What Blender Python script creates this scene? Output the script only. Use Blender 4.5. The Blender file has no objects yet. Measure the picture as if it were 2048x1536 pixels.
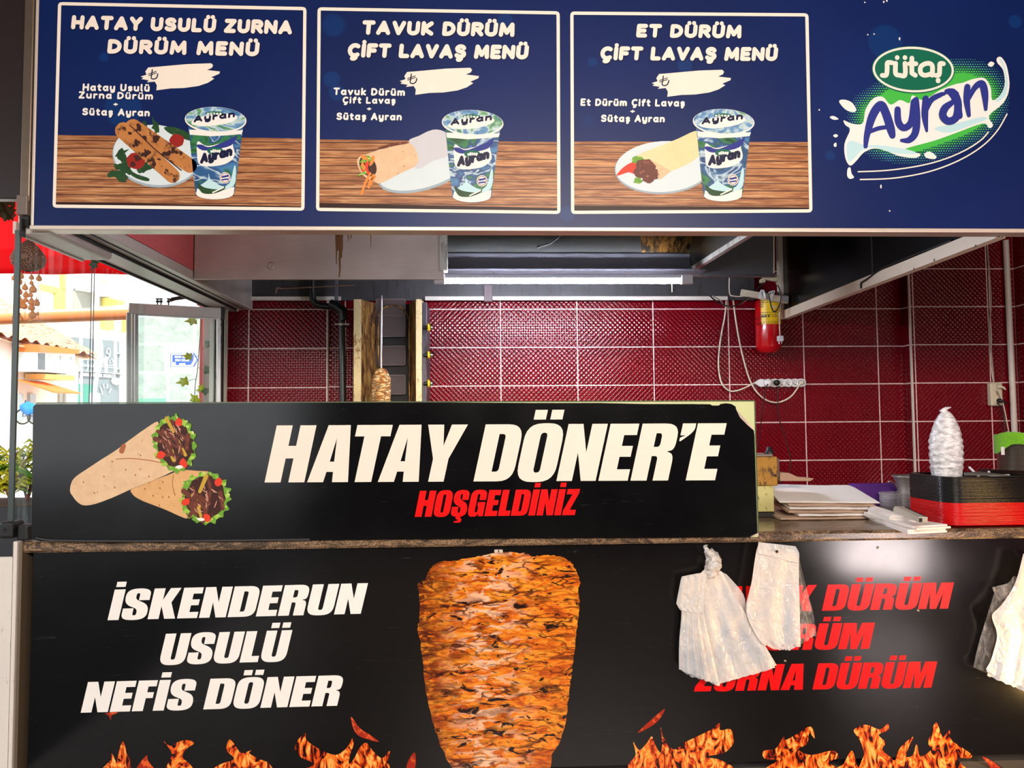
import bpy, bmesh, math, random
from math import sin, cos, pi, radians as rad
from mathutils import Vector as V, Matrix, noise as mnoise
from mathutils.geometry import tessellate_polygon
SC = bpy.context.scene
COL = SC.collection

# ------------------------------------------------------------------ camera, sky, lights, exposure
F = 1540.0
CAM = V((0, -3.3, 1.5))
YAW, PITCH, ROLL = rad(2.525), rad(2.958), rad(-.448)
_f = V((sin(YAW)*cos(PITCH), cos(YAW)*cos(PITCH), sin(PITCH)))
_r = V((cos(YAW), -sin(YAW), 0)); _u = _r.cross(_f)
CR = _r*cos(ROLL) + _u*sin(ROLL); CU = _u*cos(ROLL) - _r*sin(ROLL); CF = _f
cd = bpy.data.cameras.new('camera'); cam = bpy.data.objects.new('camera', cd); COL.objects.link(cam)
cd.sensor_width = 36; cd.lens = 36*F/2048; cd.clip_end = 300; cd.clip_start = .05
m = Matrix.Identity(4)
for i in range(3):
    m[i][0], m[i][1], m[i][2], m[i][3] = CR[i], CU[i], -CF[i], CAM[i]
cam.matrix_world = m
SC.camera = cam

W = bpy.data.worlds.new('world'); SC.world = W; W.use_nodes = True
bg = W.node_tree.nodes['Background']
bg.inputs['Color'].default_value = (.93, .97, 1, 1); bg.inputs['Strength'].default_value = 2.2

def lamp(name, kind, loc, energy, color, size=None, target=None, sy=None, spread=None):
    l = bpy.data.lights.new(name, kind); o = bpy.data.objects.new(name, l); COL.objects.link(o)
    o.location = loc; l.energy = energy; l.color = color
    if kind == 'AREA':
        l.size = size
        if sy: l.shape = 'RECTANGLE'; l.size_y = sy
        if spread: l.spread = spread
    elif kind == 'SUN': l.angle = size
    else: l.shadow_soft_size = size
    if target is not None:
        o.rotation_euler = (V(target)-V(loc)).to_track_quat('-Z', 'Y').to_euler()
    return o
lamp('sun', 'SUN', (0, 0, 20), 5.0, (1, .96, .9), rad(.6), (-12, 16, 0))
lamp('passage_ceiling_lamp', 'AREA', (.9, -5.3, 3.4), 490, (1, .88, .77), 3.0, (.4, 0, 1.4), 1.2)
lamp('low_glare_lamp', 'AREA', (3.31, -3.0, .43), 24, (1, .86, .84), .62, (1.6, 0, .9), .36)  # unseen low light, added for the glare on the poster
lamp('warm_display_lamp', 'AREA', (2.78, -.38, .3), 7, (1, .62, .22), .25, (2.2, 0, .5), .25, rad(90))
SC.view_settings.view_transform = 'Standard'; SC.view_settings.look = 'None'
SC.view_settings.exposure = 0.0; SC.view_settings.gamma = 1.0; SC.view_settings.use_curve_mapping = False
SC.cycles.max_bounces = 8; SC.cycles.transparent_max_bounces = 24; SC.cycles.transmission_bounces = 8
SC.cycles.use_denoising = True; SC.cycles.sample_clamp_indirect = 6

# ------------------------------------------------------------------ photo measurement: a ray through a pixel, cut with a real plane
def ray(px, py): return CR*((px-1024)/F) - CU*((py-768)/F) + CF
def P(px, py, y=0.0):
    d = ray(px, py); t = (y-CAM.y)/d.y; return CAM + d*t
def PX(px, py, x):
    d = ray(px, py); t = (x-CAM.x)/d.x; return CAM + d*t
def PZ(px, py, z):
    d = ray(px, py); t = (z-CAM.z)/d.z; return CAM + d*t
def mpp(y): return (y-CAM.y)/F      # metres per pixel at depth y

# ------------------------------------------------------------------ materials
def lin(c):
    o = []
    for x in c[:3]:
        x = x/255; o.append(x/12.92 if x <= .04045 else ((x+.055)/1.055)**2.4)
    return tuple(o)+(1,)
class N:
    def __init__(s, name, rough=.5, metal=0.0, spec=.5, **kw):
        s.mat = bpy.data.materials.new(name); s.mat.use_nodes = True; s.nt = s.mat.node_tree
        s.b = s.nt.nodes['Principled BSDF']; s.out = s.nt.nodes['Material Output']
        s.set('Roughness', rough); s.set('Metallic', metal); s.set('Specular IOR Level', spec)
        for k, v in kw.items(): s.set(k.replace('_', ' '), v)
    def put(s, sock, v):
        if isinstance(v, bpy.types.NodeSocket): s.nt.links.new(v, sock)
        else:
            if isinstance(v, (tuple, list)) and hasattr(sock.default_value, '__len__') and len(sock.default_value) == 4 and len(v) == 3: v = tuple(v)+(1,)
            sock.default_value = v
    def set(s, k, v): s.put(s.b.inputs[k], v); return s
    def new(s, t, ins=None, **attr):
        n = s.nt.nodes.new('ShaderNode'+t)
        for k, v in attr.items(): setattr(n, k, v)
        for k, v in (ins or {}).items(): s.put(n.inputs[k], v)
        return n
    def co(s, scale=(1, 1, 1), loc=(0, 0, 0), rot=(0, 0, 0)):
        t = s.new('TexCoord'); return s.new('Mapping', {'Vector': t.outputs['Object'], 'Scale': scale, 'Location': loc, 'Rotation': rot}).outputs[0]
    def xyz(s, v=None): return s.new('SeparateXYZ', {0: v if v is not None else s.co()}).outputs
    def noise(s, v, scale=5, detail=3, rough=.5, dist=0): return s.new('TexNoise', {'Vector': v, 'Scale': scale, 'Detail': detail, 'Roughness': rough, 'Distortion': dist}).outputs['Fac']
    def voro(s, v, scale=5, feature='F1', out='Distance'): return s.new('TexVoronoi', {'Vector': v, 'Scale': scale}, feature=feature).outputs[out]
    def m(s, op, a, b=0.0, c=0.0, clamp=False):
        n = s.new('Math', operation=op, use_clamp=clamp); s.put(n.inputs[0], a); s.put(n.inputs[1], b); s.put(n.inputs[2], c); return n.outputs[0]
    def ramp(s, f, stops, interp='LINEAR'):
        n = s.new('ValToRGB', {'Fac': f}); e = n.color_ramp; e.interpolation = interp
        while len(e.elements) < len(stops): e.elements.new(.5)
        for el, (p, c) in zip(e.elements, stops):
            el.position = p; el.color = lin(c) if isinstance(c, tuple) else (c, c, c, 1)
        return n.outputs['Color']
    def mix(s, f, a, b, blend='MIX'):
        n = s.new('Mix', data_type='RGBA', blend_type=blend)
        s.put(n.inputs[0], f); s.put(n.inputs[6], a); s.put(n.inputs[7], b); return n.outputs[2]
    def bump(s, h, strength=.4, dist=.01): s.set('Normal', s.new('Bump', {'Height': h, 'Strength': strength, 'Distance': dist}).outputs[0]); return s
_mc = {}
def mat(name, col, rough=.5, metal=0.0, var=.07, scale=25, bump=0.0, bscale=80, spec=.5, **kw):
    """plain paint / plastic / metal with a slight procedural unevenness"""
    if name in _mc: return _mc[name]
    n = N(name, rough, metal, spec, **kw); c = lin(col)
    v = n.noise(n.co(), scale, 4)
    n.set('Base Color', n.mix(v, tuple(x*(1-var) for x in c[:3]), tuple(min(1, x*(1+var)) for x in c[:3])))
    if bump: n.bump(n.noise(n.co(), bscale, 3), bump, .004)
    _mc[name] = n.mat
    return n.mat
def emat(name, col, strength):
    n = N(name); n.set('Base Color', lin(col)); n.set('Emission Color', lin(col)); n.set('Emission Strength', strength); return n.mat

# ------------------------------------------------------------------ mesh builder
def fillet(pts, n=5):
    """2-D contour; points (x, y) or (x, y, r) get a rounded corner"""
    out = []; k = len(pts)
    for i, p in enumerate(pts):
        if len(p) == 2 or p[2] <= 0: out.append((p[0], p[1])); continue
        a, b, c = V(pts[i-1][:2]), V(p[:2]), V(pts[(i+1) % k][:2])
        r1 = min(p[2], (a-b).length*.5); r2 = min(p[2], (c-b).length*.5)
        s, e = b+(a-b).normalized()*r1, b+(c-b).normalized()*r2
        for j in range(n+1):
            t = j/n; q = s*(1-t)**2*.85 + b*(2*t*(1-t)) + e*t*t
            w = (1-t)**2*.85+2*t*(1-t)+t*t
            q = q/w; out.append((q.x, q.y))
    return out
def cr(pts, n=6, closed=False):
    """Catmull-Rom through points (tuples of any size)"""
    k = len(pts); out = []
    for i in range(k if closed else k-1):
        g = (lambda j: pts[j % k]) if closed else (lambda j: pts[max(0, min(k-1, j))])
        p0, p1, p2, p3 = (V(g(i+d)) for d in (-1, 0, 1, 2))
        for j in range(n):
            t = j/n
            out.append(tuple(.5*((2*p1)+(p2-p0)*t+(2*p0-5*p1+4*p2-p3)*t*t+(3*p1-p0-3*p2+p3)*t**3)))
    if not closed: out.append(tuple(pts[-1]))
    return out
def ell(cx, cy, rx, ry, n=28, rot=0, a0=0, a1=2*pi):
    o = []
    for i in range(n):
        a = a0+(a1-a0)*i/(n if abs(a1-a0-2*pi) < 1e-6 else n-1); x, y = rx*cos(a), ry*sin(a)
        o.append((cx+x*cos(rot)-y*sin(rot), cy+x*sin(rot)+y*cos(rot)))
    return o
class MB:
    def __init__(s): s.v = []; s.f = []; s.mi = []; s.sm = []
    def add(s, vs, fs, mi=0, smooth=False):
        o = len(s.v); s.v += [tuple(x) for x in vs]
        for f in fs: s.f.append(tuple(i+o for i in f)); s.mi.append(mi); s.sm.append(smooth)
        return s
    def quad(s, a, b, c, d, mi=0): return s.add([a, b, c, d], [(0, 1, 2, 3)], mi)
    def box(s, x0, x1, y0, y1, z0, z1, mi=0, R=None, c=None):
        vs = [V((x, y, z)) for z in (z0, z1) for y in (y0, y1) for x in (x0, x1)]
        if R is not None:
            c = V(c) if c is not None else V(((x0+x1)/2, (y0+y1)/2, (z0+z1)/2)); vs = [R@(v-c)+c for v in vs]
        return s.add(vs, [(0, 2, 3, 1), (4, 5, 7, 6), (0, 1, 5, 4), (2, 6, 7, 3), (0, 4, 6, 2), (1, 3, 7, 5)], mi)
    def bbox(s, x0, x1, y0, y1, z0, z1, r=.004, mi=0, seg=2, R=None, c=None):
        """box with bevelled edges"""
        bm = bmesh.new(); bmesh.ops.create_cube(bm, size=1)
        for v in bm.verts: v.co = V(((x0+x1)/2+v.co.x*(x1-x0), (y0+y1)/2+v.co.y*(y1-y0), (z0+z1)/2+v.co.z*(z1-z0)))
        bmesh.ops.bevel(bm, geom=bm.edges[:], offset=r, segments=seg, affect='EDGES', profile=.5)
        return s.bm(bm, mi, R, c if c is not None else ((x0+x1)/2, (y0+y1)/2, (z0+z1)/2))
    def bm(s, bm, mi=0, R=None, c=(0, 0, 0), smooth=False):
        bm.verts.index_update(); c = V(c)
        vs = [v.co.copy() for v in bm.verts]
        if R is not None: vs = [R@(v-c)+c for v in vs]
        s.add(vs, [[v.index for v in f.verts] for f in bm.faces], mi, smooth); bm.free(); return s
    def poly(s, pts, mi=0, holes=(), fn=None):
        """flat (possibly concave, holed) face; pts 2-D mapped by fn or already 3-D"""
        loops = [list(pts)]+[list(h) for h in holes]
        flat = [[V((p[0], p[1], 0)) if fn else V(p) for p in l] for l in loops]
        tris = tessellate_polygon(flat); vs = [fn(p[0], p[1]) if fn else V(p) for l in loops for p in l]
        return s.add(vs, [tuple(t) for t in tris], mi)
    def prism(s, pts, y0, y1, fn, mi=0, side=None):
        """outline (2-D, mapped by fn(x, y, depth)) with real thickness between depth y0 and y1"""
        fl = [V((p[0], p[1], 0)) for p in pts]; tris = tessellate_polygon([fl]); k = len(pts)
        vs = [fn(p[0], p[1], y0) for p in pts]+[fn(p[0], p[1], y1) for p in pts]
        s.add(vs, [tuple(t) for t in tris]+[tuple(i+k for i in t) for t in tris], mi)
        return s.add(vs, [(i, (i+1) % k, (i+1) % k+k, i+k) for i in range(k)], mi if side is None else side)
    def tube(s, path, r, n=10, mi=0, cap=True, smooth=True):
        path = [V(p) for p in path]; k = len(path); rs = r if isinstance(r, (list, tuple)) else [r]*k
        vs = []; up = None
        for i, p in enumerate(path):
            t = (path[min(i+1, k-1)]-path[max(i-1, 0)]).normalized()
            if up is None: up = t.orthogonal().normalized()
            up = (up-t*up.dot(t)); up = up.normalized() if up.length > 1e-6 else t.orthogonal().normalized()
            b = t.cross(up)
            for j in range(n):
                a = 2*pi*j/n; vs.append(p+(up*cos(a)+b*sin(a))*rs[i])
        fs = [(i*n+j, i*n+(j+1) % n, (i+1)*n+(j+1) % n, (i+1)*n+j) for i in range(k-1) for j in range(n)]
        s.add(vs, fs, mi, smooth)
        if cap: s.add(vs[:n], [tuple(range(n))[::-1]], mi); s.add(vs[-n:], [tuple(range(n))], mi)
        return s
    def lathe(s, prof, c=(0, 0, 0), n=32, mi=0, axis='Z', smooth=True, cap=False):
        c = V(c); vs = []
        for r, z in prof:
            for j in range(n):
                a = 2*pi*j/n
                p = {'Z': (r*cos(a), r*sin(a), z), 'X': (z, r*cos(a), r*sin(a)), 'Y': (r*sin(a), z, r*cos(a))}[axis]; vs.append(c+V(p))
        k = len(prof)
        s.add(vs, [(i*n+j, i*n+(j+1) % n, (i+1)*n+(j+1) % n, (i+1)*n+j) for i in range(k-1) for j in range(n)], mi, smooth)
        if cap: s.add(vs[:n], [tuple(range(n))[::-1]], mi); s.add(vs[-n:], [tuple(range(n))], mi)
        return s
    def grid(s, fn, nu, nv, mi=0, smooth=True, wrap=False):
        vs = [fn(i/nu, j/nv) for j in range(nv+1) for i in range(nu+(0 if wrap else 1))]
        w = nu if wrap else nu+1
        return s.add(vs, [(j*w+i, j*w+(i+1) % w, (j+1)*w+(i+1) % w, (j+1)*w+i) for j in range(nv) for i in range(nu)], mi, smooth)
    def build(s, name, mats, parent=None):
        off = V((0, 0, 0)); q = parent
        while q is not None: off += q.location; q = q.parent
        me = bpy.data.meshes.new(name); me.from_pydata([V(v)-off for v in s.v], [], s.f)
        for x in (mats if isinstance(mats, (list, tuple)) else [mats]): me.materials.append(x)
        me.polygons.foreach_set('material_index', s.mi); me.polygons.foreach_set('use_smooth', s.sm); me.update()
        o = bpy.data.objects.new(name, me); COL.objects.link(o); o.parent = parent
        return o
def tag(o, label, cat, group=None, kind=None):
    o['label'] = label; o['category'] = cat
    if group: o['group'] = group
    if kind: o['kind'] = kind
    return o
def thing(name, label, cat, loc, group=None, kind=None):
    o = bpy.data.objects.new(name, None); COL.objects.link(o); o.location = loc; o.empty_display_size = .05
    return tag(o, label, cat, group, kind)
def struct(o, label=None, cat=None):
    o['kind'] = 'structure'
    if label: o['label'] = label; o['category'] = cat
    return o
def copy_tree(o, parent=None, delta=None):
    c = o.copy(); COL.objects.link(c); c.parent = parent
    if delta is not None: c.location = o.location+V(delta)
    for ch in o.children: copy_tree(ch, c)
    return c
def fbm(p, s=1.0, o=3): return mnoise.fractal(V(p)*s, 1.0, 2.0, o)
# ------------------------------------------------------------------ lettering: a heavy condensed face (outlines) and a soft rounded face (strokes)
def rr(x0, y0, x1, y1, tl=0, tr=0, br=0, bl=0): return [(x0, y0, bl), (x1, y0, br), (x1, y1, tr), (x0, y1, tl)]
def bxx(x0, y0, x1, y1): return [(x0, y0), (x1, y0), (x1, y1), (x0, y1)]
_Oo = rr(0, -.015, .7, 1.015, .3, .3, .3, .3); _Oi = rr(.29, .15, .41, .85, .07, .07, .07, .07)
_U = [(0, 1), (0, -.015, .3), (.7, -.015, .3), (.7, 1), (.41, 1), (.41, .16, .07), (.29, .16, .07), (.29, 1)]
_S = [(.65, .63), (.65, 1.015, .32), (0, 1.015, .34), (0, .52, .22), (.38, .34, .1), (.38, .14, .06), (.28, .14, .06), (.28, .37), (0, .37), (0, -.015, .32), (.67, -.015, .34), (.67, .47, .22), (.28, .66, .1), (.28, .86, .06), (.37, .86, .06), (.37, .63)]
_ced = [(.24, -.015), (.46, -.015), (.44, -.07), (.52, -.1, .05), (.5, -.24, .08), (.2, -.24, .03), (.2, -.18), (.34, -.17, .02), (.34, -.12, .02), (.26, -.1)]
_dots = [bxx(.1, 1.08, .32, 1.25), bxx(.4, 1.08, .62, 1.25)]
# glyph: (advance width, [(outer, holes)...])
HEAVY = {
 'H': (.72, [([(0, 0), (0, 1), (.29, 1), (.29, .64), (.43, .64), (.43, 1), (.72, 1), (.72, 0), (.43, 0), (.43, .42), (.29, .42), (.29, 0)], [])]),
 'A': (.74, [([(0, 0), (.17, 1), (.57, 1), (.74, 0), (.45, 0), (.43, .18), (.31, .18), (.29, 0)], [[(.33, .36), (.37, .78), (.41, .36)]])]),
 'T': (.64, [([(0, 1), (.64, 1), (.64, .8), (.47, .8), (.47, 0), (.17, 0), (.17, .8), (0, .8)], [])]),
 'Y': (.72, [([(0, 1), (.29, 1), (.36, .63), (.43, 1), (.72, 1), (.5, .4), (.5, 0), (.22, 0), (.22, .4)], [])]),
 'D': (.7, [(rr(0, 0, .7, 1, 0, .28, .28, 0), [rr(.29, .17, .41, .83, 0, .07, .07, 0)])]),
 'O': (.7, [(_Oo, [_Oi])]),
 'N': (.71, [([(0, 0), (0, 1), (.27, 1), (.43, .5), (.43, 1), (.71, 1), (.71, 0), (.44, 0), (.28, .5), (.28, 0)], [])]),
 'E': (.53, [([(0, 0), (0, 1), (.52, 1), (.52, .8), (.29, .8), (.29, .61), (.49, .61), (.49, .42), (.29, .42), (.29, .2), (.53, .2), (.53, 0)], [])]),
 'F': (.5, [([(0, 0), (0, 1), (.5, 1), (.5, .8), (.29, .8), (.29, .61), (.47, .61), (.47, .42), (.29, .42), (.29, 0)], [])]),
 'R': (.69, [([(0, 0), (0, 1), (.68, 1, .26), (.68, .54, .16), (.54, .51, .03), (.68, .46, .16), (.68, 0), (.4, 0), (.4, .43, .07), (.29, .43), (.29, 0)], [rr(.29, .59, .4, .83, 0, .07, .07, 0)])]),
 'L': (.5, [([(0, 0), (0, 1), (.29, 1), (.29, .2), (.5, .2), (.5, 0)], [])]),
 'Z': (.56, [([(0, 0), (0, .17), (.27, .8), (.02, .8), (.02, 1), (.55, 1), (.55, .84), (.28, .2), (.55, .2), (.55, 0)], [])]),
 'I': (.29, [(bxx(0, 0, .29, 1), [])]),
 'İ': (.29, [(bxx(0, 0, .29, 1), []), (bxx(.02, 1.08, .27, 1.25), [])]),
 'K': (.73, [([(0, 0), (0, 1), (.29, 1), (.29, .62), (.43, 1), (.71, 1), (.53, .53), (.73, 0), (.44, 0), (.29, .42), (.29, 0)], [])]),
 'M': (.94, [([(0, 0), (0, 1), (.39, 1), (.47, .5), (.55, 1), (.94, 1), (.94, 0), (.68, 0), (.68, .66), (.57, 0), (.37, 0), (.26, .66), (.26, 0)], [])]),
 'V': (.72, [([(0, 1), (.28, 1), (.36, .38), (.44, 1), (.72, 1), (.53, 0), (.19, 0)], [])]),
 'U': (.7, [(_U, [])]), 'S': (.67, [(_S, [])]), 'Ş': (.67, [(_S, []), (_ced, [])]),
 'G': (.69, [([(.68, .62), (.68, 1.015, .3), (0, 1.015, .3), (0, -.015, .3), (.38, -.015, .1), (.46, .1), (.48, 0), (.68, 0), (.68, .54), (.36, .54), (.36, .38), (.4, .38), (.4, .15, .06), (.29, .15, .06), (.29, .85, .06), (.4, .85, .06), (.4, .62)], [])]),
 'C': (.68, [([(.68, .6), (.68, 1.015, .3), (0, 1.015, .3), (0, -.015, .3), (.68, -.015, .3), (.68, .42), (.4, .42), (.4, .15, .06), (.29, .15, .06), (.29, .85, .06), (.4, .85, .06), (.4, .6)], [])]),
 "'": (.26, [([(.02, 1), (.26, 1), (.26, .86, .16), (.02, .67, .05), (.02, .75), (.12, .79), (.02, .79)], [])]),
 ' ': (.22, []),
}
HEAVY['Ö'] = (.7, HEAVY['O'][1]+[(d, []) for d in _dots]); HEAVY['Ü'] = (.7, HEAVY['U'][1]+[(d, []) for d in _dots])
def line_map(pl, pr, w, cap, slant, fn):
    ex, ey = (pr[0]-pl[0]), (pr[1]-pl[1]); L = math.hypot(ex, ey); ux, uy = ex/L, ey/L; sx = L/w
    def g(u, v): return fn(pl[0]+ux*u*sx+uy*0+slant*v*cap*ux-0*v, pl[1]+uy*u*sx-v*cap+slant*v*cap*uy)
    return g
KERN = {'AT': .1, 'TA': .1, 'AY': .1, 'AV': .1, 'VU': .02, 'ET': .02, "R'": .03, "'E": .02}
def heavy(mb, s, pl, pr, cap, fn, mi=0, slant=.21, gap=.055, grow=0):
    w = sum(HEAVY[c][0]+gap for c in s)-gap-sum(KERN.get(s[i:i+2], 0) for i in range(len(s))); g = line_map(pl, pr, w, cap, slant, fn); x = 0
    for i, c in enumerate(s):
        a, pieces = HEAVY[c]
        for outer, holes in pieces:
            mb.poly(fillet(outer, 6), mi, [fillet(h, 5) for h in holes], lambda u, v, x=x: g(u+x, v))
        x += a+gap-KERN.get(s[i:i+2], 0)
def _arc(cx, cy, rx, ry, a0, a1, n=10): return [(cx+rx*cos(rad(a0+(a1-a0)*i/n)), cy+ry*sin(rad(a0+(a1-a0)*i/n))) for i in range(n+1)]
_x = .66   # x-height
_a = [_arc(.27, .33, .27, .33, 60, 360, 16)[:-1]+[(.54, .33)], [(.54, .66), (.54, .12), (.6, 0)]]
_u = [[(0, _x), (0, .24)]+_arc(.26, .24, .26, .24, 180, 360)[1:]+[(.52, _x)], [(.52, .3), (.52, 0)]]
_s = [[(.43, .56)]+_arc(.24, .5, .2, .16, 50, 250, 8)+_arc(.24, .17, .21, .17, 80, -140, 8)]
_t = [[(.14, .92), (.14, .2)]+_arc(.3, .2, .16, .2, 180, 290, 6), [(0, _x), (.36, _x)]]
_c = [_arc(.4, .5, .4, .5, 55, 305, 18)]
_S2 = [[(.58, .84)]+_arc(.32, .76, .28, .24, 40, 255, 9)+_arc(.31, .25, .31, .25, 80, -150, 10)]
SOFT = {
 'H': (.66, [[(0, 0), (0, 1)], [(.66, 0), (.66, 1)], [(0, .5), (.66, .5)]]),
 'A': (.74, [[(0, 0), (.37, 1), (.74, 0)], [(.16, .3), (.58, .3)]]),
 'T': (.66, [[(0, 1), (.66, 1)], [(.33, 1), (.33, 0)]]),
 'Y': (.68, [[(0, 1), (.34, .48), (.68, 1)], [(.34, .48), (.34, 0)]]),
 'U': (.64, [[(0, 1), (0, .32)]+_arc(.32, .32, .32, .32, 180, 360)[1:-1]+[(.64, .32), (.64, 1)]]),
 'S': (.62, _S2), 'C': (.66, _c), 'L': (.5, [[(0, 1), (0, 0), (.5, 0)]]),
 'Z': (.6, [[(0, 1), (.6, 1), (0, 0), (.6, 0)]]),
 'R': (.6, [[(0, 0), (0, 1), (.3, 1)]+_arc(.33, .74, .27, .26, 90, -90, 10)+[(0, .48)], [(.28, .48), (.62, 0)]]),
 'N': (.68, [[(0, 0), (0, 1), (.68, 0), (.68, 1)]]),
 'D': (.66, [[(.2, 0), (0, 0), (0, 1), (.2, 1)]+_arc(.2, .5, .46, .5, 90, -90, 14)]),
 'M': (.86, [[(0, 0), (.06, 1), (.43, .2), (.8, 1), (.86, 0)]]),
 'E': (.5, [[(.52, 1), (0, 1), (0, 0), (.52, 0)], [(0, .51), (.44, .51)]]),
 'F': (.5, [[(.52, 1), (0, 1), (0, 0)], [(0, .5), (.44, .5)]]),
 'V': (.7, [[(0, 1), (.35, 0), (.7, 1)]]), 'K': (.62, [[(0, 0), (0, 1)], [(.58, 1), (.02, .48), (.62, 0)]]),
 'İ': (.0, [[(0, 0), (0, 1)], [(0, 1.32), (0, 1.33)]]),
 'a': (.58, _a), 'u': (.54, _u), 's': (.44, _s), 't': (.36, _t),
 'y': (.52, [[(0, _x), (0, .28)]+_arc(.26, .28, .26, .24, 180, 360)[1:]+[(.52, _x)], [(.52, .3), (.52, -.06)]+_arc(.28, -.06, .24, .24, 0, -140, 8)]),
 'l': (.1, [[(0, 1.02), (0, .12), (.1, 0)]]),
 'r': (.34, [[(0, 0), (0, _x)], [(0, .4)]+_arc(.26, .4, .26, .26, 160, 70, 6)]),
 'n': (.52, [[(0, 0), (0, _x)], [(0, .38)]+_arc(.26, .38, .26, .28, 180, 0, 10)+[(.52, 0)]]),
 'm': (.86, [[(0, 0), (0, _x)], [(0, .4)]+_arc(.215, .4, .215, .26, 180, 0, 10)+[(.43, 0)], [(.43, .4)]+_arc(.645, .4, .215, .26, 180, 0, 10)+[(.86, 0)]]),
 'v': (.52, [[(0, _x), (.26, 0), (.52, _x)]]), 'k': (.48, [[(0, 0), (0, 1.02)], [(.46, _x), (.02, .3), (.48, 0)]]),
 'i': (0, [[(0, 0), (0, _x)], [(0, .98), (0, .99)]]),
 'f': (.34, [[(.12, 0), (.12, .75)]+_arc(.32, .78, .2, .22, 180, 70, 7), [(0, _x), (.34, _x)]]),
 '+': (.5, [[(0, .4), (.5, .4)], [(.25, .15), (.25, .65)]]), ' ': (.12, []),
}
def _sub(base, kind, w, h):
    d = SOFT[base][1]
    if kind == 'd': d = d+[[(w*.22, h), (w*.22, h+.01)], [(w*.78, h), (w*.78, h+.01)]]
    else: d = d+[[(w*.5, 0), (w*.5, -.12), (w*.66, -.2), (w*.5, -.31), (w*.3, -.3)]]
    return (SOFT[base][0], d)
SOFT['Ü'] = _sub('U', 'd', .64, 1.33); SOFT['ü'] = _sub('u', 'd', .52, 1.0)
SOFT['Ş'] = _sub('S', 'c', .62, 0); SOFT['ş'] = _sub('s', 'c', .46, 0); SOFT['Ç'] = _sub('C', 'c', .76, 0)
_EPS = 6e-6   # successive strokes of one letter lie a few microns apart, so that no two faces coincide
def stroke(mb, pts, r, fn, mi=0, nd=10, k0=0):
    k = k0
    for i, p in enumerate(pts):
        ri = r[i] if isinstance(r, list) else r
        k += 1; mb.poly(ell(p[0], p[1], ri, ri, nd), mi, fn=lambda x, y, k=k: fn(x, y, k*_EPS))
        if i:
            q = pts[i-1]; rq = r[i-1] if isinstance(r, list) else r
            dx, dy = p[0]-q[0], p[1]-q[1]; L = math.hypot(dx, dy)
            if L < 1e-6: continue
            nx, ny = -dy/L, dx/L; k += 1; e = k*_EPS
            mb.add([fn(q[0]+nx*rq, q[1]+ny*rq, e), fn(p[0]+nx*ri, p[1]+ny*ri, e), fn(p[0]-nx*ri, p[1]-ny*ri, e), fn(q[0]-nx*rq, q[1]-ny*rq, e)], [(0, 1, 2, 3)], mi)
    return k
def soft(mb, s, pl, pr, cap, fn, mi=0, slant=.08, t=.26, gap=.17):
    """rounded strokes; t = stroke weight as a share of the cap height"""
    w = sum(SOFT[c][0]+t+gap for c in s)-gap
    ex, ey = pr[0]-pl[0], pr[1]-pl[1]; L = math.hypot(ex, ey); ux, uy = ex/L, ey/L; sx = L/(w*cap); x = t/2; k = 1-t
    for c in s:
        a, st = SOFT[c]; k0 = 0
        for poly in st:
            pts = []
            for u, v in poly:
                vv = (t/2+v*k)*cap; uu = (x+u)*cap*sx+slant*vv
                pts.append((pl[0]+ux*uu, pl[1]+uy*uu-vv))
            k0 = stroke(mb, pts, t/2*cap, fn, mi, k0=k0)
        x += a+t+gap
# ------------------------------------------------------------------ setting
ZT = 1.03      # worktop height
def tile_mat(name, x0, z0, axis=0, wt=.595, ht=.297):
    n = N(name, .16, 0, .42); X = n.xyz(); x = X[axis]; z = X[2]
    fx = n.m('ABSOLUTE', n.m('SUBTRACT', n.m('FRACT', n.m('DIVIDE', n.m('SUBTRACT', x, x0-.5*wt), wt)), .5))
    fz = n.m('ABSOLUTE', n.m('SUBTRACT', n.m('FRACT', n.m('DIVIDE', n.m('SUBTRACT', z, z0-.5*ht), ht)), .5))
    wob = n.m('MULTIPLY', n.m('SUBTRACT', n.noise(n.co(), 30, 2), .5), .003)
    dx = n.m('ADD', n.m('MULTIPLY', fx, wt), wob); dz = n.m('ADD', n.m('MULTIPLY', fz, ht), wob)
    g = n.m('LESS_THAN', n.m('MINIMUM', dx, dz), .0042)
    h = n.m('MULTIPLY', n.m('COSINE', n.m('MULTIPLY', x, pi/.0186)), n.m('COSINE', n.m('MULTIPLY', z, pi/.019)))
    h = n.m('POWER', n.m('ADD', n.m('MULTIPLY', h, .5), .5), 1.5)
    h = n.m('MULTIPLY', h, n.m('SUBTRACT', 1.0, g))
    base = n.mix(n.noise(n.co(), 3, 3), lin((98, 1, 15)), lin((124, 4, 20)))
    n.set('Base Color', n.mix(g, base, lin((236, 205, 200)))); n.set('Roughness', n.m('ADD', .09, n.m('MULTIPLY', g, .5)))
    n.bump(h, .5, .005)
    return n.mat
T_MAIN = tile_mat('red_tiles', .176, 1.792); T_LEFT = tile_mat('red_tiles_left', -1.728, 1.785)
T_PIL = tile_mat('red_tiles_pillar', 3.38, 1.79); T_SIDE = tile_mat('red_tiles_side', 2.5, 1.79, 1)
WHITE_TRIM = mat('white_trim', (226, 214, 204), .4); DARK = mat('dark_paint', (34, 30, 31), .6)

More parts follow.
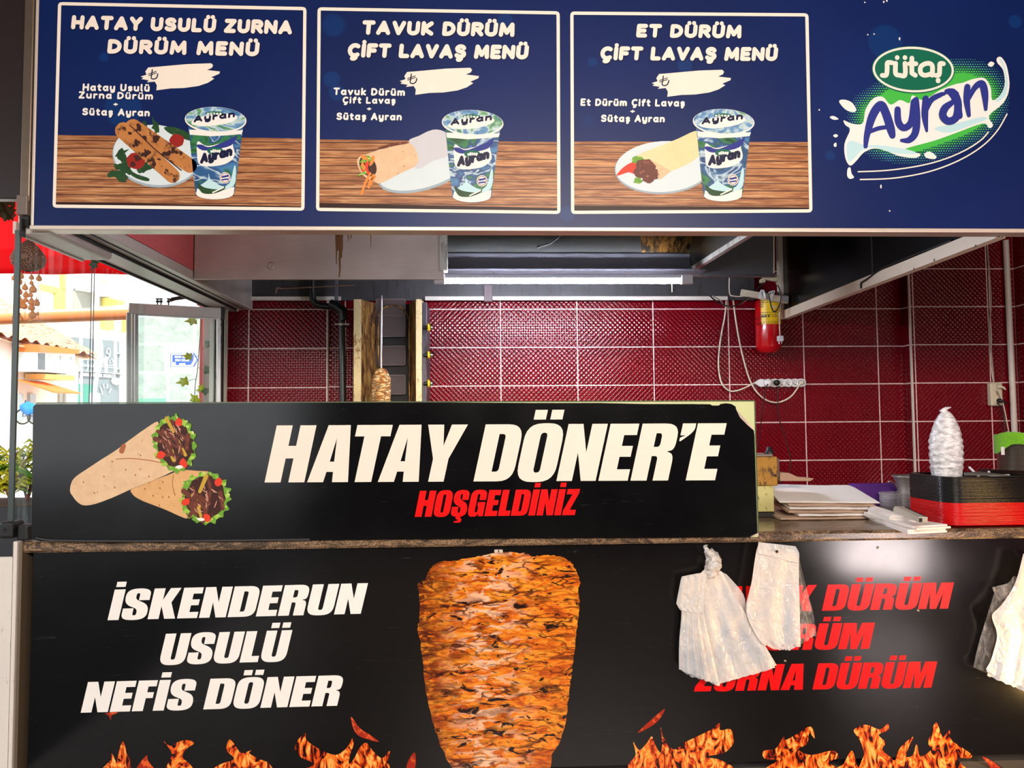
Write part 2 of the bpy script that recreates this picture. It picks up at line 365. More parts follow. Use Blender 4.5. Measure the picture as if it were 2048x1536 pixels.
mb = MB(); mb.box(-1.14, 3.35, 2.62, 2.8, 0, 3.6); struct(mb.build('wall_back', T_MAIN))
mb = MB(); mb.box(-1.92, -1.14, 2.57, 2.8, 0, 3.6); mb.box(-1.146, -1.137, 2.564, 2.62, 0, 2.47, 1)
struct(mb.build('wall_back_left', [T_LEFT, WHITE_TRIM]))
mb = MB(); mb.box(3.35, 4.3, 2.5, 2.8, 0, 3.6); mb.box(3.347, 3.351, 2.505, 2.62, 0, 3.6, 1); struct(mb.build('wall_back_right', [T_PIL, T_SIDE]))
mb = MB(); mb.box(3.343, 3.357, 2.494, 2.508, 0, 3.6); struct(mb.build('trim_1', WHITE_TRIM))
mb = MB(); mb.box(4.19, 4.4, -7.2, 2.5, 0, 3.6); struct(mb.build('wall_right', T_SIDE))
mb = MB(); mb.tube([(4.13, 2.47, .9), (4.12, 2.47, 2.9)], .022); struct(mb.build('trim_2', WHITE_TRIM))
PLASTER = mat('dim_plaster', (30, 26, 24), .8)
mb = MB(); mb.box(-2.4, 4.4, -7.4, -7.2, 0, 3.6); struct(mb.build('wall_front', PLASTER))
mb = MB(); mb.box(-4.8, 4.4, -7.4, 2.8, 3.6, 3.75); struct(mb.build('ceiling', mat('ceiling_paint', (48, 42, 40), .8)))  # unseen overhang at left, added to keep sky light off the sign
mb = MB(); mb.box(-2.0, 4.4, -7.4, 2.8, -.15, 0)
n = N('floor_tiles', .35); br = n.new('TexBrick', {'Vector': n.co(), 'Color1': lin((126, 114, 104)), 'Color2': lin((140, 126, 116)), 'Mortar': lin((70, 62, 58)), 'Scale': 1.0, 'Mortar Size': .006, 'Brick Width': .45, 'Row Height': .45}, offset=0); n.set('Base Color', br.outputs[0])
struct(mb.build('floor', n.mat))
# white strip at the top of the tiling, left and right of the grill
for i, (a, b) in enumerate(((P(490, 600, 2.52).x, P(682, 600, 2.52).x), (P(850, 600, 2.52).x, P(1455, 600, 2.52).x))):
    mb = MB(); mb.bbox(a, b, 2.508, 2.524, P(900, 601, 2.52).z, P(900, 593, 2.52).z, .003); struct(mb.build('trim_%d' % (3+i), WHITE_TRIM))

# ------------------------------------------------------------------ worktop, counter body, posts
n = N('granite', .22); v = n.co((3, 9, 9), rot=(0, .15, .2))
big = n.noise(v, 2.2, 5, .65, 1.6); sp = n.noise(n.co(), 160, 3, .7)
c = n.ramp(big, [(.3, (52, 42, 34)), (.45, (118, 96, 74)), (.55, (168, 136, 104)), (.62, (74, 58, 48)), (.75, (150, 112, 92))])
n.set('Base Color', n.mix(n.ramp(sp, [(.42, 0.0), (.6, .75)]), c, lin((36, 30, 27)), 'MIX')); GRANITE = n.mat
mb = MB()
prof = [(-.020, .986), (-.026, .995), (-.026, 1.018), (-.018, ZT), (1.02, ZT), (1.02, .986)]
x0, x1 = -1.875, 3.2
for (a, b), (c_, d) in zip(prof, prof[1:]+prof[:1]): mb.quad((x0, a, b), (x1, a, b), (x1, c_, d), (x0, c_, d))
for x in (x0, x1): mb.poly([(x, a, b) for a, b in prof])
tag(mb.build('granite_worktop', GRANITE), 'long brown speckled granite worktop of the serving counter', 'worktop')
BODY = mat('counter_laminate', (24, 22, 22), .5)
cb = thing('serving_counter', 'dark counter body behind the black kebab poster, under the granite worktop', 'counter', (-1.8, .03, 0))
mb = MB(); mb.box(-1.83, 3.15, .03, .06, .05, .986); mb.box(-1.83, -1.79, .06, 1.0, .05, .986); mb.box(3.11, 3.15, .06, 1.0, .05, .986); mb.box(-1.79, 3.11, .96, 1.0, .05, .986); mb.build('carcass', BODY, cb)
mb = MB(); mb.box(-1.8, 3.12, .08, .95, 0, .05); mb.build('plinth', DARK, cb)
mb = MB(); mb.box(-1.79, 3.11, .06, .96, .05, .07); mb.build('bottom_shelf', BODY, cb)

n = N('scuffed_white', .45); v = n.co((40, 40, 6)); sc = n.ramp(n.noise(v, 1.2, 6, .7, 2.5), [(.60, 0.0), (.66, 1.0)])
b0 = n.mix(n.noise(n.co(), 3), lin((214, 204, 196)), lin((232, 224, 216))); n.set('Base Color', n.mix(n.m('MULTIPLY', sc, .55), b0, lin((140, 122, 108)))); SCUFF = n.mat
ALU = mat('aluminium', (178, 176, 180), .35, .3); ALU_D = mat('dark_aluminium', (96, 92, 92), .4, .7); ALU_G = mat('grey_anodised', (216, 206, 198), .42, .15)
pt = thing('counter_end_post', 'scuffed white sheet metal post closing the left end of the counter', 'post', (-2.0, .0, 0))
xa, xb = P(36, 1110).x, P(50, 1110).x
mb = MB(); mb.bbox(-2.26, xa, -.02, .0, -.04, P(6, 1113).z, .003); mb.bbox(xa, P(44, 1110).x, -.035, .30, 0, 1.035, .003); mb.build('side_panel', SCUFF, pt)
mb = MB(); mb.bbox(xb-.003, xb+.008, -.034, .24, 0, 1.03, .001); mb.bbox(-1.915, -1.895, -.02, .24, 0, 1.033, .003); mb.build('edge_strip', mat('post_edge', (120, 104, 86), .4, .5), pt)
mb = MB(); mb.bbox(-1.894, -1.875, .0, .2, 0, .98, .002); mb.build('inner_frame', mat('post_inner', (38, 30, 27), .5), pt)

# ------------------------------------------------------------------ glass screen at the left end
def glass_mat(name, tint, thick=1.0):
    n = N(name); n.nt.nodes.remove(n.b); lw = n.new('LayerWeight', {'Blend': .12})
    tr = n.new('BsdfTransparent', {'Color': lin(tint)}); gl = n.new('BsdfGlossy', {'Roughness': .02, 'Color': (.9, .95, .95, 1)})
    streak = n.m('MULTIPLY', n.ramp(n.noise(n.co((6, 6, .6)), 3, 4), [(.45, 0.0), (.8, .22)]), 1.0)
    df = n.new('BsdfTranslucent', {'Color': (.8, .85, .85, 1)})
    a = n.new('MixShader', {0: n.m('MULTIPLY', lw.outputs['Fresnel'], thick), 1: tr.outputs[0], 2: gl.outputs[0]}); b = n.new('MixShader', {0: streak, 1: a.outputs[0], 2: df.outputs[0]})
    n.nt.links.new(b.outputs[0], n.out.inputs[0]); return n.mat
GLASS = glass_mat('clear_glass', (232, 244, 240)); GLASS_EDGE = mat('green_glass_edge', (66, 76, 74), .15, spec=.5)
RUBBER = mat('black_rubber', (20, 19, 20), .5)
gs = thing('side_glass_pane', 'tall clear glass pane with a green edge, left of the black welcome board', 'glass pane', (-1.94, .01, 1.1))
zt = 2.33; zb = P(36, 1062).z
xg0, xg1 = -1.935, -1.925
mb = MB(); mb.quad((xg0, .0, zb), (xg0, .62, zb), (xg0, .62, zt), (xg0, .0, zt)); mb.build('pane', GLASS, gs)
mb = MB(); mb.box(xg0-.007, xg1+.004, -.012, 0, zb, zt); mb.box(xg0-.002, xg0+.002, .62, .622, zb, zt); mb.build('edge', GLASS_EDGE, gs)
ck = MB(); ck.bbox(-1.962, -1.905, -.04, .05, 1.046, 1.115, .012, seg=3); ck.bbox(-1.90, -1.855, -.02, .03, 1.035, 1.10, .008); ck.lathe([(.006, -.042), (.006, -.0405), (.0001, -.0405)], (-1.935, 0, 1.082), 12, axis='Y')
ck.build('clamp', RUBBER, gs)
gp = thing('folding_glass_pane', 'clear glass pane along the stall side, behind the front pane', 'glass pane', (-1.94, .66, 1.1))
mb = MB(); mb.quad((xg0, .65, zb), (xg0, 1.24, zb), (xg0, 1.24, zt), (xg0, .65, zt)); mb.build('pane', GLASS, gp)
mb = MB(); mb.box(xg0-.002, xg0+.002, .646, .648, zb, zt); mb.build('edge', GLASS_EDGE, gp)

# rail beam above the glass
bm_ = thing('side_rail_beam', 'grey aluminium rail beam running back along the left side of the stall', 'beam', (-1.9, 0, 2.36))
mb = MB(); mb.bbox(-1.95, -1.80, .02, 2.56, 2.362, 2.47, .004); mb.bbox(-1.80, -1.70, .02, 2.56, 2.375, 2.43, .004); mb.build('rail', ALU_G, bm_)
mb = MB(); mb.box(-1.803, -1.797, .02, 2.5, 2.358, 2.376); mb.box(-1.752, -1.748, .02, 2.5, 2.370, 2.376); mb.box(-1.956, -1.94, .56, 2.5, 2.352, 2.363); mb.build('seam', mat('black_seam', (24, 22, 22), .6), bm_)
mb = MB()
pr = fillet([(-1.955, 2.325, .012), (-1.81, 2.325, .035), (-1.81, 2.362), (-1.955, 2.362)], 5)
mb.prism(pr, .03, .56, lambda x, z, y: V((x, y, z))); mb.build('roller_cover', mat('roller_cover_grey', (206, 196, 188), .42, .15), bm_)
mb = MB(); mb.prism(fillet([(-1.958, 2.318), (-1.945, 2.318), (-1.945, 2.37), (-1.958, 2.37)]), .0, .56, lambda x, z, y: V((x, y, z))); mb.build('drip_edge', mat('pale_edge', (214, 190, 184), .4), bm_)
# reddish brushed inner cladding above the beam
n = N('red_brushed_panel', .42, .1); v = n.co((3, 3, 60)); n.set('Base Color', n.mix(n.noise(v, 2, 4), lin((226, 70, 78)), lin((244, 130, 132)))); REDP = n.mat
mb = MB(); mb.box(-1.715, -1.70, .03, 2.56, 2.432, 3.55); struct(mb.build('wall_left_cladding', REDP))
# jambs where the beam meets the back wall
fj = thing('back_jamb', 'pale vertical door jamb with dark seal at the left end of the red tiles', 'jamb', (-1.9, 2.5, 0))
mb = MB(); mb.bbox(-1.975, -1.945, 2.44, 2.56, 0, 2.36, .002); mb.build('white_strip', mat('jamb_white', (228, 218, 208), .4), fj)
mb = MB(); mb.bbox(-1.945, -1.932, 2.46, 2.56, 0, 2.36, .002); mb.bbox(-1.897, -1.885, 2.46, 2.56, 0, 2.36, .002); mb.build('seal', RUBBER, fj)
n = N('flaking_jamb', .5); n.set('Base Color', n.mix(n.ramp(n.noise(n.co((30, 30, 8)), 2, 5, .7), [(.55, 0.0), (.6, 1.0)]), lin((220, 208, 190)), lin((48, 40, 34))))
mb = MB(); mb.bbox(-1.932, -1.897, 2.455, 2.56, 0, 2.36, .002); mb.build('worn_strip', n.mat, fj)
mb = MB(); mb.tube(cr([(-1.80, 2.3, 2.47), (-1.83, 2.42, 2.44), (-1.862, 2.46, 2.34), (-1.862, 2.46, 2.2), (-1.862, 2.46, 0.02)], 8), .014, 10); mb.build('cable_duct', mat('duct_beige', (150, 136, 120), .5), fj)
# dark post and shutter housing above the left end
uh = thing('shutter_housing', 'dark brown metal shutter housing left of the blue menu sign', 'shutter housing', (-2.3, .1, 2.4))
mb = MB(); mb.bbox(-3.4, P(44, 200).x, .04, .09, P(30, 392).z, 3.7, .004); mb.build('panel', mat('brown_metal', (48, 38, 38), .35, .2), uh)
mb = MB(); mb.bbox(P(47, 200).x, P(66, 200).x+.0, -.01, .10, P(50, 405).z, 3.7, .004); mb.build('guide_rail', mat('bronze_rail', (128, 112, 98), .35, .7), uh)
mb = MB(); mb.bbox(P(38, 400).x, P(60, 400).x, -.02, .08, P(38, 432).z, P(38, 392).z, .004); mb.build('end_bracket', mat('bracket_grey', (118, 104, 96), .5, .3), uh)
mb = MB(); mb.box(P(42, 440).x, P(60, 440).x, -.01, .04, P(42, 452).z, P(42, 434).z); mb.box(P(48, 440).x, P(52, 440).x, -.03, .0, 2.30, P(42, 440).z); mb.build('lock', RUBBER, uh)
# ------------------------------------------------------------------ printed menu sign over the counter
def S(layer, y0=0.0): return lambda x, y, e=0: P(x, y, y0-layer*.0006-e)
def pmat(name, col, rough=.42, var=.04, scale=12): return mat(name, col, rough, 0, var, scale, spec=.25)
CREAM = pmat('print_cream', (244, 232, 218)); NAVY = pmat('print_navy', (14, 18, 58)); P_WHITE = pmat('print_white', (240, 236, 230))
n = N('print_blue', .38, 0, .25); v = n.co()
w1 = n.voro(v, 1.7); w2 = n.voro(n.co((1, 1, 1), (3.3, 0, 1.7)), 3.9)
base = n.mix(n.noise(v, .9, 2), lin((3, 20, 58)), lin((16, 40, 108)))
base = n.mix(n.m('MULTIPLY', n.ramp(w1, [(.16, 1.0), (.175, 0.0)]), .34), base, lin((6, 66, 130)))
base = n.mix(n.m('MULTIPLY', n.ramp(w2, [(.13, 1.0), (.15, 0.0)]), .30), base, lin((8, 72, 140)))
n.set('Base Color', base); BLUE = n.mat
n = N('print_wood', .4, 0, .35); v = n.co((2.6, 1, 44)); g = n.noise(v, 2.4, 6, .6, .6); X = n.xyz()
plank = n.m('FRACT', n.m('DIVIDE', n.m('ADD', X[2], n.m('MULTIPLY', n.noise(n.co(), 3, 1), .004)), 0.0335))
c = n.ramp(g, [(.26, (104, 54, 30)), (.42, (158, 98, 58)), (.55, (200, 140, 90)), (.7, (232, 184, 132))])
pt_ = n.m('FLOOR', n.m('DIVIDE', X[2], 0.0335)); tone = n.noise(n.new('CombineXYZ', {2: pt_}).outputs[0], 7.7, 0)
c = n.mix(n.ramp(tone, [(.3, .0), (.7, .55)]), c, lin((92, 44, 26))); c = n.mix(n.ramp(plank, [(.07, 1.0), (.15, 0.0)]), c, lin((58, 26, 18))); n.set('Base Color', c); WOODP = n.mat
P_DKWOOD = pmat('print_dark_plank', (46, 18, 14)); P_PLATE = pmat('print_plate', (214, 226, 230)); P_PLATE2 = pmat('print_plate_rim', (160, 176, 186))
def spotty(name, a, b, c, s=60, lo=.55, hi=.66):
    n = N(name, .42, 0, .3); v = n.co(); f = n.noise(v, s, 4, .6); g = n.noise(v, s*.35, 3, .6, .6)
    n.set('Base Color', n.mix(n.ramp(f, [(lo, 0.0), (hi, 1.0)]), n.mix(g, lin(a), lin(b)), lin(c))); return n.mat
P_CHAR = spotty('print_charred_bread', (214, 146, 80), (160, 92, 44), (50, 22, 14), 30, .54, .64)
P_TORT = spotty('print_tortilla', (238, 208, 170), (212, 168, 128), (160, 96, 62), 62, .66, .72)
P_TORT2 = spotty('print_pale_tortilla', (246, 226, 178), (230, 204, 150), (206, 160, 100), 40, .66, .74)
P_MEAT = spotty('print_meat', (128, 66, 48), (78, 36, 28), (176, 108, 82), 50, .6, .7)
P_MEAT2 = spotty('print_dark_meat', (74, 34, 26), (44, 20, 18), (120, 70, 52), 50, .6, .7)
P_GREEN = spotty('print_lettuce', (124, 178, 52), (84, 140, 36), (196, 222, 110), 60, .56, .66)
P_DGREEN = spotty('print_dark_greens', (40, 84, 40), (22, 52, 28), (90, 132, 70), 60, .6, .7)
P_RED = pmat('print_tomato', (226, 62, 40)); P_ORANGE = pmat('print_carrot', (240, 140, 62)); P_DRED = pmat('print_roast_tomato', (150, 34, 26)); P_PEPPER = pmat('print_yellow_pepper', (196, 160, 56))
P_PAPER = pmat('print_paper_sleeve', (206, 206, 212)); P_OVAL = pmat('print_green_oval', (16, 104, 80)); P_LIME = pmat('print_lime', (70, 186, 72)); P_INK = pmat('print_indigo', (44, 54, 138)); P_ICE = pmat('print_ice', (190, 226, 232))
def swirl(name, stops, s=9, d=2.2):
    n = N(name, .38, 0, .4); v = n.co((1, 1, 1.6), rot=(0, .6, 0)); n.set('Base Color', n.ramp(n.noise(v, s, 2, .5, d), stops)); return n.mat
P_CUP = swirl('print_cup', [(.30, (14, 66, 40)), (.40, (52, 128, 70)), (.45, (24, 74, 110)), (.52, (44, 92, 150)), (.56, (190, 216, 226)), (.60, (24, 56, 118)), (.70, (70, 130, 180)), (.78, (34, 96, 58))], 7, 1.2)
P_LID = swirl('print_lid', [(.3, (60, 110, 160)), (.45, (110, 156, 196)), (.52, (200, 220, 226)), (.62, (96, 160, 100)), (.75, (50, 96, 150))], 9)

ZB = 2.351; XL = -1.872
ms = thing('menu_sign', 'long blue printed menu sign above the counter, three framed menus and a drink logo', 'sign', (XL, .0, ZB))
mb = MB(); mb.box(XL, 3.3, .0, .06, ZB, 3.5); mb.build('sign_board', BLUE, ms)
mb = MB(); mb.box(XL+.01, 3.3, .061, .075, ZB-.01, 3.5); mb.build('back_panel', mat('sign_bounce_white', (236, 232, 226), .5), ms)  # unseen white back, added to bounce tube light onto the hood
mb = MB(); mb.bbox(XL-.012, 3.3, -.012, .07, ZB-.018, ZB, .003); mb.bbox(XL-.012, XL, -.004, .06, ZB, 3.5, .002); mb.build('edge_trim', mat('trim_cream_alu', (222, 206, 192), .35, .35), ms)
def frame(mb, c, w, layer, mi):
    """rounded white line running round four pixel corners (tl, tr, br, bl)"""
    cx = sum(p[0] for p in c)/4; cy = sum(p[1] for p in c)/4
    o = fillet([(x, y, 9) for x, y in c]); i_ = fillet([(x+(w if x < cx else -w), y+(w if y < cy else -w), 2) for x, y in c])
    mb.poly(o, mi, [i_], S(layer))
def quadmap(c):
    """unit square -> pixels inside the four corners"""
    tl, tr, br, bl = (V(p) for p in c)
    return lambda u, v: (tl*(1-u)*(1-v)+tr*u*(1-v)+br*u*v+bl*(1-u)*v)
BRUSH = [(900, 490), (938, 478), (930, 458), (948, 432), (1000, 428), (1200, 410), (1352, 405), (1364, 418), (1356, 434), (1325, 448), (1408, 458), (1404, 472), (1352, 494), (1372, 503), (1330, 530), (1270, 550), (1180, 563), (1090, 566), (1000, 578), (1004, 545), (990, 522), (940, 527), (952, 514), (905, 506), (918, 497)]
def price_patch(mp, dx, dy):
    mb = MB(); mb.poly([(x/3.2+dx, y/3.2+dy) for x, y in BRUSH], 0, (), S(3))
    f = lambda pts: [(x/3.2+dx, y/3.2+dy) for x, y in pts]
    stroke(mb, f(cr([(975, 445), (970, 480), (968, 500), (985, 506), (1003, 496), (1010, 474)], 5)), 1.15, S(4), 1); stroke(mb, f([(950, 474), (1000, 457)]), .8, S(4), 1); stroke(mb, f([(952, 484), (1002, 467)]), .8, S(4), 1)
    mb.build('price_patch', [CREAM, NAVY], mp)
def logo_word(mb, word, x, y, w, h, rise, fn, mi, t=.3, slant=.1):
    soft(mb, word, (x, y), (x+w, y-rise), h, fn, mi, slant, t, .1)
def cup_print(mp, dx, dy):
    q = lambda pts: [(x/3.2+dx, y/3.2+dy) for x, y in pts]
    mb = MB(); L = 5
    mb.poly(q([(1205, 810), (1300, 860), (1460, 862), (1555, 815), (1548, 870), (1500, 1240)]+ell(1375, 1235, 125, 42, 12, 0, 0, pi)+[(1252, 1235), (1235, 1100), (1212, 870)]), 0, (), S(L))
    mb.poly(q([(1210, 830), (1555, 835), (1546, 858), (1460, 866), (1350, 872), (1215, 862)]), 2, (), S(L+.4))
    mb.poly(q(ell(1380, 768, 198, 84, 30, .04)), 2, (), S(L+.8)); mb.poly(q(ell(1380, 763, 192, 78, 30, .04)), 1, (), S(L+1.2))
    mb.poly(q(ell(1372, 768, 150, 36, 24, -.12)), 2, (), S(L+1.6))
    mb.poly(q(cr([(1265, 905), (1330, 935), (1480, 900), (1490, 930), (1500, 1000), (1440, 1050), (1330, 1065), (1275, 1050), (1262, 1000)], 4, True)), 2, (), S(L+.8))
    mb.poly(q(cr([(1255, 930), (1290, 925), (1350, 940), (1490, 880), (1520, 860), (1480, 930), (1350, 960), (1290, 960)], 4, True)), 3, (), S(L+1.0))
    mb.poly(q(ell(1378, 966, 52, 24)), 4, (), S(L+1.2)); mb.poly(q(ell(1372, 724, 56, 12)), 4, (), S(L+2))
    f2, f1 = S(L+2.2), S(L+1.6)
    g = lambda f: (lambda x, y, e=0: f(x/3.2+dx, y/3.2+dy, e))
    logo_word(mb, 'sütaş', 1346, 978, 64, 22, 4, g(f1), 2, .3); logo_word(mb, 'Ayran', 1282, 1050, 200, 66, 52, g(f1), 5, .3); logo_word(mb, 'sütaş', 1322, 734, 96, 16, 0, g(f2), 2, .32); logo_word(mb, 'Ayran', 1236, 785, 268, 44, 34, g(f2), 5, .3)
    mb.poly(q(cr([(1280, 1190), (1330, 1150), (1335, 1110), (1350, 1150), (1420, 1190), (1460, 1180), (1480, 1140), (1500, 1060), (1510, 1090), (1495, 1190), (1400, 1215), (1300, 1215)], 4, True)), 6, (), S(L+.8))
    mb.poly(q(ell(1440, 1138, 34, 36)), 2, (), S(L+1.2)); mb.poly(q(ell(1440, 1138, 29, 31)), 7, [q(ell(1440, 1138, 25, 27))], S(L+1.6))
    stroke(mb, q([(1424, 1132), (1456, 1126)]), 2.0, S(L+1.6), 3); stroke(mb, q([(1424, 1150), (1458, 1146)]), 1.6, S(L+1.6), 3)
    mb.poly(q([(1262, 1205), (1300, 1225), (1400, 1225), (1500, 1195), (1496, 1240)]+ell(1375, 1240, 120, 36, 10, 0, 0, pi)+[(1256, 1240)]), 2, (), S(L+.6))
    mb.poly(q(cr([(1262, 1170), (1310, 1200), (1400, 1212), (1440, 1190), (1430, 1215), (1360, 1240), (1290, 1232)], 4, True)), 8, (), S(L+1.0))
    stroke(mb, q([(1362, 1232), (1430, 1200)]), 1.3, S(L+1.6), 2)
    mb.build('cup_print', [P_CUP, P_LID, P_WHITE, P_INK, P_OVAL, NAVY, P_ICE, P_DRED, P_DGREEN], mp)
def capsule(a, b, r0, r1, k=8):
    a, b = V(a), V(b); t = math.atan2(b.y-a.y, b.x-a.x)
    return [(a.x+r0*cos(t+pi/2+pi*i/k), a.y+r0*sin(t+pi/2+pi*i/k)) for i in range(k+1)]+[(b.x+r1*cos(t-pi/2+pi*i/k), b.y+r1*sin(t-pi/2+pi*i/k)) for i in range(k+1)]
def blob(cx, cy, r, rx=1.0, ry=1.0, k=16, jag=.25, seed=0, rot=0):
    R_ = random.Random(seed); o = []
    for i in range(k):
        q = r*(1+R_.uniform(-jag, jag)); a = 2*pi*i/k; x, y = q*cos(a)*rx, q*sin(a)*ry
        o.append((cx+x*cos(rot)-y*sin(rot), cy+x*sin(rot)+y*cos(rot)))
    return o
PANELS = [
 dict(c=[(116, 4), (613, 14), (609, 421.5), (105, 415.5)], wood=(270, 277), dark=(404, 413), patch=(0, 0), cup=(0, 0),
      label='framed set menu with two charred flatbreads, leftmost of the three', head=[('HATAY USULÜ ZURNA', (142, 58.5), (583, 69), 28.5), ('DÜRÜM MENÜ', (214, 107), (517, 112.8), 29)],
      cap=[('Hatay Usulü', (165, 182), (299, 183.5), 15.2), ('Zurna Dürüm', (157, 197), (305.6, 199.4), 14.5), ('+', (226, 213), (236, 213), 10), ('Sütaş Ayran', (164, 230.6), (299, 233), 15)]),
 dict(c=[(635, 14.5), (1119.5, 22.5), (1121, 428), (632, 422)], wood=(279, 284), dark=(406, 416), patch=(518, 9), cup=(514, 6),
      label='framed set menu with a wrap in a white paper sleeve, middle of the three', head=[('TAVUK DÜRÜM', (723, 69.4), (1028, 74), 29), ('ÇİFT LAVAŞ MENÜ', (694.7, 115), (1055, 119), 29)],
      cap=[('Tavuk Dürüm', (666.6, 190), (809.4, 192), 15), ('Çift Lavaş', (685, 207), (790.6, 208), 14), ('+', (733, 222), (743, 222), 10), ('Sütaş Ayran', (672.5, 240), (803, 241), 15)]),
 dict(c=[(1140.5, 23), (1617, 26.5), (1625, 425), (1142, 428)], wood=(283, 284), dark=(411, 415), patch=(1022, 13), cup=(1016, 4),
      label='framed set menu with a pale meat wrap on a plate, rightmost of the three', head=[('ET DÜRÜM', (1272, 75), (1482, 77), 27.5), ('ÇİFT LAVAŞ MENÜ', (1200, 120.5), (1553.5, 122.3), 28)],
      cap=[('Et Dürüm Çift Lavaş', (1161, 211.8), (1369, 213.5), 15), ('+', (1260, 227), (1270, 227), 10), ('Sütaş Ayran', (1201.5, 244), (1329, 245), 15)])]
def food1(mp):
    s = lambda pts: [(x/3.2, y/3.2) for x, y in pts]
    mb = MB(); mb.poly(s(ell(1000, 1000, 282, 200, 40, .12)), 1, (), S(3)); mb.poly(s(ell(1000, 992, 276, 192, 40, .12)), 0, (), S(3.4)); mb.build('plate_print', [P_PLATE, P_PLATE2], mp)
    mb = MB(); R_ = random.Random(4)
    mb.poly(s(cr([(1050, 815), (1120, 815), (1210, 855), (1225, 900), (1150, 880), (1080, 850)], 4, True)), 3, (), S(3.8))
    for i in range(16): mb.poly(s(blob(R_.choice([800, 780, 960, 1040, 900, 1000])+R_.uniform(-50, 50), R_.choice([960, 1020, 1090, 1120, 830])+R_.uniform(-30, 30), 38, 1.3, .6, 12, .5, i, R_.uniform(0, 3))), 3, (), S(3.8+.05*i))
    mb.poly(s(cr([(750, 980), (790, 1010), (850, 1100), (950, 1140), (940, 1160), (850, 1130), (790, 1060)], 4, True)), 3, (), S(4.7))
    mb.poly(s(blob(870, 1030, 60, 1, .9, 18, .06, 3)), 2, (), S(4.8)); mb.poly(s(blob(880, 1010, 26, 1, .8, 12, .3, 3)), 4, (), S(4.9)); mb.poly(s(blob(850, 1050, 18, 1, .8, 12, .3, 5)), 4, (), S(4.9)); mb.poly(s(blob(1130, 900, 48, 1, .9, 18, .06, 7)), 2, (), S(4.8))
    mb.poly(s(capsule((852, 816), (1215, 1060), 54, 46)), 0, (), S(5)); mb.poly(s(capsule((790, 836), (1105, 1125), 54, 46)), 0, (), S(5.6))
    R_ = random.Random(19)
    for a, b in (((840, 800), (1215, 1060)), ((785, 830), (1105, 1125))):
        for i in range(11):
            f = R_.uniform(0, 1); o_ = R_.uniform(-38, 38); mb.poly(s(blob(a[0]+(b[0]-a[0])*f+o_*.6, a[1]+(b[1]-a[1])*f-o_*.7, R_.uniform(8, 25), 1.2, .75, 12, .3, i, R_.uniform(0, 3))), 4, (), S((5.3 if a[0] > 800 else 5.9)+.02*i))
    stroke(mb, s([(830, 800), (990, 955), (1160, 1090)]), 1.1, S(6.2), 4)
    mb.build('flatbread_print', [P_CHAR, P_TORT, P_DRED, P_DGREEN, P_MEAT2, P_GREEN], mp)
def food2(mp):
    s = lambda pts: [(x/3.2+600, y/3.2) for x, y in pts]
    mb = MB(); mb.poly(s(ell(790, 1090, 300, 128, 40, -.28)), 1, (), S(3)); mb.poly(s(ell(790, 1078, 294, 122, 40, -.28)), 0, (), S(3.4)); mb.build('plate_print', [P_PLATE, P_PLATE2], mp)
    mb = MB()
    mb.poly(s(cr([(690, 915), (760, 870), (850, 830), (920, 840), (960, 880), (965, 985), (850, 1030), (740, 1080)], 3, True)), 0, (), S(4))
    mb.poly(s(cr([(365, 1040), (385, 1000), (430, 985), (560, 940), (690, 915), (740, 960), (752, 1050), (640, 1110), (520, 1170), (480, 1165), (400, 1120)], 3, True)), 1, (), S(4.6))
    mb.poly(s(cr([(500, 945), (600, 915), (690, 908), (690, 918), (600, 935), (520, 955)], 3, True)), 2, (), S(5))
    mb.poly(s(ell(435, 1062, 50, 72, 20, -.5)), 3, (), S(5.2))
    R_ = random.Random(8)
    for i in range(9): mb.poly(s(blob(430+R_.uniform(-30, 32), 1050+R_.uniform(-40, 45), 18, 1.6, .7, 10, .35, i, R_.uniform(0, 3))), [4, 5, 6][i % 3], (), S(5.4+.05*i))
    for a, b in (((450, 1110), (395, 1240)), ((470, 1120), (440, 1200)), ((480, 1130), (455, 1180))): stroke(mb, s([a, ((a[0]+b[0])/2-8, (a[1]+b[1])/2), b]), 2.4, S(6), 6)
    mb.poly(s([(355, 1130), (420, 1090), (430, 1110)]), 5, (), S(6))
    mb.build('wrap_print', [P_PAPER, P_TORT, P_MEAT, P_MEAT2, P_RED, P_GREEN, P_ORANGE], mp)
def food3(mp):
    s = lambda pts: [(x/3.338+1120, y/3.338) for x, y in pts]
    mb = MB(); mb.poly(s(ell(690, 1120, 326, 176, 40, -.06)), 1, (), S(3)); mb.poly(s(ell(690, 1112, 320, 170, 40, -.06)), 0, (), S(3.4)); mb.build('plate_print', [P_PLATE, P_PLATE2], mp)
    mb = MB()
    mb.poly(s(cr([(505, 1045), (640, 985), (790, 925), (900, 875), (940, 900), (960, 1000), (880, 1080), (740, 1145), (640, 1190), (600, 1090)], 3, True)), 0, (), S(4))
    mb.poly(s(blob(520, 1070, 42, 1, .7, 14, .2, 2)), 3, (), S(4.4))
    mb.poly(s(cr([(380, 1165), (420, 1120), (480, 1085), (520, 1110), (510, 1165), (460, 1150), (390, 1172)], 4, True)), 2, (), S(4.6))
    for i, (x, y, r) in enumerate(((570, 1110, 60), (600, 1160, 58), (540, 1150, 45), (590, 1195, 36))): mb.poly(s(blob(x, y, r, 1.1, .8, 16, .15, i)), 1, (), S(4.7+.1*i))
    mb.poly(s(blob(520, 1205, 30, 1, .6, 12, .25, 5)), 3, (), S(5.2)); mb.poly(s(cr([(600, 1065), (650, 1090), (735, 1140), (730, 1150), (660, 1200), (650, 1120)], 3, True)), 4, (), S(5.4))
    mb.build('wrap_print', [P_TORT2, P_MEAT, P_RED, P_GREEN, P_TORT], mp)
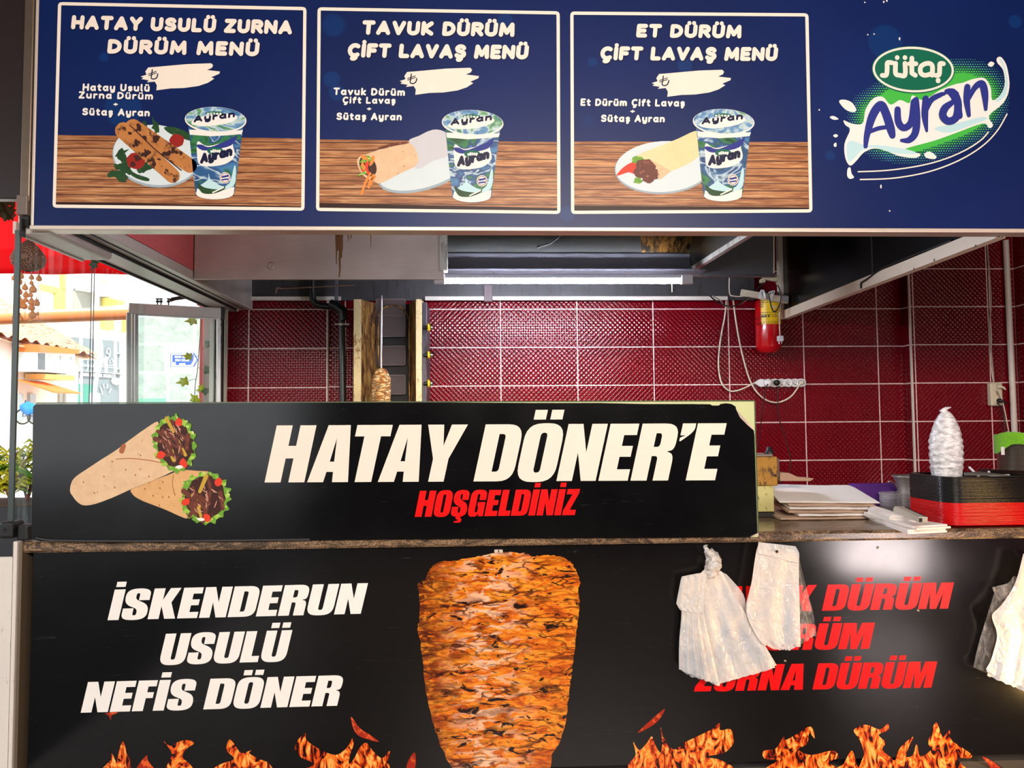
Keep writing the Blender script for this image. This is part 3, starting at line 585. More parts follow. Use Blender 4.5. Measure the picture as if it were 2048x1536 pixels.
for d, food in zip(PANELS, (food1, food2, food3)):
    q = quadmap(d['c']); mb = MB(); frame(mb, d['c'], 6.5, 3, 0); mp = mb.build('menu_panel', CREAM, ms); mp['label'] = d['label']
    (xa, ya), (xb, yb) = d['c'][3], d['c'][2]; w = d['wood']; e = 5
    l = lambda y: d['c'][0][0]+(d['c'][3][0]-d['c'][0][0])*(y-d['c'][0][1])/(d['c'][3][1]-d['c'][0][1])+e
    r = lambda y: d['c'][1][0]+(d['c'][2][0]-d['c'][1][0])*(y-d['c'][1][1])/(d['c'][2][1]-d['c'][1][1])-e
    mb = MB(); mb.poly([(l(w[0]), w[0]), (r(w[1]), w[1]), (r(yb-5), yb-5), (l(ya-5), ya-5)], 0, (), S(1)); k = d['dark']
    mb.poly([(l(k[0]), k[0]), (r(k[1]), k[1]), (r(yb-5), yb-5), (l(ya-5), ya-5)], 1, (), S(1.6)); mb.build('table_print', [WOODP, P_DKWOOD], mp)
    mb = MB(); sh = S(2)
    for t, a, b, c in d['head']:
        soft(mb, t, (a[0]+1.6, a[1]+2.0), (b[0]+1.6, b[1]+2.0), c, sh, 1, .1, .30, .13)
        soft(mb, t, a, b, c, S(3), 0, .1, .30, .13)
    mb.build('heading_lettering', [CREAM, NAVY], mp)
    mb = MB()
    for t, a, b, c in d['cap']:
        soft(mb, t, (a[0]+1, a[1]+1), (b[0]+1, b[1]+1), c, sh, 1, .06, .25, .2); soft(mb, t, a, b, c, S(3), 0, .06, .25, .2)
    mb.build('caption_lettering', [P_WHITE, NAVY], mp)
    price_patch(mp, *d['patch']); food(mp); cup_print(mp, *d['cup'])
# drink logo on the right of the sign
LG = lambda pts: [(x/3.2+1600, y/3.2) for x, y in pts]
mb = MB(); Lf = S(2)
halo = cr([(300, 760), (330, 640), (430, 560), (560, 480), (700, 430), (950, 370), (1100, 375), (1230, 420), (1310, 500), (1345, 620), (1310, 760), (1200, 880), (1050, 960), (900, 1020), (740, 1050), (560, 1040), (420, 990), (330, 900)], 6, True)
core = cr([(430, 760), (480, 650), (600, 560), (800, 560), (960, 480), (1080, 470), (1170, 540), (1210, 650), (1200, 760), (1080, 850), (900, 920), (700, 980), (560, 960), (450, 880)], 6, True)
def inside(p, poly):
    c = False; j = len(poly)-1
    for i in range(len(poly)):
        a, b = poly[i], poly[j]
        if (a[1] > p[1]) != (b[1] > p[1]) and p[0] < (b[0]-a[0])*(p[1]-a[1])/(b[1]-a[1])+a[0]: c = not c
        j = i
    return c
mb.poly(LG(core), 0, (), S(1))
def edge_d(p, poly): return min(math.hypot(p[0]-a[0], p[1]-a[1]) for a in poly)
for j in range(46):
    for i in range(70):
        p = (290+i*15.4+(7.7 if j % 2 else 0), 350+j*15.4)
        if not inside(p, halo): continue
        d_ = edge_d(p, halo); r = min(8.4, 1.6+d_*.062)
        if inside(p, core) and edge_d(p, core) > 40: continue
        mb.poly(LG(ell(p[0], p[1], r, r, 7)), 1 if d_ < 55 else 0, (), S(1.3))
mb.build('halftone_print', [P_LIME, pmat('print_mint', (92, 196, 150))], ms)
mb = MB()
splash = cr([(280, 770), (330, 790), (400, 790), (420, 700), (470, 630), (530, 620), (580, 670), (640, 640), (700, 660), (720, 610), (790, 640), (900, 575), (990, 540), (1040, 530), (1110, 505), (1180, 500), (1220, 560), (1230, 640), (1280, 610), (1310, 540), (1300, 450), (1262, 400), (1262, 370), (1290, 368), (1325, 430), (1340, 560), (1300, 660), (1210, 740), (1235, 800), (1210, 820), (1170, 790), (1000, 850), (860, 900), (680, 950), (700, 970), (770, 985), (740, 1010), (640, 1000), (560, 970), (480, 950), (410, 975), (360, 1030), (320, 1060), (290, 1010), (285, 920), (320, 830), (290, 800)], 4, True)
mb.poly(LG(splash), 0, (), S(2))
for poly in ([(250, 650), (280, 637), (330, 655), (360, 700), (340, 718), (290, 700)], [(190, 750), (215, 742), (247, 762), (215, 766)], [(212, 868), (228, 858), (244, 868), (228, 880)], [(215, 925), (230, 912), (234, 935), (222, 940)], [(305, 1080), (322, 1072), (330, 1110), (346, 1135), (320, 1145), (302, 1125)], [(795, 985), (830, 970), (872, 1000), (860, 1018), (810, 1010)], [(1202, 415), (1220, 394), (1244, 405), (1225, 428)]):
    mb.poly(LG(cr(poly, 4, True)), 0, (), S(2))
mb.poly(LG(cr([(300, 930), (330, 900), (420, 930), (520, 930), (700, 960), (740, 985), (600, 980), (480, 945), (400, 960), (330, 1030), (305, 1020)], 4, True)), 1, (), S(2.4)); mb.poly(LG(cr([(860, 820), (1000, 790), (1150, 750), (1200, 760), (1100, 800), (950, 850)], 4, True)), 1, (), S(2.4)); mb.poly(LG(cr([(1275, 375), (1300, 400), (1330, 520), (1310, 620), (1250, 650), (1310, 560), (1310, 460)], 4, True)), 1, (), S(2.4))
stroke(mb, LG(cr([(372, 1099), (560, 1090), (760, 1062), (920, 1020), (1060, 960), (1160, 895), (1205, 845)], 6)), 1.25, S(2), 2); stroke(mb, LG(cr([(385, 1149), (600, 1140), (820, 1100), (1010, 1030), (1160, 940), (1260, 840), (1325, 730)], 6)), 1.25, S(2), 2)
R_ = random.Random(11)
for x, y, h in ((415, 15, 7), (536, 12, 12), (556, 4, 14), (434, 222, 8), (474, 218, 8), (637, 248, 18), (123, 703, 9), (518, 1194, 22), (574, 1350, 8)): mb.poly(LG(ell(x, y, 5, h*.6, 10)), 2, (), S(2))
mb.build('splash_print', [P_WHITE, P_ICE, CREAM], ms)
mb = MB()
mb.poly(LG(ell(725, 447, 266, 152, 48, .04)), 1, (), S(3)); mb.poly(LG(ell(725, 445, 260, 146, 48, .04)), 0, (), S(3.4)); mb.poly(LG(ell(725, 445, 246, 132, 48, .04)), 1, (), S(3.8))
k3 = 0; f3 = lambda x, y, e=0: S(4.4)(x/3.2+1600, y/3.2, e)
for pts in ([(590, 402), (560, 402), (558, 440), (552, 480), (526, 482)], [(612, 405), (612, 470), (640, 482), (672, 480), (672, 405)], [(716, 372), (716, 468), (738, 482)], [(700, 408), (742, 408)], [(846, 482), (846, 420), (815, 405), (775, 425), (772, 465), (800, 482), (846, 470)], [(918, 408), (896, 408), (894, 440), (890, 478), (868, 482)], [(884, 512), (884, 518)], [(622, 368), (622, 369)], [(672, 368), (672, 369)]):
    k3 = stroke(mb, cr(pts, 5) if len(pts) > 3 else pts, 15, f3, 0, k0=k3 if k3 < 120 else 0)
mb.build('oval_logo_print', [CREAM, P_OVAL], ms)
mb = MB(); k4 = 0; f4 = lambda x, y, e=0: S(5)(x/3.2+1600, y/3.2, e)
def brush(pts, rs):
    global k4
    c = cr([p+(r,) for p, r in zip(pts, rs)], 7); k4 = stroke(mb, [(x, y) for x, y, _ in c], [max(3, r) for *_, r in c], f4, 0, k0=k4)
brush([(420, 938), (430, 860), (465, 740), (515, 672), (548, 720), (580, 820), (592, 868)], [13, 20, 27, 27, 27, 27, 20]); brush([(432, 850), (500, 822), (570, 812)], [12, 14, 12])
brush([(625, 700), (630, 780), (665, 818), (712, 780), (730, 650)], [20, 22, 22, 22, 20]); brush([(742, 640), (748, 760), (738, 850), (700, 895), (650, 898)], [20, 23, 23, 20, 10])
brush([(805, 630), (800, 740), (812, 838)], [20, 21, 8]); brush([(806, 710), (840, 640), (900, 606), (925, 600)], [14, 18, 15, 10])
brush([(1000, 600), (950, 580), (985, 640), (930, 690), (915, 740), (950, 775), (1000, 750), (1012, 660), (985, 590), (940, 585)], [18, 14, 14, 24, 24, 24, 24, 24, 20, 16]); brush([(1010, 660), (1022, 742)], [22, 20])
brush([(1072, 555), (1068, 640), (1082, 738)], [19, 20, 12]); brush([(1076, 640), (1120, 560), (1165, 535), (1184, 600), (1190, 700)], [12, 18, 22, 22, 10])
mb.build('wordmark_print', P_INK, ms)
# ------------------------------------------------------------------ black welcome board standing on the worktop
def vinyl(name, col, rough=.16):
    n = N(name, rough, 0, .5); v = n.co((1, 1, 1)); sc = n.ramp(n.noise(n.co((2, 2, 40), rot=(0, .5, 0)), 3, 5, .7, 1.5), [(.66, 0.0), (.70, .10)])
    n.set('Base Color', n.mix(sc, n.mix(n.noise(v, 6), lin(col), lin(tuple(x*1.3+2 for x in col))), lin((150, 150, 150))))
    n.set('Roughness', n.m('ADD', rough, n.m('MULTIPLY', n.noise(v, 4, 3), .12))); return n.mat
BLK = vinyl('black_vinyl', (7, 7, 9), .09); P_RED2 = pmat('print_red', (238, 10, 12), .3); P_CRM = pmat('print_cream_letter', (238, 226, 212), .3); P_WL = pmat('print_white_letter', (244, 240, 234), .3); P_DKR = pmat('print_letter_shade', (120, 6, 8), .3)
BY = -.038
SB_ = lambda layer: S(layer, BY)
wb = thing('welcome_board', 'long black welcome board with big cream lettering and two wraps, standing on the worktop', 'sign', (-1.849, BY, ZT-.02))
PALE = mat('pale_green_acrylic', (206, 212, 160), .2, spec=.6); AC_EDGE = mat('acrylic_edge', (84, 98, 70), .2, spec=.5)
mb = MB(); mb.prism([(76, 808), (1509, 802.5), (1517, 1074), (70, 1080)], BY+.001, BY+.010, lambda x, y, e: P(x, y, e)); mb.build('acrylic_panel', PALE, wb)
mb = MB(); mb.prism([(72, 805), (1509.5, 800.5), (1509.5, 803), (72, 807.4)], BY+.0005, BY+.0105, lambda x, y, e: P(x, y, e)); mb.prism([(1508, 802), (1510.5, 802), (1518, 1074), (1515.5, 1074)], BY+.0005, BY+.0105, lambda x, y, e: P(x, y, e)); mb.build('panel_edge', AC_EDGE, wb)
out = [(66, 813), (72, 808), (300, 807), (620, 805.5), (900, 805), (1060, 806), (1200, 806), (1290, 808), (1380, 808), (1420, 808.5), (1424, 811), (1438, 811), (1441, 808), (1452, 806.5), (1463, 808), (1471, 813), (1473, 821), (1482, 835), (1496, 849), (1507, 858), (1509, 870), (1515, 1069), (1500, 1074), (1300, 1076), (1000, 1077), (600, 1081), (300, 1083), (80, 1083), (64, 1078), (63, 1068)]
mb = MB(); mb.poly(out, 0, (), SB_(.5));  mb.build('vinyl_sheet', BLK, wb)
mb = MB(); mb.add([P(1471, 816, BY-.001), P(1486, 834, BY-.012), P(1507, 857, BY-.002), P(1509, 862, BY-.001), P(1496, 851, BY-.001), P(1480, 835, BY-.001)], [(0, 1, 5), (1, 2, 4, 5), (2, 3, 4)], 0, True); mb.build('peeling_corner', mat('vinyl_back', (226, 200, 190), .5), wb); mb = MB(); mb.add([P(1500, 1073, BY-.001), P(1516, 1066, BY-.004), P(1518, 1074, BY-.001), P(1514, 1069, BY-.0015)], [(0, 1, 3), (1, 2, 3)], 0)
mb.build('lifted_corner', mat('vinyl_back', (226, 200, 190), .5), wb)
mb = MB(); mb.tube(cr([P(72, 1076, BY-.004), P(120, 1081, BY-.006), P(300, 1082, BY-.005), P(450, 1081, BY-.004), P(620, 1079, BY-.002)], 6), .005, 8); mb.build('sealant_bead', mat('sealant', (58, 56, 58), .3), wb)
mb = MB(); heavy(mb, "HATAY DÖNER'E", (529, 965), (1430, 960.5), 114, SB_(1.5), 0, .215, .05); o = mb.build('headline_lettering', P_CRM, wb)
mb = MB(); heavy(mb, 'HOŞGELDİNİZ', (829.5, 1033.8), (1150, 1030), 52, SB_(1.5), 0, .2, .06); o = mb.build('greeting_lettering', P_RED2, wb)
k = lambda pts: [(x/3.657, y/3.657+800) for x, y in pts]
mb = MB()
def filling(cx, cy, rx, ry, rot, seed, lay):
    R_ = random.Random(seed); T = lambda a, q: (cx+q*rx*cos(a)*cos(rot)-q*ry*sin(a)*sin(rot), cy+q*rx*cos(a)*sin(rot)+q*ry*sin(a)*cos(rot))
    pts = []
    for i in range(34):
        a = 2*pi*i/34; q = 1.16+(.11 if i % 2 else -.06)+R_.uniform(-.06, .08); pts.append(T(a, q))
    mb.poly(k(cr(pts, 3, True)), 2, (), SB_(lay))
    for i in range(12): x, y = T(2*pi*i/12+.2, 1.08); mb.poly(k(blob(x, y, 26, 1, .6, 10, .3, i+seed, a)), 6 if i % 3 else 2, (), SB_(lay+.1+.04*i))
    mb.poly(k(blob(cx, cy, 1, rx*.98, ry*.98, 30, .05, seed, rot)), 4, (), SB_(lay+.8))
    for i in range(19):
        a, q = R_.uniform(0, 2*pi), R_.uniform(.05, .78)**.7; x, y = T(a, q); b = rot+R_.uniform(-.9, .9)+1.0; L = R_.uniform(34, 62); w = R_.uniform(12, 21)
        mb.poly(k(capsule((x-L*cos(b), y-L*sin(b)), (x+L*cos(b), y+L*sin(b)), w, w*.8, 5)), 7 if i % 6 == 4 else (4 if i % 3 == 1 else 3), (), SB_(lay+.9+.06*i))
    for i in range(16):
        a, q = R_.uniform(0, 2*pi), R_.uniform(.1, .8); x, y = T(a, q); b = rot+R_.uniform(-.9, .9)+1.0; L = R_.uniform(12, 30)
        stroke(mb, k([(x-L*cos(b), y-L*sin(b)), (x, y+3), (x+L*cos(b), y+L*sin(b))]), [.5, 1.1, .5], SB_(lay+2.06+.01*i), 10)
    for a in (1.2, -1.1, 2.7): x, y = T(a, .95); mb.poly(k(blob(x, y, 36, 1, .8, 7, .14, seed+int(a*9), a)), 5, (), SB_(lay+2.2+.1*a))
    x, y = T(1.5, 1.02); mb.poly(k(blob(x, y, 20, 1.4, .6, 10, .15, seed)), 8, (), SB_(lay+2.6))
mb.poly(k(cr([(960, 655), (1050, 615), (1250, 540), (1320, 511), (1440, 518), (1530, 530), (1420, 600), (1350, 660), (1330, 740), (1350, 800), (1370, 862), (1330, 856), (1200, 798), (1060, 745), (995, 712), (966, 684)], 4, True)), 1, (), SB_(1))
filling(1500, 715, 150, 158, .25, 21, 1.2)
mb.poly(k(cr([(1155, 158), (1060, 212), (940, 298), (850, 366), (740, 436), (640, 502), (560, 556), (524, 600), (512, 665), (532, 704), (562, 742), (602, 768), (660, 768), (740, 746), (850, 702), (960, 652), (1080, 604), (1180, 562), (1250, 528), (1272, 512), (1240, 480), (1200, 400), (1165, 320), (1150, 240)], 4, True)), 0, (), SB_(5.6))
stroke(mb, k(cr([(850, 432), (960, 428), (1080, 440), (1190, 462), (1240, 490)], 5)), .8, SB_(6), 9); mb.poly(k(capsule((890, 372), (905, 335), 20, 16, 6)), 9, (), SB_(6.1))
for x, y in ((1028, 405), (990, 548), (920, 510), (690, 680), (760, 560), (1090, 560), (820, 450), (610, 600), (840, 640)): mb.poly(k(ell(x, y, 5, 8, 8, -.5)), 9, (), SB_(6.2))
filling(1275, 318, 128, 172, -.15, 5, 6.2)
stroke(mb, k(cr([(1268, 545), (1262, 620), (1280, 700)], 5)), .7, SB_(1.15), 9)
for x, y in ((1190, 600), (1165, 770), (1060, 650), (1235, 710), (1120, 700), (1170, 645), (1190, 710)): mb.poly(k(ell(x, y, 5, 9, 8, -.5)), 9, (), SB_(1.15))
mb.build('wrap_print', [P_TORT, spotty('print_toasted_tortilla', (232, 188, 132), (206, 150, 96), (150, 86, 48), 50, .64, .72), P_GREEN, P_MEAT, P_MEAT2, P_RED, spotty('print_pale_lettuce', (178, 210, 84), (140, 186, 60), (226, 236, 160), 60), P_PEPPER, P_WHITE, pmat('print_scorch', (170, 100, 62)), pmat('print_meat_sheen', (206, 150, 126))], wb)

# ------------------------------------------------------------------ black kebab poster on the counter front
po = thing('kebab_poster', 'black poster covering the counter front with a giant printed kebab, flames and menu words', 'poster', (-1.84, .0, .04))
x0, x1 = P(66, 1150).x, 3.1; z0, z1 = .06, .984
mb = MB(); mb.add([(P(67, 1112).x, 0, z1), (x1, 0, z1), (x1, 0, z0), (P(60, 1536).x-.01, 0, z0), (P(67, 1112).x, .006, z1), (x1, .006, z1), (x1, .006, z0), (P(60, 1536).x-.01, .006, z0)], [(0, 1, 2, 3), (7, 6, 5, 4), (0, 3, 7, 4), (1, 5, 6, 2), (0, 4, 5, 1), (3, 2, 6, 7)]); mb.build('poster_sheet', BLK, po)
mb = MB()
for t, a, b, c in (('İSKENDERUN', (215, 1240.5), (721.5, 1227.5), 61), ('USULÜ', (317, 1330), (570, 1322.5), 62), ('NEFİS DÖNER', (161.4, 1425.5), (675, 1411.5), 61)): heavy(mb, t, a, b, c, S(1), 0, .24, .05)
mb.build('slogan_lettering', P_WL, po)
mb = MB()
for t, a, b, c in (('TAVUK DÜRÜM', (1398, 1226), (1896, 1217), 52), ('ET DÜRÜM', (1379, 1303), (1738, 1297.4), 52), ('ZURNA DÜRÜM', (1388, 1383), (1862.5, 1375), 52)):
    heavy(mb, t, a, b, c, S(1), 0, .23, .05)
mb.build('menu_lettering', P_RED2, po)
n = N('print_kebab', .2, 0, .4); X = n.xyz()
v = n.co((5.5, 1, 19)); d1 = n.noise(v, 1.5, 5, .62, 1.3); v2 = n.co((8, 1, 26), (3, 0, 1)); d2 = n.noise(v2, 1.3, 4, .6, 2.2)
c = n.ramp(d1, [(.27, (104, 32, 8)), (.37, (186, 80, 14)), (.48, (228, 118, 22)), (.60, (248, 158, 44)), (.74, (196, 88, 20))])
c = n.mix(n.ramp(d2, [(.56, 0.0), (.63, .85)]), c, lin((176, 70, 22)))
vb = n.new('TexVoronoi', {'Vector': n.new('VectorMath', {0: n.co((7, 1, 30)), 1: n.new('Vector'+'Math', {0: n.new('TexNoise', {'Vector': n.co((4, 1, 10)), 'Scale': 2.2}).outputs['Color'], 1: (2.2, 0, 2.2)}, operation='MULTIPLY').outputs[0]}, operation='ADD').outputs[0], 'Scale': 1.1}, feature='DISTANCE_TO_EDGE').outputs[0]
crack = n.ramp(vb, [(.0, 1.0), (.05, .75), (.11, 0.0)]); cm = n.ramp(n.noise(n.co((3, 1, 7), (9, 0, 2)), 2.4, 3), [(.42, 0.0), (.62, 1.0)])
xw = n.m('SUBTRACT', X[0], P(975, 1300).x+1.84); pale = n.m('SUBTRACT', 1.0, n.m('ABSOLUTE', n.m('DIVIDE', xw, .22)), clamp=True)
pm = n.ramp(n.noise(n.co((7, 1, 21), (1, 0, 5)), 1.6, 3, .5, 1.0), [(.50, 0.0), (.56, 1.0)])
c = n.mix(n.m('MULTIPLY', n.m('MULTIPLY', pm, pale), .95), c, lin((248, 196, 158)))
c = n.mix(n.m('MULTIPLY', crack, n.m('ADD', .25, n.m('MULTIPLY', cm, .75))), c, lin((62, 14, 8)))
c = n.mix(n.ramp(n.noise(n.co((6, 1, 16), (4, 0, 8)), 1.8, 4, .6, 1.2), [(.58, 0.0), (.63, 1.0)]), c, lin((30, 10, 8)))
lf = n.m('SUBTRACT', 1.0, n.m('DIVIDE', n.m('SUBTRACT', X[0], P(850, 1300).x+1.84), .17), clamp=True)
c = n.mix(n.m('MULTIPLY', lf, n.ramp(n.noise(n.co((8, 1, 20), (2, 0, 3)), 2.2, 4, .6, 1), [(.36, 0.0), (.56, .95)])), c, lin((84, 30, 12)))
c = n.mix(n.ramp(n.noise(n.co((30, 1, 34)), 1.5, 2), [(.68, 0.0), (.72, .9)]), c, lin((140, 26, 10)))
n.set('Base Color', c); KEB = n.mat
kp = lambda pts: [(x/3.2267+740, y/3.2267+1060) for x, y in pts]
base_pts = [(760, 158), (800, 150), (870, 145), (950, 143), (1010, 150), (1050, 168), (1120, 163), (1190, 165), (1270, 190), (1310, 225), (1335, 275), (1355, 340), (1342, 400), (1356, 470), (1345, 560), (1330, 680), (1310, 850), (1298, 940), (1285, 1050), (1262, 1230), (1232, 1350), (1180, 1440), (1165, 1536), (1130, 1700), (1060, 1900), (700, 1900), (600, 1700), (545, 1560), (508, 1500), (460, 1400), (425, 1300), (408, 1240), (375, 1130), (352, 960), (330, 760), (306, 640), (322, 560), (318, 420), (310, 345), (352, 318), (380, 262), (400, 236), (460, 203), (540, 200), (620, 182), (690, 172)]
R_ = random.Random(3); ed = [(x+R_.uniform(-5, 5), y+R_.uniform(-4, 4)) for x, y in cr(base_pts, 5, True)]
mb = MB(); mb.poly(kp(ed), 0, (), S(1)); mb.build('kebab_print', KEB, po)
mb = MB(); mb.poly(kp(fillet([(803, 126, 4), (856, 126, 4), (858, 147), (802, 147)])), 0, (), S(1)); mb.poly(kp([(826, 128), (834, 128), (834, 146), (826, 146)]), 1, (), S(1.4)); mb.build('spit_tip_print', [pmat('print_steel', (206, 190, 172)), pmat('print_steel_line', (90, 72, 60))], po)
n = N('print_flame', .2, 0, .4); v = n.co((9, 1, 4.2), rot=(0, .35, 0)); f = n.noise(v, 2.6, 4, .55, 2.6)
n.set('Base Color', n.ramp(f, [(.38, (12, 4, 4)), (.43, (150, 30, 8)), (.48, (226, 80, 16)), (.56, (250, 140, 44)), (.64, (255, 196, 104)), (.74, (238, 104, 24))])); FLAME = n.mat
P_FRED = spotty('print_flame_red', (200, 52, 24), (120, 24, 12), (232, 96, 40), 30, .5, .6)
k5 = lambda pts: [(x/2.695, y/2.695+1060) for x, y in pts]; k7 = lambda pts: [(x/2.738+1300, y/2.738+1060) for x, y in pts]
FL = [(0, k5([(545, 1310), (575, 1262), (600, 1232), (590, 1190), (612, 1218), (628, 1252), (640, 1200), (660, 1138), (676, 1170), (682, 1205), (700, 1242), (692, 1310)])),
 (1, k5([(730, 1310), (752, 1260), (792, 1214), (798, 1244), (840, 1310)])),
 (0, k5([(895, 1310), (905, 1260), (925, 1202), (882, 1138), (918, 1164), (960, 1142), (1010, 1132), (1046, 1150), (1002, 1182), (986, 1228), (1020, 1258), (1042, 1310)])),
 (0, k5([(1140, 1310), (1190, 1262), (1262, 1234), (1220, 1186), (1236, 1130), (1262, 1152), (1300, 1202), (1352, 1188), (1346, 1206), (1412, 1240), (1450, 1258), (1445, 1310)])),
 (0, k5([(1635, 1310), (1690, 1262), (1622, 1226), (1590, 1188), (1600, 1140), (1646, 1094), (1652, 1132), (1720, 1180), (1802, 1212), (1852, 1190), (1886, 1150), (1900, 1120), (1905, 1160), (1890, 1200), (1880, 1260), (1910, 1230), (1935, 1180), (1972, 1146), (2010, 1190), (2060, 1230), (2100, 1190), (2090, 1240), (2060, 1310)])),
 (1, k5([(1893, 1006), (1940, 1068), (2000, 1108), (2042, 1142), (1990, 1130), (1935, 1110), (1905, 1070)])),
 (1, k7([(-68, 1110), (0, 1045), (72, 984), (78, 994), (40, 1050), (-20, 1090)])),
 (0, k7([(-90, 1320), (-78, 1230), (-92, 1160), (-60, 1205), (-20, 1170), (10, 1130), (30, 1180), (60, 1220), (66, 1150), (58, 1080), (78, 1142), (130, 1202), (180, 1168), (260, 1130), (340, 1090), (380, 1056), (384, 1096), (440, 1090), (456, 1140), (452, 1176), (402, 1222), (300, 1242), (388, 1260), (430, 1320)])),
 (0, k7([(640, 1320), (700, 1262), (628, 1252), (622, 1210), (690, 1196), (730, 1132), (742, 1150), (800, 1120), (880, 1076), (902, 1142), (872, 1112), (860, 1170), (812, 1202), (882, 1232), (1000, 1208), (1032, 1246), (980, 1272), (1012, 1320)])),
 (0, k7([(1052, 1320), (1062, 1280), (1102, 1208), (1122, 1244), (1140, 1300), (1160, 1260), (1172, 1222), (1150, 1152), (1116, 1096), (1180, 1066), (1258, 1092), (1302, 1060), (1304, 1096), (1252, 1122), (1290, 1162), (1272, 1202), (1312, 1240), (1340, 1262), (1350, 1240), (1372, 1190), (1440, 1132), (1420, 1182), (1402, 1240), (1440, 1232), (1460, 1172), (1480, 1240), (1540, 1202), (1524, 1160), (1566, 1052), (1602, 1132), (1640, 1096), (1652, 1152), (1750, 1220), (1756, 1248), (1682, 1250), (1712, 1290), (1704, 1320)])),
 (1, k7([(1820, 1240), (1880, 1270), (1935, 1320), (1880, 1320), (1850, 1280)])), (1, k5([(566, 990), (600, 982), (636, 984), (602, 1000), (598, 1024), (584, 1000)])), (1, kp([(235, 1536), (262, 1462), (292, 1440), (290, 1536)]))]
for i, (mi, pts) in enumerate(FL):
    mb = MB(); mb.poly(cr(pts, 4, True), 0, (), S(1+.05*i)); mb.build('flame_print', [FLAME, P_FRED][mi], po)
for px, py in ((1755.5, 1095), (1570, 1322), (1836, 1221)):
    mb = MB(); mb.lathe([(.006, 0), (.005, -.002), (.0001, -.0025)], P(px, py, -.0005), 12, axis='Y'); mb.build('screw', mat('screw_steel', (150, 140, 134), .3, .9), po)

# ------------------------------------------------------------------ bundles of thin plastic bags hanging on the counter front
n = N('thin_plastic', .16, 0, .8); v = n.co((1, 1, .5)); n.set('Base Color', n.mix(n.ramp(n.noise(v, 6, 4, .6, 1.0), [(.38, 0.0), (.62, 1.0)]), lin((214, 218, 224)), lin((255, 244, 232))))
n.bump(n.noise(n.co((9, 9, 6)), 2.6, 3, .5, 1.6), .38, .03)
tb = n.new('BsdfTransparent'); tl = n.new('BsdfTranslucent', {'Color': lin((250, 240, 232))}); a = n.new('MixShader', {0: .25, 1: n.b.outputs[0], 2: tl.outputs[0]})
mx = n.new('MixShader', {0: n.ramp(n.noise(v, 7, 3), [(.35, .03), (.7, .26)]), 1: a.outputs[0], 2: tb.outputs[0]}); n.nt.links.new(mx.outputs[0], n.out.inputs[0]); BAG = n.mat
n = N('clear_plastic', .12, 0, .8); n.set('Base Color', lin((224, 214, 206))); n.bump(n.noise(n.co((12, 12, 5)), 4, 4, .6, 1.5), .6, .02)
mx = n.new('MixShader', {0: n.ramp(n.noise(n.co((9, 9, 4)), 4, 4, .6, 1), [(.35, .55), (.6, .86)]), 1: n.b.outputs[0], 2: n.new('BsdfTransparent').outputs[0]}); n.nt.links.new(mx.outputs[0], n.out.inputs[0]); BAGC = n.mat
def sheet(mb, Lp, Rp, y, fold=.008, nu=26, nv=30, seed=0, jag=0, folds=7, mi=0, lean=0.0):
    """film hanging between two edge curves given in photo pixels, at depth y with vertical folds"""
    def samp(c, t):
        f = t*(len(c)-1); i = min(int(f), len(c)-2); f -= i; p = V(c[i]); q = V(c[i+1]); return p+(q-p)*f
    Lc, Rc = cr(Lp, 4), cr(Rp, 4); R_ = random.Random(seed); jg = [R_.uniform(-jag, jag) for _ in range(nu+1)]
    def fn(u, t):
        p = samp(Lc, t)*(1-u)+samp(Rc, t)*u; py = p.y+(jg[min(nu, int(u*nu+.5))]*(t**8) if jag else 0)
        d = fold*(.25+.75*t)*(sin(u*pi*folds+seed+1.2*sin(t*3+seed))+.8*fbm((u*3+seed*3.1, t*2.2, seed), 1.5))
        return P(p.x, py, y-abs(fold)*1.2+d-lean*t)
    mb.grid(fn, nu, nv, mi)
z8 = lambda pts: [(x/4.8+1320, y/4.8+1080) for x, y in pts]; z7 = lambda pts: [(x/2.738+1300, y/2.738+1060) for x, y in pts]
b1 = thing('plastic_bag_bundle', 'fanned bundle of white plastic bags knotted at the top, hanging left of the flat bags', 'plastic bags', P(1425, 1110, -.03))
for i, (dy, dx, yy) in enumerate(((0, 0, -.05), (-14, -10, -.038), (-26, 14, -.028))):
    mb = MB(); sheet(mb, z8([(440, 270), (380, 340), (352, 500), (372, 700), (420, 900), (480, 1150), (535+dx, 1392+dy)]), z8([(590, 300), (650, 410), (730, 560), (830, 720), (930, 900), (1030, 1050), (1106+dx, 1228+dy)]), yy, .007, seed=i, jag=1.2, folds=6); mb.build('bag', BAG, b1)
for i, (dx, dy, yy) in enumerate(((0, 0, -.06), (30, 18, -.054), (62, 42, -.047), (100, 66, -.04))):
    mb = MB(); sheet(mb, z8([(208+dx*.4, 380), (200+dx*.3, 560), (205+dx*.5, 720), (184+dx*.7, 980), (182+dx, 1240+dy)]), z8([(440, 330), (420, 520), (420, 700), (470, 950), (575, 1398)]), yy, .006, seed=10+i, jag=2.0, folds=9); mb.build('bag', BAG, b1)
mb = MB(); sheet(mb, z8([(210, 350), (196, 400), (156, 610)]), z8([(348, 322), (440, 345), (390, 640)]), -.066, .004, 14, 12, 21); sheet(mb, z8([(156, 610), (190, 668), (215, 680)]), z8([(390, 640), (400, 690), (420, 720)]), -.066, .004, 14, 6, 21); mb.build('bag_handle', BAG, b1)
mb = MB(); sheet(mb, z8([(580, 300), (660, 520), (780, 760)]), z8([(640, 330), (800, 520), (832, 692)]), -.032, .003, 12, 14, 23); mb.build('bag_handle', BAG, b1)
mb = MB(); R_ = random.Random(2)
kt = [P(*z8([p])[0], -.05) for p in ((442, 60), (450, 100), (500, 160), (510, 230), (490, 300), (500, 350))]; kr = [.010, .012, .034, .046, .033, .034]
pth = cr([tuple(p) for p in kt], 6); rad_ = [r[0] for r in cr([(r, 0) for r in kr], 6)]
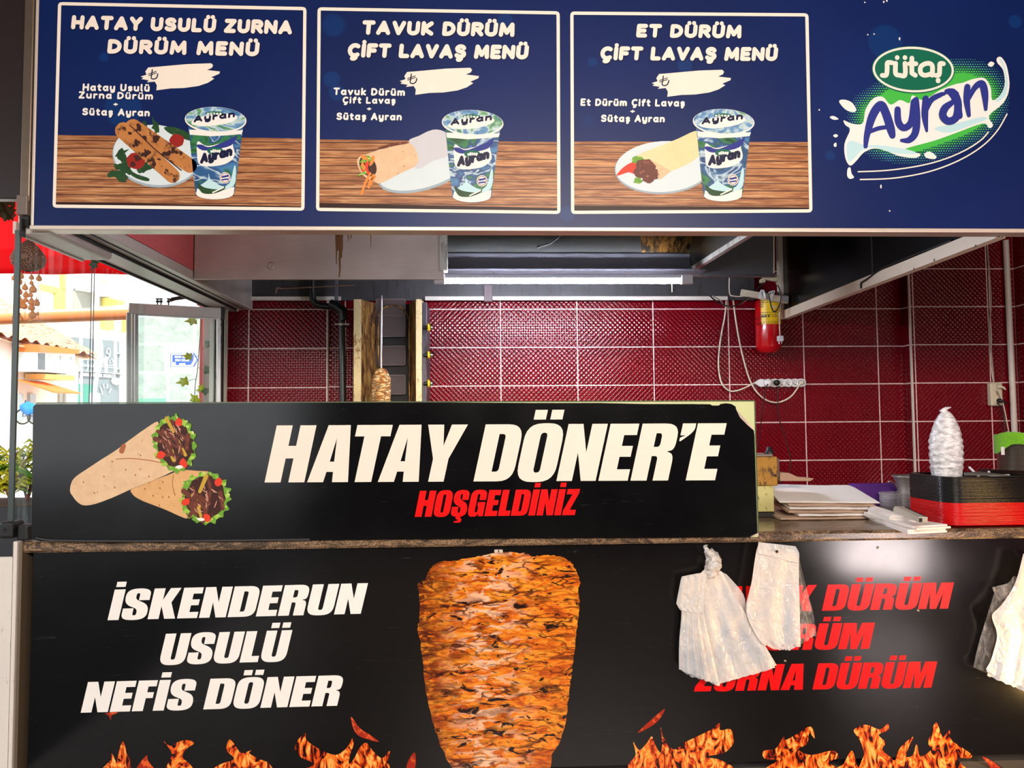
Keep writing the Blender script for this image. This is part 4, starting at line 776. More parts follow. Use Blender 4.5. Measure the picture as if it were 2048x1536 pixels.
m0 = MB(); m0.tube(pth, [r*.75 for r in rad_], 26)
mb.add([V(p)+V((fbm(V(p)*60, 1)*.012, fbm(V(p)*50+V((5, 1, 2)), 1)*.010, fbm(V(p)*60+V((1, 7, 3)), 1)*.012)) for p in m0.v], m0.f, 0, True); mb.build('knot', BAG, b1)
b2 = thing('plastic_bag_bundle', 'flat bundle of plastic bags pinned over the edge of the worktop', 'plastic bags', P(1555, 1090, -.05))
for i, (d, yy) in enumerate(((0, -.062), (-16, -.055), (-30, -.048))):
    mb = MB(); sheet(mb, z8([(944+d*.2, 60), (920, 130), (880, 400), (832+d*.4, 690), (930, 930), (1010, 1015+d)]), z8([(1305, 90), (1330, 200), (1334, 350), (1340, 600), (1345, 850), (1350, 1020+d)]), yy, .005, seed=30+i, jag=3, folds=4); mb.build('bag', BAG, b2)
mb = MB(); sheet(mb, z8([(1010, 1000), (1080, 1045), (1120, 1048)]), z8([(1350, 1000), (1300, 1030), (1240, 1060)]), -.06, .003, 14, 5, 37, 2); mb.build('bag', BAG, b2)
mb = MB(); sheet(mb, z8([(1328, 180), (1338, 400), (1342, 700), (1345, 1000)]), z8([(1336, 182), (1400, 440), (1470, 700), (1502, 905)]), -.05, .007, 12, 26, 33, 3, 3); mb.build('clear_bag', BAGC, b2)
mb = MB(); sheet(mb, z8([(946, 20), (940, 70), (942, 128)]), z8([(1300, 60), (1336, 130), (1330, 222)]), -.072, .004, 20, 8, 35, folds=3); mb.build('header_strip', BAG, b2)
mb = MB(); c = P(*z8([(1122, 110)])[0], -.082); mb.lathe([(.003, .02), (.003, 0), (.006, 0), (.006, -.002), (.0001, -.003)], c, 10, axis='Y'); mb.build('nail', mat('nail_dark', (50, 44, 42), .4, .6), b2)
b3 = thing('plastic_bag_bundle', 'warm lit bundle of plastic bags at the right end of the black poster', 'plastic bags', P(2060, 1110, -.05))
for i, (d, yy) in enumerate(((0, -.07), (-20, -.06), (-34, -.05))):
    mb = MB(); sheet(mb, z7([(2044, 130), (2000, 290), (1925, 410), (1872, 470), (1902, 575), (1872, 700), (1846+d*.2, 797+d)]), z7([(2110, 130), (2220, 300), (2260, 420), (2270, 500), (2280, 620), (2290, 760), (2290, 985+d)]), yy, .010, 34, 34, 40+i, 1.5, 6); mb.build('bag', BAG, b3)
mb = MB(); sheet(mb, z7([(1992, 250), (1960, 290), (1872, 314)]), z7([(2010, 262), (1980, 350), (1908, 394)]), -.05, .003, 12, 12, 44); mb.build('bag_handle', BAGC, b3)
mb = MB(); sheet(mb, z7([(1890, 330), (1830, 520), (1795, 640), (1770, 750)]), z7([(1990, 280), (1950, 520), (1900, 640), (1860, 790)]), -.02, .004, 12, 20, 45); mb.build('clear_bag', BAGC, b3)
# ------------------------------------------------------------------ extraction hood
def steel(name, a, b, rough=.33, metal=.85, axis=(2, 2, 60), stain=None):
    n = N(name, rough, metal, .5); c = n.mix(n.noise(n.co(axis), 3, 4), lin(a), lin(b)); v = n.co()
    c = n.mix(n.ramp(n.noise(v, 2.2, 3), [(.4, 0.0), (.7, .35)]), c, lin(tuple(x*.6 for x in a)))
    if stain: c = n.mix(n.ramp(n.noise(n.co((14, 14, 2.5)), 2, 5, .7), [(.52, 0.0), (.68, .8)]), c, lin(stain))
    n.set('Base Color', c); n.set('Roughness', n.m('ADD', rough, n.m('MULTIPLY', n.noise(v, 9, 3), .15))); return n.mat
HOOD = steel('hood_steel', (204, 192, 184), (226, 214, 206), .42, .5); HOOD_IN = steel('hood_inside', (58, 56, 58), (80, 78, 80), .4, .3, stain=(46, 34, 18))
HOOD_DK = steel('hood_dark', (84, 84, 92), (98, 98, 106), .42, .2); GALV = steel('galvanised', (170, 168, 160), (210, 206, 196), .3, .8, stain=(60, 50, 40))
GOLD = steel('greasy_sheet', (20, 22, 20), (30, 32, 28), .3, .2, stain=(40, 34, 16))
n = N('brassy_reflection', .25, .6); n.set('Base Color', n.ramp(n.noise(n.co((9, 9, 3)), 3, 4, .65), [(.36, (26, 22, 14)), (.5, (84, 60, 26)), (.62, (150, 108, 50)), (.72, (44, 34, 18))])); GOLDP = n.mat  # yellowish reflection painted as a fixed patch on the upper baffle
HY = 1.35; HZ = 2.385; hx0, hx1 = P(385, 540, HY).x, P(888, 540, HY).x
hd = thing('extraction_hood', 'stainless steel extraction hood under the ceiling, above the tube lamp', 'extractor hood', (hx0, HY, HZ))
mb = MB(); mb.box(hx0, hx1, HY, HY+.012, HZ, 3.1); mb.box(hx0, hx0+.01, HY, 2.55, HZ, 3.1); mb.box(hx0, hx1, HY-.004, HY+.02, HZ-.006, HZ+.006); mb.build('front_panel', HOOD, hd)
mb = MB(); yb = 2.53; mb.quad((hx0+.01, yb, 2.44), (2.14, yb, 2.44), (2.14, yb-.02, 3.0), (hx0+.01, yb-.02, 3.0)); mb.quad((hx0+.01, yb, 2.44), (2.14, yb, 2.44), (2.14, 2.6, 2.47), (hx0+.01, 2.6, 2.47)); mb.quad((hx0, HY, 3.0), (2.14, HY, 3.0), (2.14, 2.5, 3.0), (hx0, 2.5, 3.0)); mb.build('back_panel', HOOD_IN, hd)
mb = MB(); pa, pb = P(878, 500, HY).x, P(895, 500, HY).x; mb.bbox(pa, pb, HY-.012, HY+.05, P(886, 542, HY).z, 3.0, .003); mb.build('side_post', GALV, hd)
# recessed middle: two dark sheets, a shelf lip carrying the lamp
IY = 1.75; ix0, ix1 = P(893, 520, IY).x, P(1384, 520, IY).x
mb = MB(); mb.box(ix0, ix1, IY, IY+.01, P(1100, 546, IY).z, P(1100, 506, IY).z); mb.build('lower_baffle', HOOD_DK, hd)
mb = MB(); zl = P(1100, 506, IY).z; mb.add([(ix1-.34, IY-.006, zl+.004), (ix1, IY-.006, zl+.004), (ix1, IY-.166, 3.0), (ix1-.40, IY-.166, 3.0)], [(0, 1, 2, 3)], 1); mb.add([(ix0, IY, zl), (ix1, IY, zl), (ix1, IY-.16, 3.0), (ix0, IY-.16, 3.0)], [(0, 1, 2, 3)]); mb.box(ix0, ix1, IY-.006, IY+.01, zl-.004, zl+.004); mb.build('upper_baffle', [GOLD, GOLDP], hd)
mb = MB(); zl = P(1100, 546, IY).z; mb.box(ix0-.05, ix1+.05, IY-.14, IY+.02, zl-.012, zl); mb.build('shelf_lip', HOOD_DK, hd)
# right hand rim running back, and the grey panel beyond
rx = P(1380, 545, IY).x; A, B = PX(1380, 547, rx), PX(1512, 466, rx)
mb = MB(); e = (A-B).normalized(); A2 = A; B2 = V((rx, .35, A.z+(B.z-A.z)*(.35-A.y)/(B.y-A.y)))
mb.add([A2+V((-.018, 0, 0)), A2+V((.012, 0, 0)), B2+V((.012, 0, 0)), B2+V((-.018, 0, 0)), A2+V((-.018, 0, .03)), A2+V((.012, 0, .03)), B2+V((.012, 0, .03)), B2+V((-.018, 0, .03))], [(0, 1, 2, 3), (7, 6, 5, 4), (0, 3, 7, 4), (1, 5, 6, 2), (0, 4, 5, 1), (3, 2, 6, 7)]); mb.build('side_rim', GALV, hd)
mb = MB(); mb.add([A2+V((0, 0, .03)), B2+V((0, 0, .03)), (rx, .35, 3.0), (rx, IY, 3.0)], [(0, 1, 2, 3)]); mb.build('side_panel', GOLD, hd)
gx1 = P(1549, 500, 1.9).x
mb = MB(); mb.box(P(1384, 500, 1.9).x-.05, gx1, 1.9, 1.91, P(1450, 552, 1.9).z, 3.1); mb.box(rx, gx1, 1.86, 1.91, P(1450, 553, 1.9).z-.006, P(1450, 553, 1.9).z); mb.build('grey_panel', mat('grey_steel_panel', (92, 90, 92), .45, .4), hd)
mb = MB(); q = P(543, 532, HY-.001); mb.lathe([(.026, .0), (.022, -.006), (.013, -.010), (.006, -.006), (.0001, -.004)], q, 20, axis='Y'); mb.build('dent', HOOD, hd)
R_ = random.Random(5)
for px, y0, y1, w in ((672, 468, 528, 2.2), (679, 468, 556, 3.2), (684, 468, 515, 2.6), (676, 468, 500, 4.0), (697, 468, 482, 1.2), (702, 468, 478, 1.2), (741, 470, 498, .8)):
    mb = MB(); pts = [(px+R_.uniform(-1, 1)*1.2, y0+(y1-y0)*i/5) for i in range(6)]; stroke(mb, pts, [w*(1-.6*i/5) for i in range(6)], lambda x, y, e=0: P(x, y, HY-.0012-e)); mb.build('grease_stain', mat('grease', (120, 82, 30), .25), hd)
mb = MB(); mb.tube([P(568, 577, 1.95), P(710, 570, 1.95)], .005, 8); mb.tube([P(568, 577, 1.95), P(555, 575, 2.0), P(552, 586, 2.05)], .007, 8); mb.build('support_rod', mat('rod_steel', (150, 120, 104), .4, .6), hd)
mb = MB(); q = [P(1076, 494, 1.2), P(1098, 488, 1.2), P(1118, 474, 1.15), P(1124, 455, 1.1)]; mb.tube(q, .004, 8); mb.lathe([(.006, -.006), (.007, 0), (.006, .006)], q[0], 10, axis='X', cap=True); mb.build('loose_hook', mat('hook_black', (36, 34, 34), .3, .7), hd)
mb = MB(); mb.bbox(P(487, 500, 2.36).x-.003, P(487, 500, 2.36).x+.003, 2.40, 2.43, 2.43, 2.8, .001); mb.build('hanger_strap', HOOD_DK, hd); mb = MB(); mb.bbox(P(668, 500, 2.36).x, P(674, 500, 2.36).x, 2.38, 2.42, 2.42, 2.8, .002); mb.build('hanger_strap', HOOD_DK, hd)
# bracket below the lamp, on the tile edge
mb = MB(); mb.bbox(P(968, 590, 2.5).x, P(985, 590, 2.5).x, 2.5, 2.54, P(975, 603, 2.5).z, P(975, 570, 2.5).z, .004); mb.build('wall_bracket', mat('bracket_taupe', (112, 96, 98), .5), hd)

TY = 1.45; tz = P(1120, 563, TY).z; tx0, tx1 = P(868, 562, TY).x, P(1385, 562, TY).x
tl_ = thing('tube_lamp', 'long white fluorescent tube lamp glowing under the hood', 'lamp', ((tx0+tx1)/2, TY, tz))
l0, l1 = P(890, 562, TY).x, P(1362, 562, TY).x
mb = MB(); mb.tube([(l0, TY, tz), (l1, TY, tz)], .0135, 16); mb.build('tube', emat('tube_glow', (232, 238, 255), 250.0), tl_)
mb = MB(); mb.bbox(tx0+.02, tx1-.02, TY-.012, TY+.03, tz+.018, tz+.045, .004); mb.build('housing', mat('lamp_housing', (190, 192, 204), .4, .2), tl_)
for a, b in ((tx0, l0), (l1, tx1)):
    mb = MB(); mb.bbox(a, b, TY-.018, TY+.018, tz-.018, tz+.04, .006); mb.build('end_cap', mat('lamp_cap', (196, 194, 200), .4), tl_)
mb = MB(); mb.tube([(P(1344, 570, TY).x, TY, tz-.012), (P(1344, 584, TY).x, TY, P(1344, 584, TY).z)], .0022, 6); mb.build('pull_cord', mat('cord_yellow', (220, 200, 120), .5), tl_)
for x in (l0+.3, l1-.3):
    mb = MB(); mb.tube([(x, TY+.01, tz+.045), (x, IY-.05, P(1100, 546, IY).z)], .004, 6); mb.build('hanger', GALV, tl_)

# ------------------------------------------------------------------ vertical kebab grill
GY = 2.18
def gx(px): return P(px, 700, GY).x
n = N('rusty_cream', .5, .2); X = n.xyz(); v = n.co((5, 5, 3)); c = n.mix(n.noise(n.co((2, 2, 1)), 3), lin((226, 202, 170)), lin((222, 196, 120)))
c = n.mix(n.ramp(n.noise(v, 6, 6, .75, .5), [(.55, 0.0), (.64, .9)]), c, lin((150, 96, 34))); c = n.mix(n.ramp(n.noise(n.co((9, 9, 7)), 6, 5, .7), [(.66, 0.0), (.7, 1.0)]), c, lin((50, 34, 22))); n.set('Base Color', c); RUSTC = n.mat
n = N('burnt_rust', .5, .45); v = n.co((8, 8, 2)); n.set('Base Color', n.ramp(n.noise(v, 3.4, 6, .7, .8), [(.34, (24, 16, 12)), (.44, (86, 52, 28)), (.52, (150, 104, 48)), (.6, (190, 150, 84)), (.7, (60, 36, 22))])); n.bump(n.noise(v, 12, 4), .4, .004); BURNT = n.mat
CERAM = mat('burner_ceramic', (74, 58, 56), .5, 0, .2, 40, .3); CERAM2 = mat('burner_frame', (128, 112, 106), .45, .2, .15); SOOT_GAP = mat('soot_and_gap_black', (26, 20, 19), .65, 0, .25, 20)
ZG0, ZG1 = .93, P(780, 599, GY).z
gr = thing('kebab_grill', 'tall rusty gas kebab grill with dark burner squares, left of the yellow valves', 'grill', (gx(780), GY+.2, ZG0))
mb = MB(); mb.bbox(gx(708), gx(723), GY-.02, GY+.36, ZG0, ZG1, .003); mb.build('left_wing', RUSTC, gr)
mb = MB(); mb.bbox(gx(832), gx(844), GY-.02, GY+.36, ZG0, ZG1, .003); mb.build('right_wing', RUSTC, gr)
mb = MB(); mb.bbox(gx(844), gx(854), GY+.0, GY+.36, ZG0, ZG1-.02, .003); mb.build('side_plate', steel('dark_side_plate', (70, 66, 74), (104, 98, 104), .3, .8, stain=(30, 26, 26)), gr)
mb = MB(); mb.quad((gx(723), GY-.01, ZG0), (gx(748), GY+.2, ZG0), (gx(748), GY+.2, ZG1), (gx(723), GY-.01, ZG1)); mb.quad((gx(832), GY-.01, ZG0), (gx(813), GY+.2, ZG0), (gx(813), GY+.2, ZG1), (gx(832), GY-.01, ZG1)); mb.build('splash_wall', BURNT, gr)
mb = MB(); mb.box(gx(740), gx(822), GY+.2, GY+.3, ZG0, ZG1); mb.build('burner_back', SOOT_GAP, gr)
bx0, bx1 = P(752, 700, GY+.18).x, P(811, 700, GY+.18).x
for i, (ya, yb_) in enumerate(((598, 632), (633, 674), (692, 731), (750, 789), (808, 850))):
    za, zb_ = P(780, yb_, GY+.18).z, P(780, ya, GY+.18).z
    b = MB(); b.bbox(bx0, bx1, GY+.175, GY+.2, za, zb_, .006); bo = b.build('burner', CERAM, gr)
    b = MB(); t = .004
    for q in ((bx0, bx1, za, za+t), (bx0, bx1, zb_-t, zb_), (bx0, bx0+t, za, zb_), (bx1-t, bx1, za, zb_)): b.box(q[0], q[1], GY+.168, GY+.18, q[2], q[3])
    b.build('burner_frame', CERAM2, bo)
mb = MB(); a_ = [(gx(750)+(gx(812)-gx(750))*(.5-.5*cos(pi*i/14)), GY+.16, P(780, 632, GY).z+.1*sin(pi*i/14)) for i in range(15)]; mb.tube(a_, .006, 8); mb.build('arch_rail', BURNT, gr)
mb = MB(); mb.tube([(gx(751), GY+.15, ZG0), (gx(751), GY+.15, ZG1-.1)], .006, 8); mb.tube([(gx(815), GY+.15, ZG0), (gx(815), GY+.15, ZG1-.1)], .006, 8); mb.build('guard_rail', BURNT, gr)
YEL = mat('valve_yellow', (250, 206, 20), .4); CHR = mat('chrome', (206, 204, 206), .15, 1.0)
mb = MB(); mb.tube([(gx(848), GY+.02, ZG0+.05), (gx(848), GY+.02, P(848, 655, GY).z+.02)], .010, 8); mb.build('gas_pipe', RUBBER, gr)
for py in (655, 710, 767):
    c0 = P(857, py, GY-.01); k_ = MB(); k_.lathe([(.0001, -.006), (.026, -.005), (.028, 0), (.026, .006), (.012, .010)], c0, 18, axis='X'); kn = k_.build('valve_knob', YEL, gr)
    k_ = MB(); k_.lathe([(.010, .008), (.017, .010), (.019, .020), (.016, .034), (.0001, .036)], c0, 14, axis='X'); k_.build('cap', CHR, kn); k_ = MB(); k_.lathe([(.012, -.036), (.014, -.02), (.012, -.006)], c0, 12, axis='X', cap=True); k_.build('stem', RUBBER, kn)
mb = MB(); mb.bbox(gx(706), gx(856), GY-.35, GY+.36, ZG0-.03, ZG0, .004); mb.build('drip_tray', GALV, gr)
# the spit: bare rod above, a small column of meat left at the bottom
SY = 1.98; sx = P(763, 700, SY).x; zm0, zm1 = P(763, 850, SY).z, P(763, 736, SY).z
spt = thing('kebab_spit', 'small column of sliced chicken kebab on a bare steel spit in front of the grill', 'kebab', (sx, SY, ZG0))
mb = MB(); mb.tube([(sx-.004, SY, ZG0), (sx, SY, P(763, 640, SY).z), (sx+.002, SY, ZG1-.005)], [.007, .007, .0035], 10); mb.build('rod', steel('rod', (180, 170, 164), (214, 206, 200), .25, .9), spt)
n = N('chicken_meat', .4, 0, .5); v = n.co((7, 7, 17)); vb = n.new('TexVoronoi', {'Vector': n.new('VectorMath', {0: v, 1: n.new('VectorMath', {0: n.new('TexNoise', {'Vector': v, 'Scale': 1.2}).outputs['Color'], 1: (1.1, 1.1, 1.1)}, operation='MULTIPLY').outputs[0]}, operation='ADD').outputs[0], 'Scale': 2.4}, feature='DISTANCE_TO_EDGE').outputs[0]
c = n.ramp(n.noise(v, 3.5, 4, .6), [(.35, (206, 118, 50)), (.5, (240, 184, 110)), (.62, (250, 222, 168)), (.75, (216, 140, 66))]); c = n.mix(n.ramp(vb, [(.0, .9), (.12, 0.0)]), c, lin((110, 42, 14))); n.set('Base Color', c); n.bump(n.ramp(vb, [(0, 0.0), (.25, 1.0)]), .8, .012); n.set('Subsurface Weight', .1); n.set('Subsurface Radius', (.01, .006, .004)); CHICK = n.mat
rm = P(781, 780, SY).x-P(745, 780, SY).x
def meat(u, t):
    z = zm0-.25+(zm1-zm0+.25)*t; a = 2*pi*u; r = rm/2*(1.0 if t < .8 else max(.05, (1-((t-.8)/.2)**2.6)**.5))
    r *= 1+.10*fbm((cos(a)*2, sin(a)*2, z*30), 1)+.07*fbm((cos(a)*5, sin(a)*5, z*60+9), 1); return V((sx+r*cos(a), SY+r*sin(a), z+.006*fbm((cos(a)*3, sin(a)*3, z*20), 1)))
mb = MB(); mb.grid(meat, 56, 90, wrap=True); mb.build('meat', CHICK, spt)
mb = MB(); mb.lathe([(.0001, 0), (.09, 0), (.10, .02), (.02, .03), (.02, zm0-.25-ZG0)], (sx, SY, ZG0), 24); mb.build('turntable', GALV, spt)
bn = thing('steel_bench', 'stainless bench against the red tiles carrying the kebab grill', 'bench', (-.6, 2.1, 0))
mb = MB(); mb.bbox(-1.8, 1.2, 1.72, 2.42, .86, .90, .006); mb.build('top', GALV, bn)
for x in (-1.74, 1.14):
    for y in (1.78, 2.38): mb = MB(); mb.bbox(x-.02, x+.02, y-.02, y+.02, 0, .86, .004); mb.build('leg', GALV, bn)

# black drain pipe
DP = mat('drain_black', (18, 18, 20), .3, spec=.6); py_ = 2.46
dp = thing('drain_pipe', 'black plastic pipe with an elbow running down the tiles left of the grill', 'pipe', (P(683, 700, py_).x, py_, 0))
q = [P(624, 555, py_), P(625, 590, py_), P(628, 603, py_), P(640, 611, py_), P(668, 614, py_), P(678, 620, py_), P(683, 634, py_), P(684, 660, py_), P(686, 805, py_)]; q.append(V((q[-1].x+.01, py_, .0)))
mb = MB(); mb.tube([q[0]+V((0, 0, .35))]+cr([tuple(a) for a in q[:-1]], 6)+[q[-1]], .0245, 16); mb.build('pipe', DP, dp)
mb = MB(); c = P(680, 622, py_); mb.tube([P(660, 608, py_), P(672, 612, py_), P(685, 622, py_), P(687, 640, py_)], [.036, .040, .038, .032], 16); mb.build('elbow', DP, dp)
mb = MB(); c = P(685, 649, py_); mb.lathe([(.0275, -.008), (.029, 0), (.0275, .008)], c, 18); mb.bbox(c.x-.055, c.x+.055, 2.44, 2.455, c.z-.006, c.z+.006, .002); mb.bbox(c.x-.008, c.x+.008, 2.45, 2.618, c.z-.006, c.z+.006, .002); mb.build('pipe_clip', GALV, dp)

# ------------------------------------------------------------------ black side partition on the right with beige trim
n = N('black_gloss_panel', .22, 0, .5); v = n.co(); n.set('Base Color', n.mix(n.ramp(n.noise(v, 90, 2), [(.72, 0.0), (.76, .5)]), n.mix(n.noise(v, 2), lin((14, 13, 13)), lin((22, 20, 20))), lin((120, 112, 104)))); BLKP = n.mat
BEIGE = mat('beige_trim', (248, 232, 210), .45, 0, .05, 12)
sp_ = thing('side_partition', 'black glossy side partition with a beige bottom trim, right of the fire extinguisher', 'partition', (2.36, 1.2, 2.3))
rxp = 2.362; E0, E1 = PX(1566, 638, rxp), PX(1980, 480, rxp); sl = (E1.z-E0.z)/(E1.y-E0.y); zf = lambda y: E0.z+sl*(y-E0.y)
mb = MB(); ya, yb2 = .065, 2.52
mb.add([(rxp, ya, zf(ya)), (rxp, yb2, zf(yb2)), (rxp, yb2, 3.55), (rxp, ya, 3.55), (rxp+.03, ya, zf(ya)), (rxp+.03, yb2, zf(yb2)), (rxp+.03, yb2, 3.55), (rxp+.03, ya, 3.55)], [(0, 1, 2, 3), (7, 6, 5, 4), (0, 4, 5, 1), (2, 6, 7, 3), (0, 3, 7, 4), (1, 5, 6, 2)]); mb.build('panel', BLKP, sp_)
mb = MB(); dz = .062
mb.add([(rxp-.008, ya, zf(ya)-.004), (rxp-.008, yb2, zf(yb2)-.004), (rxp-.008, yb2, zf(yb2)+dz), (rxp-.008, ya, zf(ya)+dz), (rxp+.04, ya, zf(ya)-.004), (rxp+.04, yb2, zf(yb2)-.004), (rxp+.04, yb2, zf(yb2)+dz), (rxp+.04, ya, zf(ya)+dz)], [(0, 1, 2, 3), (7, 6, 5, 4), (0, 4, 5, 1), (2, 6, 7, 3), (0, 3, 7, 4), (1, 5, 6, 2)]); mb.build('bottom_trim', BEIGE, sp_)
mb = MB(); mb.bbox(rxp-.034, rxp, yb2-.02, yb2+.03, zf(yb2)-.004, 3.5, .002); mb.build('end_trim', BEIGE, sp_)
ym = PX(1746, 520, rxp).y; mb = MB(); mb.box(rxp-.004, rxp+.001, ym-.004, ym+.01, zf(ym)+dz, 3.5); mb.build('joint_strip', mat('joint_grey', (78, 74, 74), .4, .5), sp_)
mb = MB(); q = PX(1722, 567, rxp-.012); mb.tube(cr([(q.x, q.y, q.z-.03), (q.x-.004, q.y-.01, q.z), (q.x, q.y-.07, q.z+.012), (q.x+.005, q.y-.3, zf(q.y-.3)+dz+.01), (q.x+.006, q.y-.9, zf(q.y-.9)+dz+.006)], 6), .006, 8); mb.build('black_cable', RUBBER, sp_)
for px, py in ((1872, 520), (1831, 538), (1955, 492), (2005, 473)):
    mb = MB(); mb.lathe([(.007, -.0085), (.006, -.0105), (.0001, -.011)], (rxp, PX(px, py, rxp).y, PX(px, py, rxp).z), 10, axis='X'); mb.build('screw', CERAM2, sp_)

# ------------------------------------------------------------------ fire extinguisher
FY = 2.50; fx = P(1536, 650, FY).x; fz0 = P(1536, 706, FY).z; fr = P(1562, 660, FY).x-fx-.006; fzt = P(1536, 606, FY).z
fe = thing('fire_extinguisher', 'red fire extinguisher with a yellow label hanging on the red tiles', 'fire extinguisher', (fx, FY, fz0))
ERED = mat('extinguisher_red', (206, 10, 22), .16, 0, .05, 9, spec=.6)
mb = MB(); mb.lathe([(.0001, 0), (.03, -.002), (fr*.72, .006), (fr*.8, .022), (fr*.93, .03), (fr, .05), (fr, fzt-fz0-.0), (fr*.92, fzt-fz0+.018), (fr*.5, fzt-fz0+.035), (.025, fzt-fz0+.04)], (fx, FY, fz0), 40); mb.build('cylinder', ERED, fe)
la, lb = P(1536, 651, FY).z, P(1536, 597, FY).z
mb = MB(); mb.grid(lambda u, t: V((fx+(fr+.001)*sin(rad(-52+118*u)), FY-(fr+.001)*cos(rad(-52+118*u)), la+(lb-la)*t)), 24, 2); mb.build('label_sheet', mat('label_yellow', (252, 206, 22), .35, 0, .04), fe)
LK = mat('label_ink', (40, 34, 20), .5)
def cyl(x, y, e=0):
    """photo pixel on the curved label"""
    a = max(-1, min(1, (P(x, y, FY-fr).x-fx)/fr)); a = math.asin(a); r = fr+.0022+e; return V((fx+r*sin(a), FY-r*cos(a), P(x, y, FY-fr).z))
mb = MB(); R_ = random.Random(9)
heavy(mb, 'MT', (1526, 634), (1541, 634.3), 4, cyl, 0, 0, .1)
for y in (600, 603.5, 624, 628, 632): 
    x = 1524 if y < 610 else (1543 if y > 630 else 1524)
    while x < 1554:
        w = R_.uniform(2, 6); mb.poly([(x, y), (x+w, y), (x+w, y+1.2), (x, y+1.2)], 0, (), cyl); x += w+1.2
mb.poly([(1522, 622), (1558, 622), (1558, 623.4), (1522, 623.4)], 0, (), cyl)
mb.poly(ell(1523, 635, 3, 3, 6), 0, [ell(1523, 635, 2.2, 2.2, 6)], cyl); mb.poly(ell(1524, 645, 3, 3, 12), 0, (), cyl)
for i in range(6): mb.poly(ell(1532+i*4.4, 645, 2.5, 2.8, 6, .5), 0, [ell(1532+i*4.4, 645, 2.0, 2.3, 6, .5)], cyl)
for i in range(4): stroke(mb, [(1524, 600+i*4), (1528, 601+i*4)], .9, cyl)
mb.build('label_lettering', LK, fe)
mb = MB(); mb.lathe([(.022, -.04), (.022, .0), (.014, .005), (.014, .02)], (fx, FY, fzt+.06), 16, cap=True); mb.bbox(fx-.02, fx+.07, FY-.012, FY+.012, fzt+.075, fzt+.085, .004); mb.build('valve_head', mat('valve_black', (30, 28, 28), .4), fe)
mb = MB(); mb.bbox(fx-.02, fx+.02, FY+fr-.02, 2.618, fzt+.02, fzt+.06, .003); mb.build('wall_hook', GALV, fe)
# ------------------------------------------------------------------ wiring round the extinguisher
CABW = mat('cable_cream', (226, 212, 190), .45); CABB = mat('cable_black', (22, 18, 18), .4); PLW = mat('plastic_white', (232, 230, 230), .35); PLC = mat('plastic_cream', (224, 210, 184), .4)
def cable(name, label, pts, r, m_, y, cat='cable', group=None, n=8):
    q = [tuple(P(p[0], p[1], p[2] if len(p) > 2 else y)) for p in pts]; mb = MB(); mb.tube(cr(q, n), r, 8); return tag(mb.build(name, m_), label, cat, group)
WY = 2.36
tk = thing('cable_trunking', 'tilted cream cable trunking piece with loose wires above the fire extinguisher', 'cable trunking', P(1530, 590, WY))
mb = MB(); a_, b_ = P(1482, 585, WY), P(1576, 601, WY); d = (b_-a_); R_ = Matrix.Rotation(-math.atan2(d.z, d.x), 3, 'Y'); c = (a_+b_)/2; mb.bbox(c.x-d.length/2, c.x+d.length/2, WY-.015, WY+.015, c.z-.024, c.z+.024, .004, R=R_, c=c); mb.build('cover', PLC, tk)
mb = MB(); c = P(1537, 555, WY); mb.bbox(c.x-.045, c.x+.05, WY-.02, WY+.02, c.z-.022, c.z+.022, .004, R=Matrix.Rotation(.16, 3, 'Y'), c=c); mb.bbox(c.x-.065, c.x-.03, WY-.024, WY+.024, c.z-.04, c.z-.012, .006); mb.bbox(c.x+.045, c.x+.075, WY-.02, WY+.02, c.z-.03, c.z+.02, .006); mb.build('junction_box', mat('junction_cream', (206, 192, 160), .45), tk)
mb = MB(); c = P(1570, 598, WY-.02); mb.bbox(c.x-.02, c.x+.024, WY-.03, WY+.02, c.z-.026, c.z+.028, .006, R=Matrix.Rotation(.17, 3, 'Y'), c=c); mb.build('bracket', ALU, tk)
R_ = random.Random(3); mb = MB()
for i in range(3): mb.tube(cr([tuple(P(x+i*1.6, y+(i % 2)*2, WY-.03-.006*i)) for x, y in ((1518+3*i, 597), (1519, 588), (1523, 580), (1526, 586), (1528, 596))], 5), .004, 6)
for pts in ([(1545, 600), (1538, 592), (1541, 584), (1549, 582), (1546, 590), (1541, 603), (1546, 614), (1554, 612)], [(1540, 598), (1537, 586), (1544, 584), (1541, 600), (1545, 618), (1552, 622), (1558, 612), (1561, 600)]): mb.tube(cr([tuple(P(x, y, WY-.04)) for x, y in pts], 5), .004, 6)
mb.build('loose_wire', PLW, tk)
mb = MB(); mb.tube(cr([tuple(P(x, y, WY-.045)) for x, y in ((1537, 586), (1540, 602), (1545, 620), (1552, 622), (1559, 610), (1562, 596), (1560, 582), (1555, 570))], 6), .0045, 6); mb.build('black_wire', CABB, tk)
cable('hanging_cable', 'black and cream cable sagging from the hood to the trunking above the extinguisher', [(1420, 592, 2.3), (1436, 605), (1455, 612), (1475, 610), (1500, 592), (1520, 572), (1530, 563)], .0055, CABB, WY)
cable('hanging_cable', 'thin grey cable just above the sagging black one, under the hood', [(1425, 592, 2.34), (1440, 600), (1452, 613), (1478, 609), (1498, 595), (1518, 574), (1528, 566)], .0045, mat('cable_grey', (170, 150, 136), .45), WY+.03)
cable('lamp_cable', 'cream cable loop between the hood and the cream trunking', [(1459, 540), (1459, 585), (1468, 592), (1486, 592), (1500, 584)], .004, CABW, 2.28)
plug = thing('dangling_plug', 'cream cable with a white plug hanging over the right side of the extinguisher', 'plug', P(1560, 675, 2.33))
mb = MB(); mb.tube(cr([tuple(P(x, y, 2.33)) for x, y in ((1552, 565), (1561, 580), (1562, 600), (1559, 625), (1559, 650), (1560, 672))], 6), .0045, 8); mb.build('cord', CABW, plug)
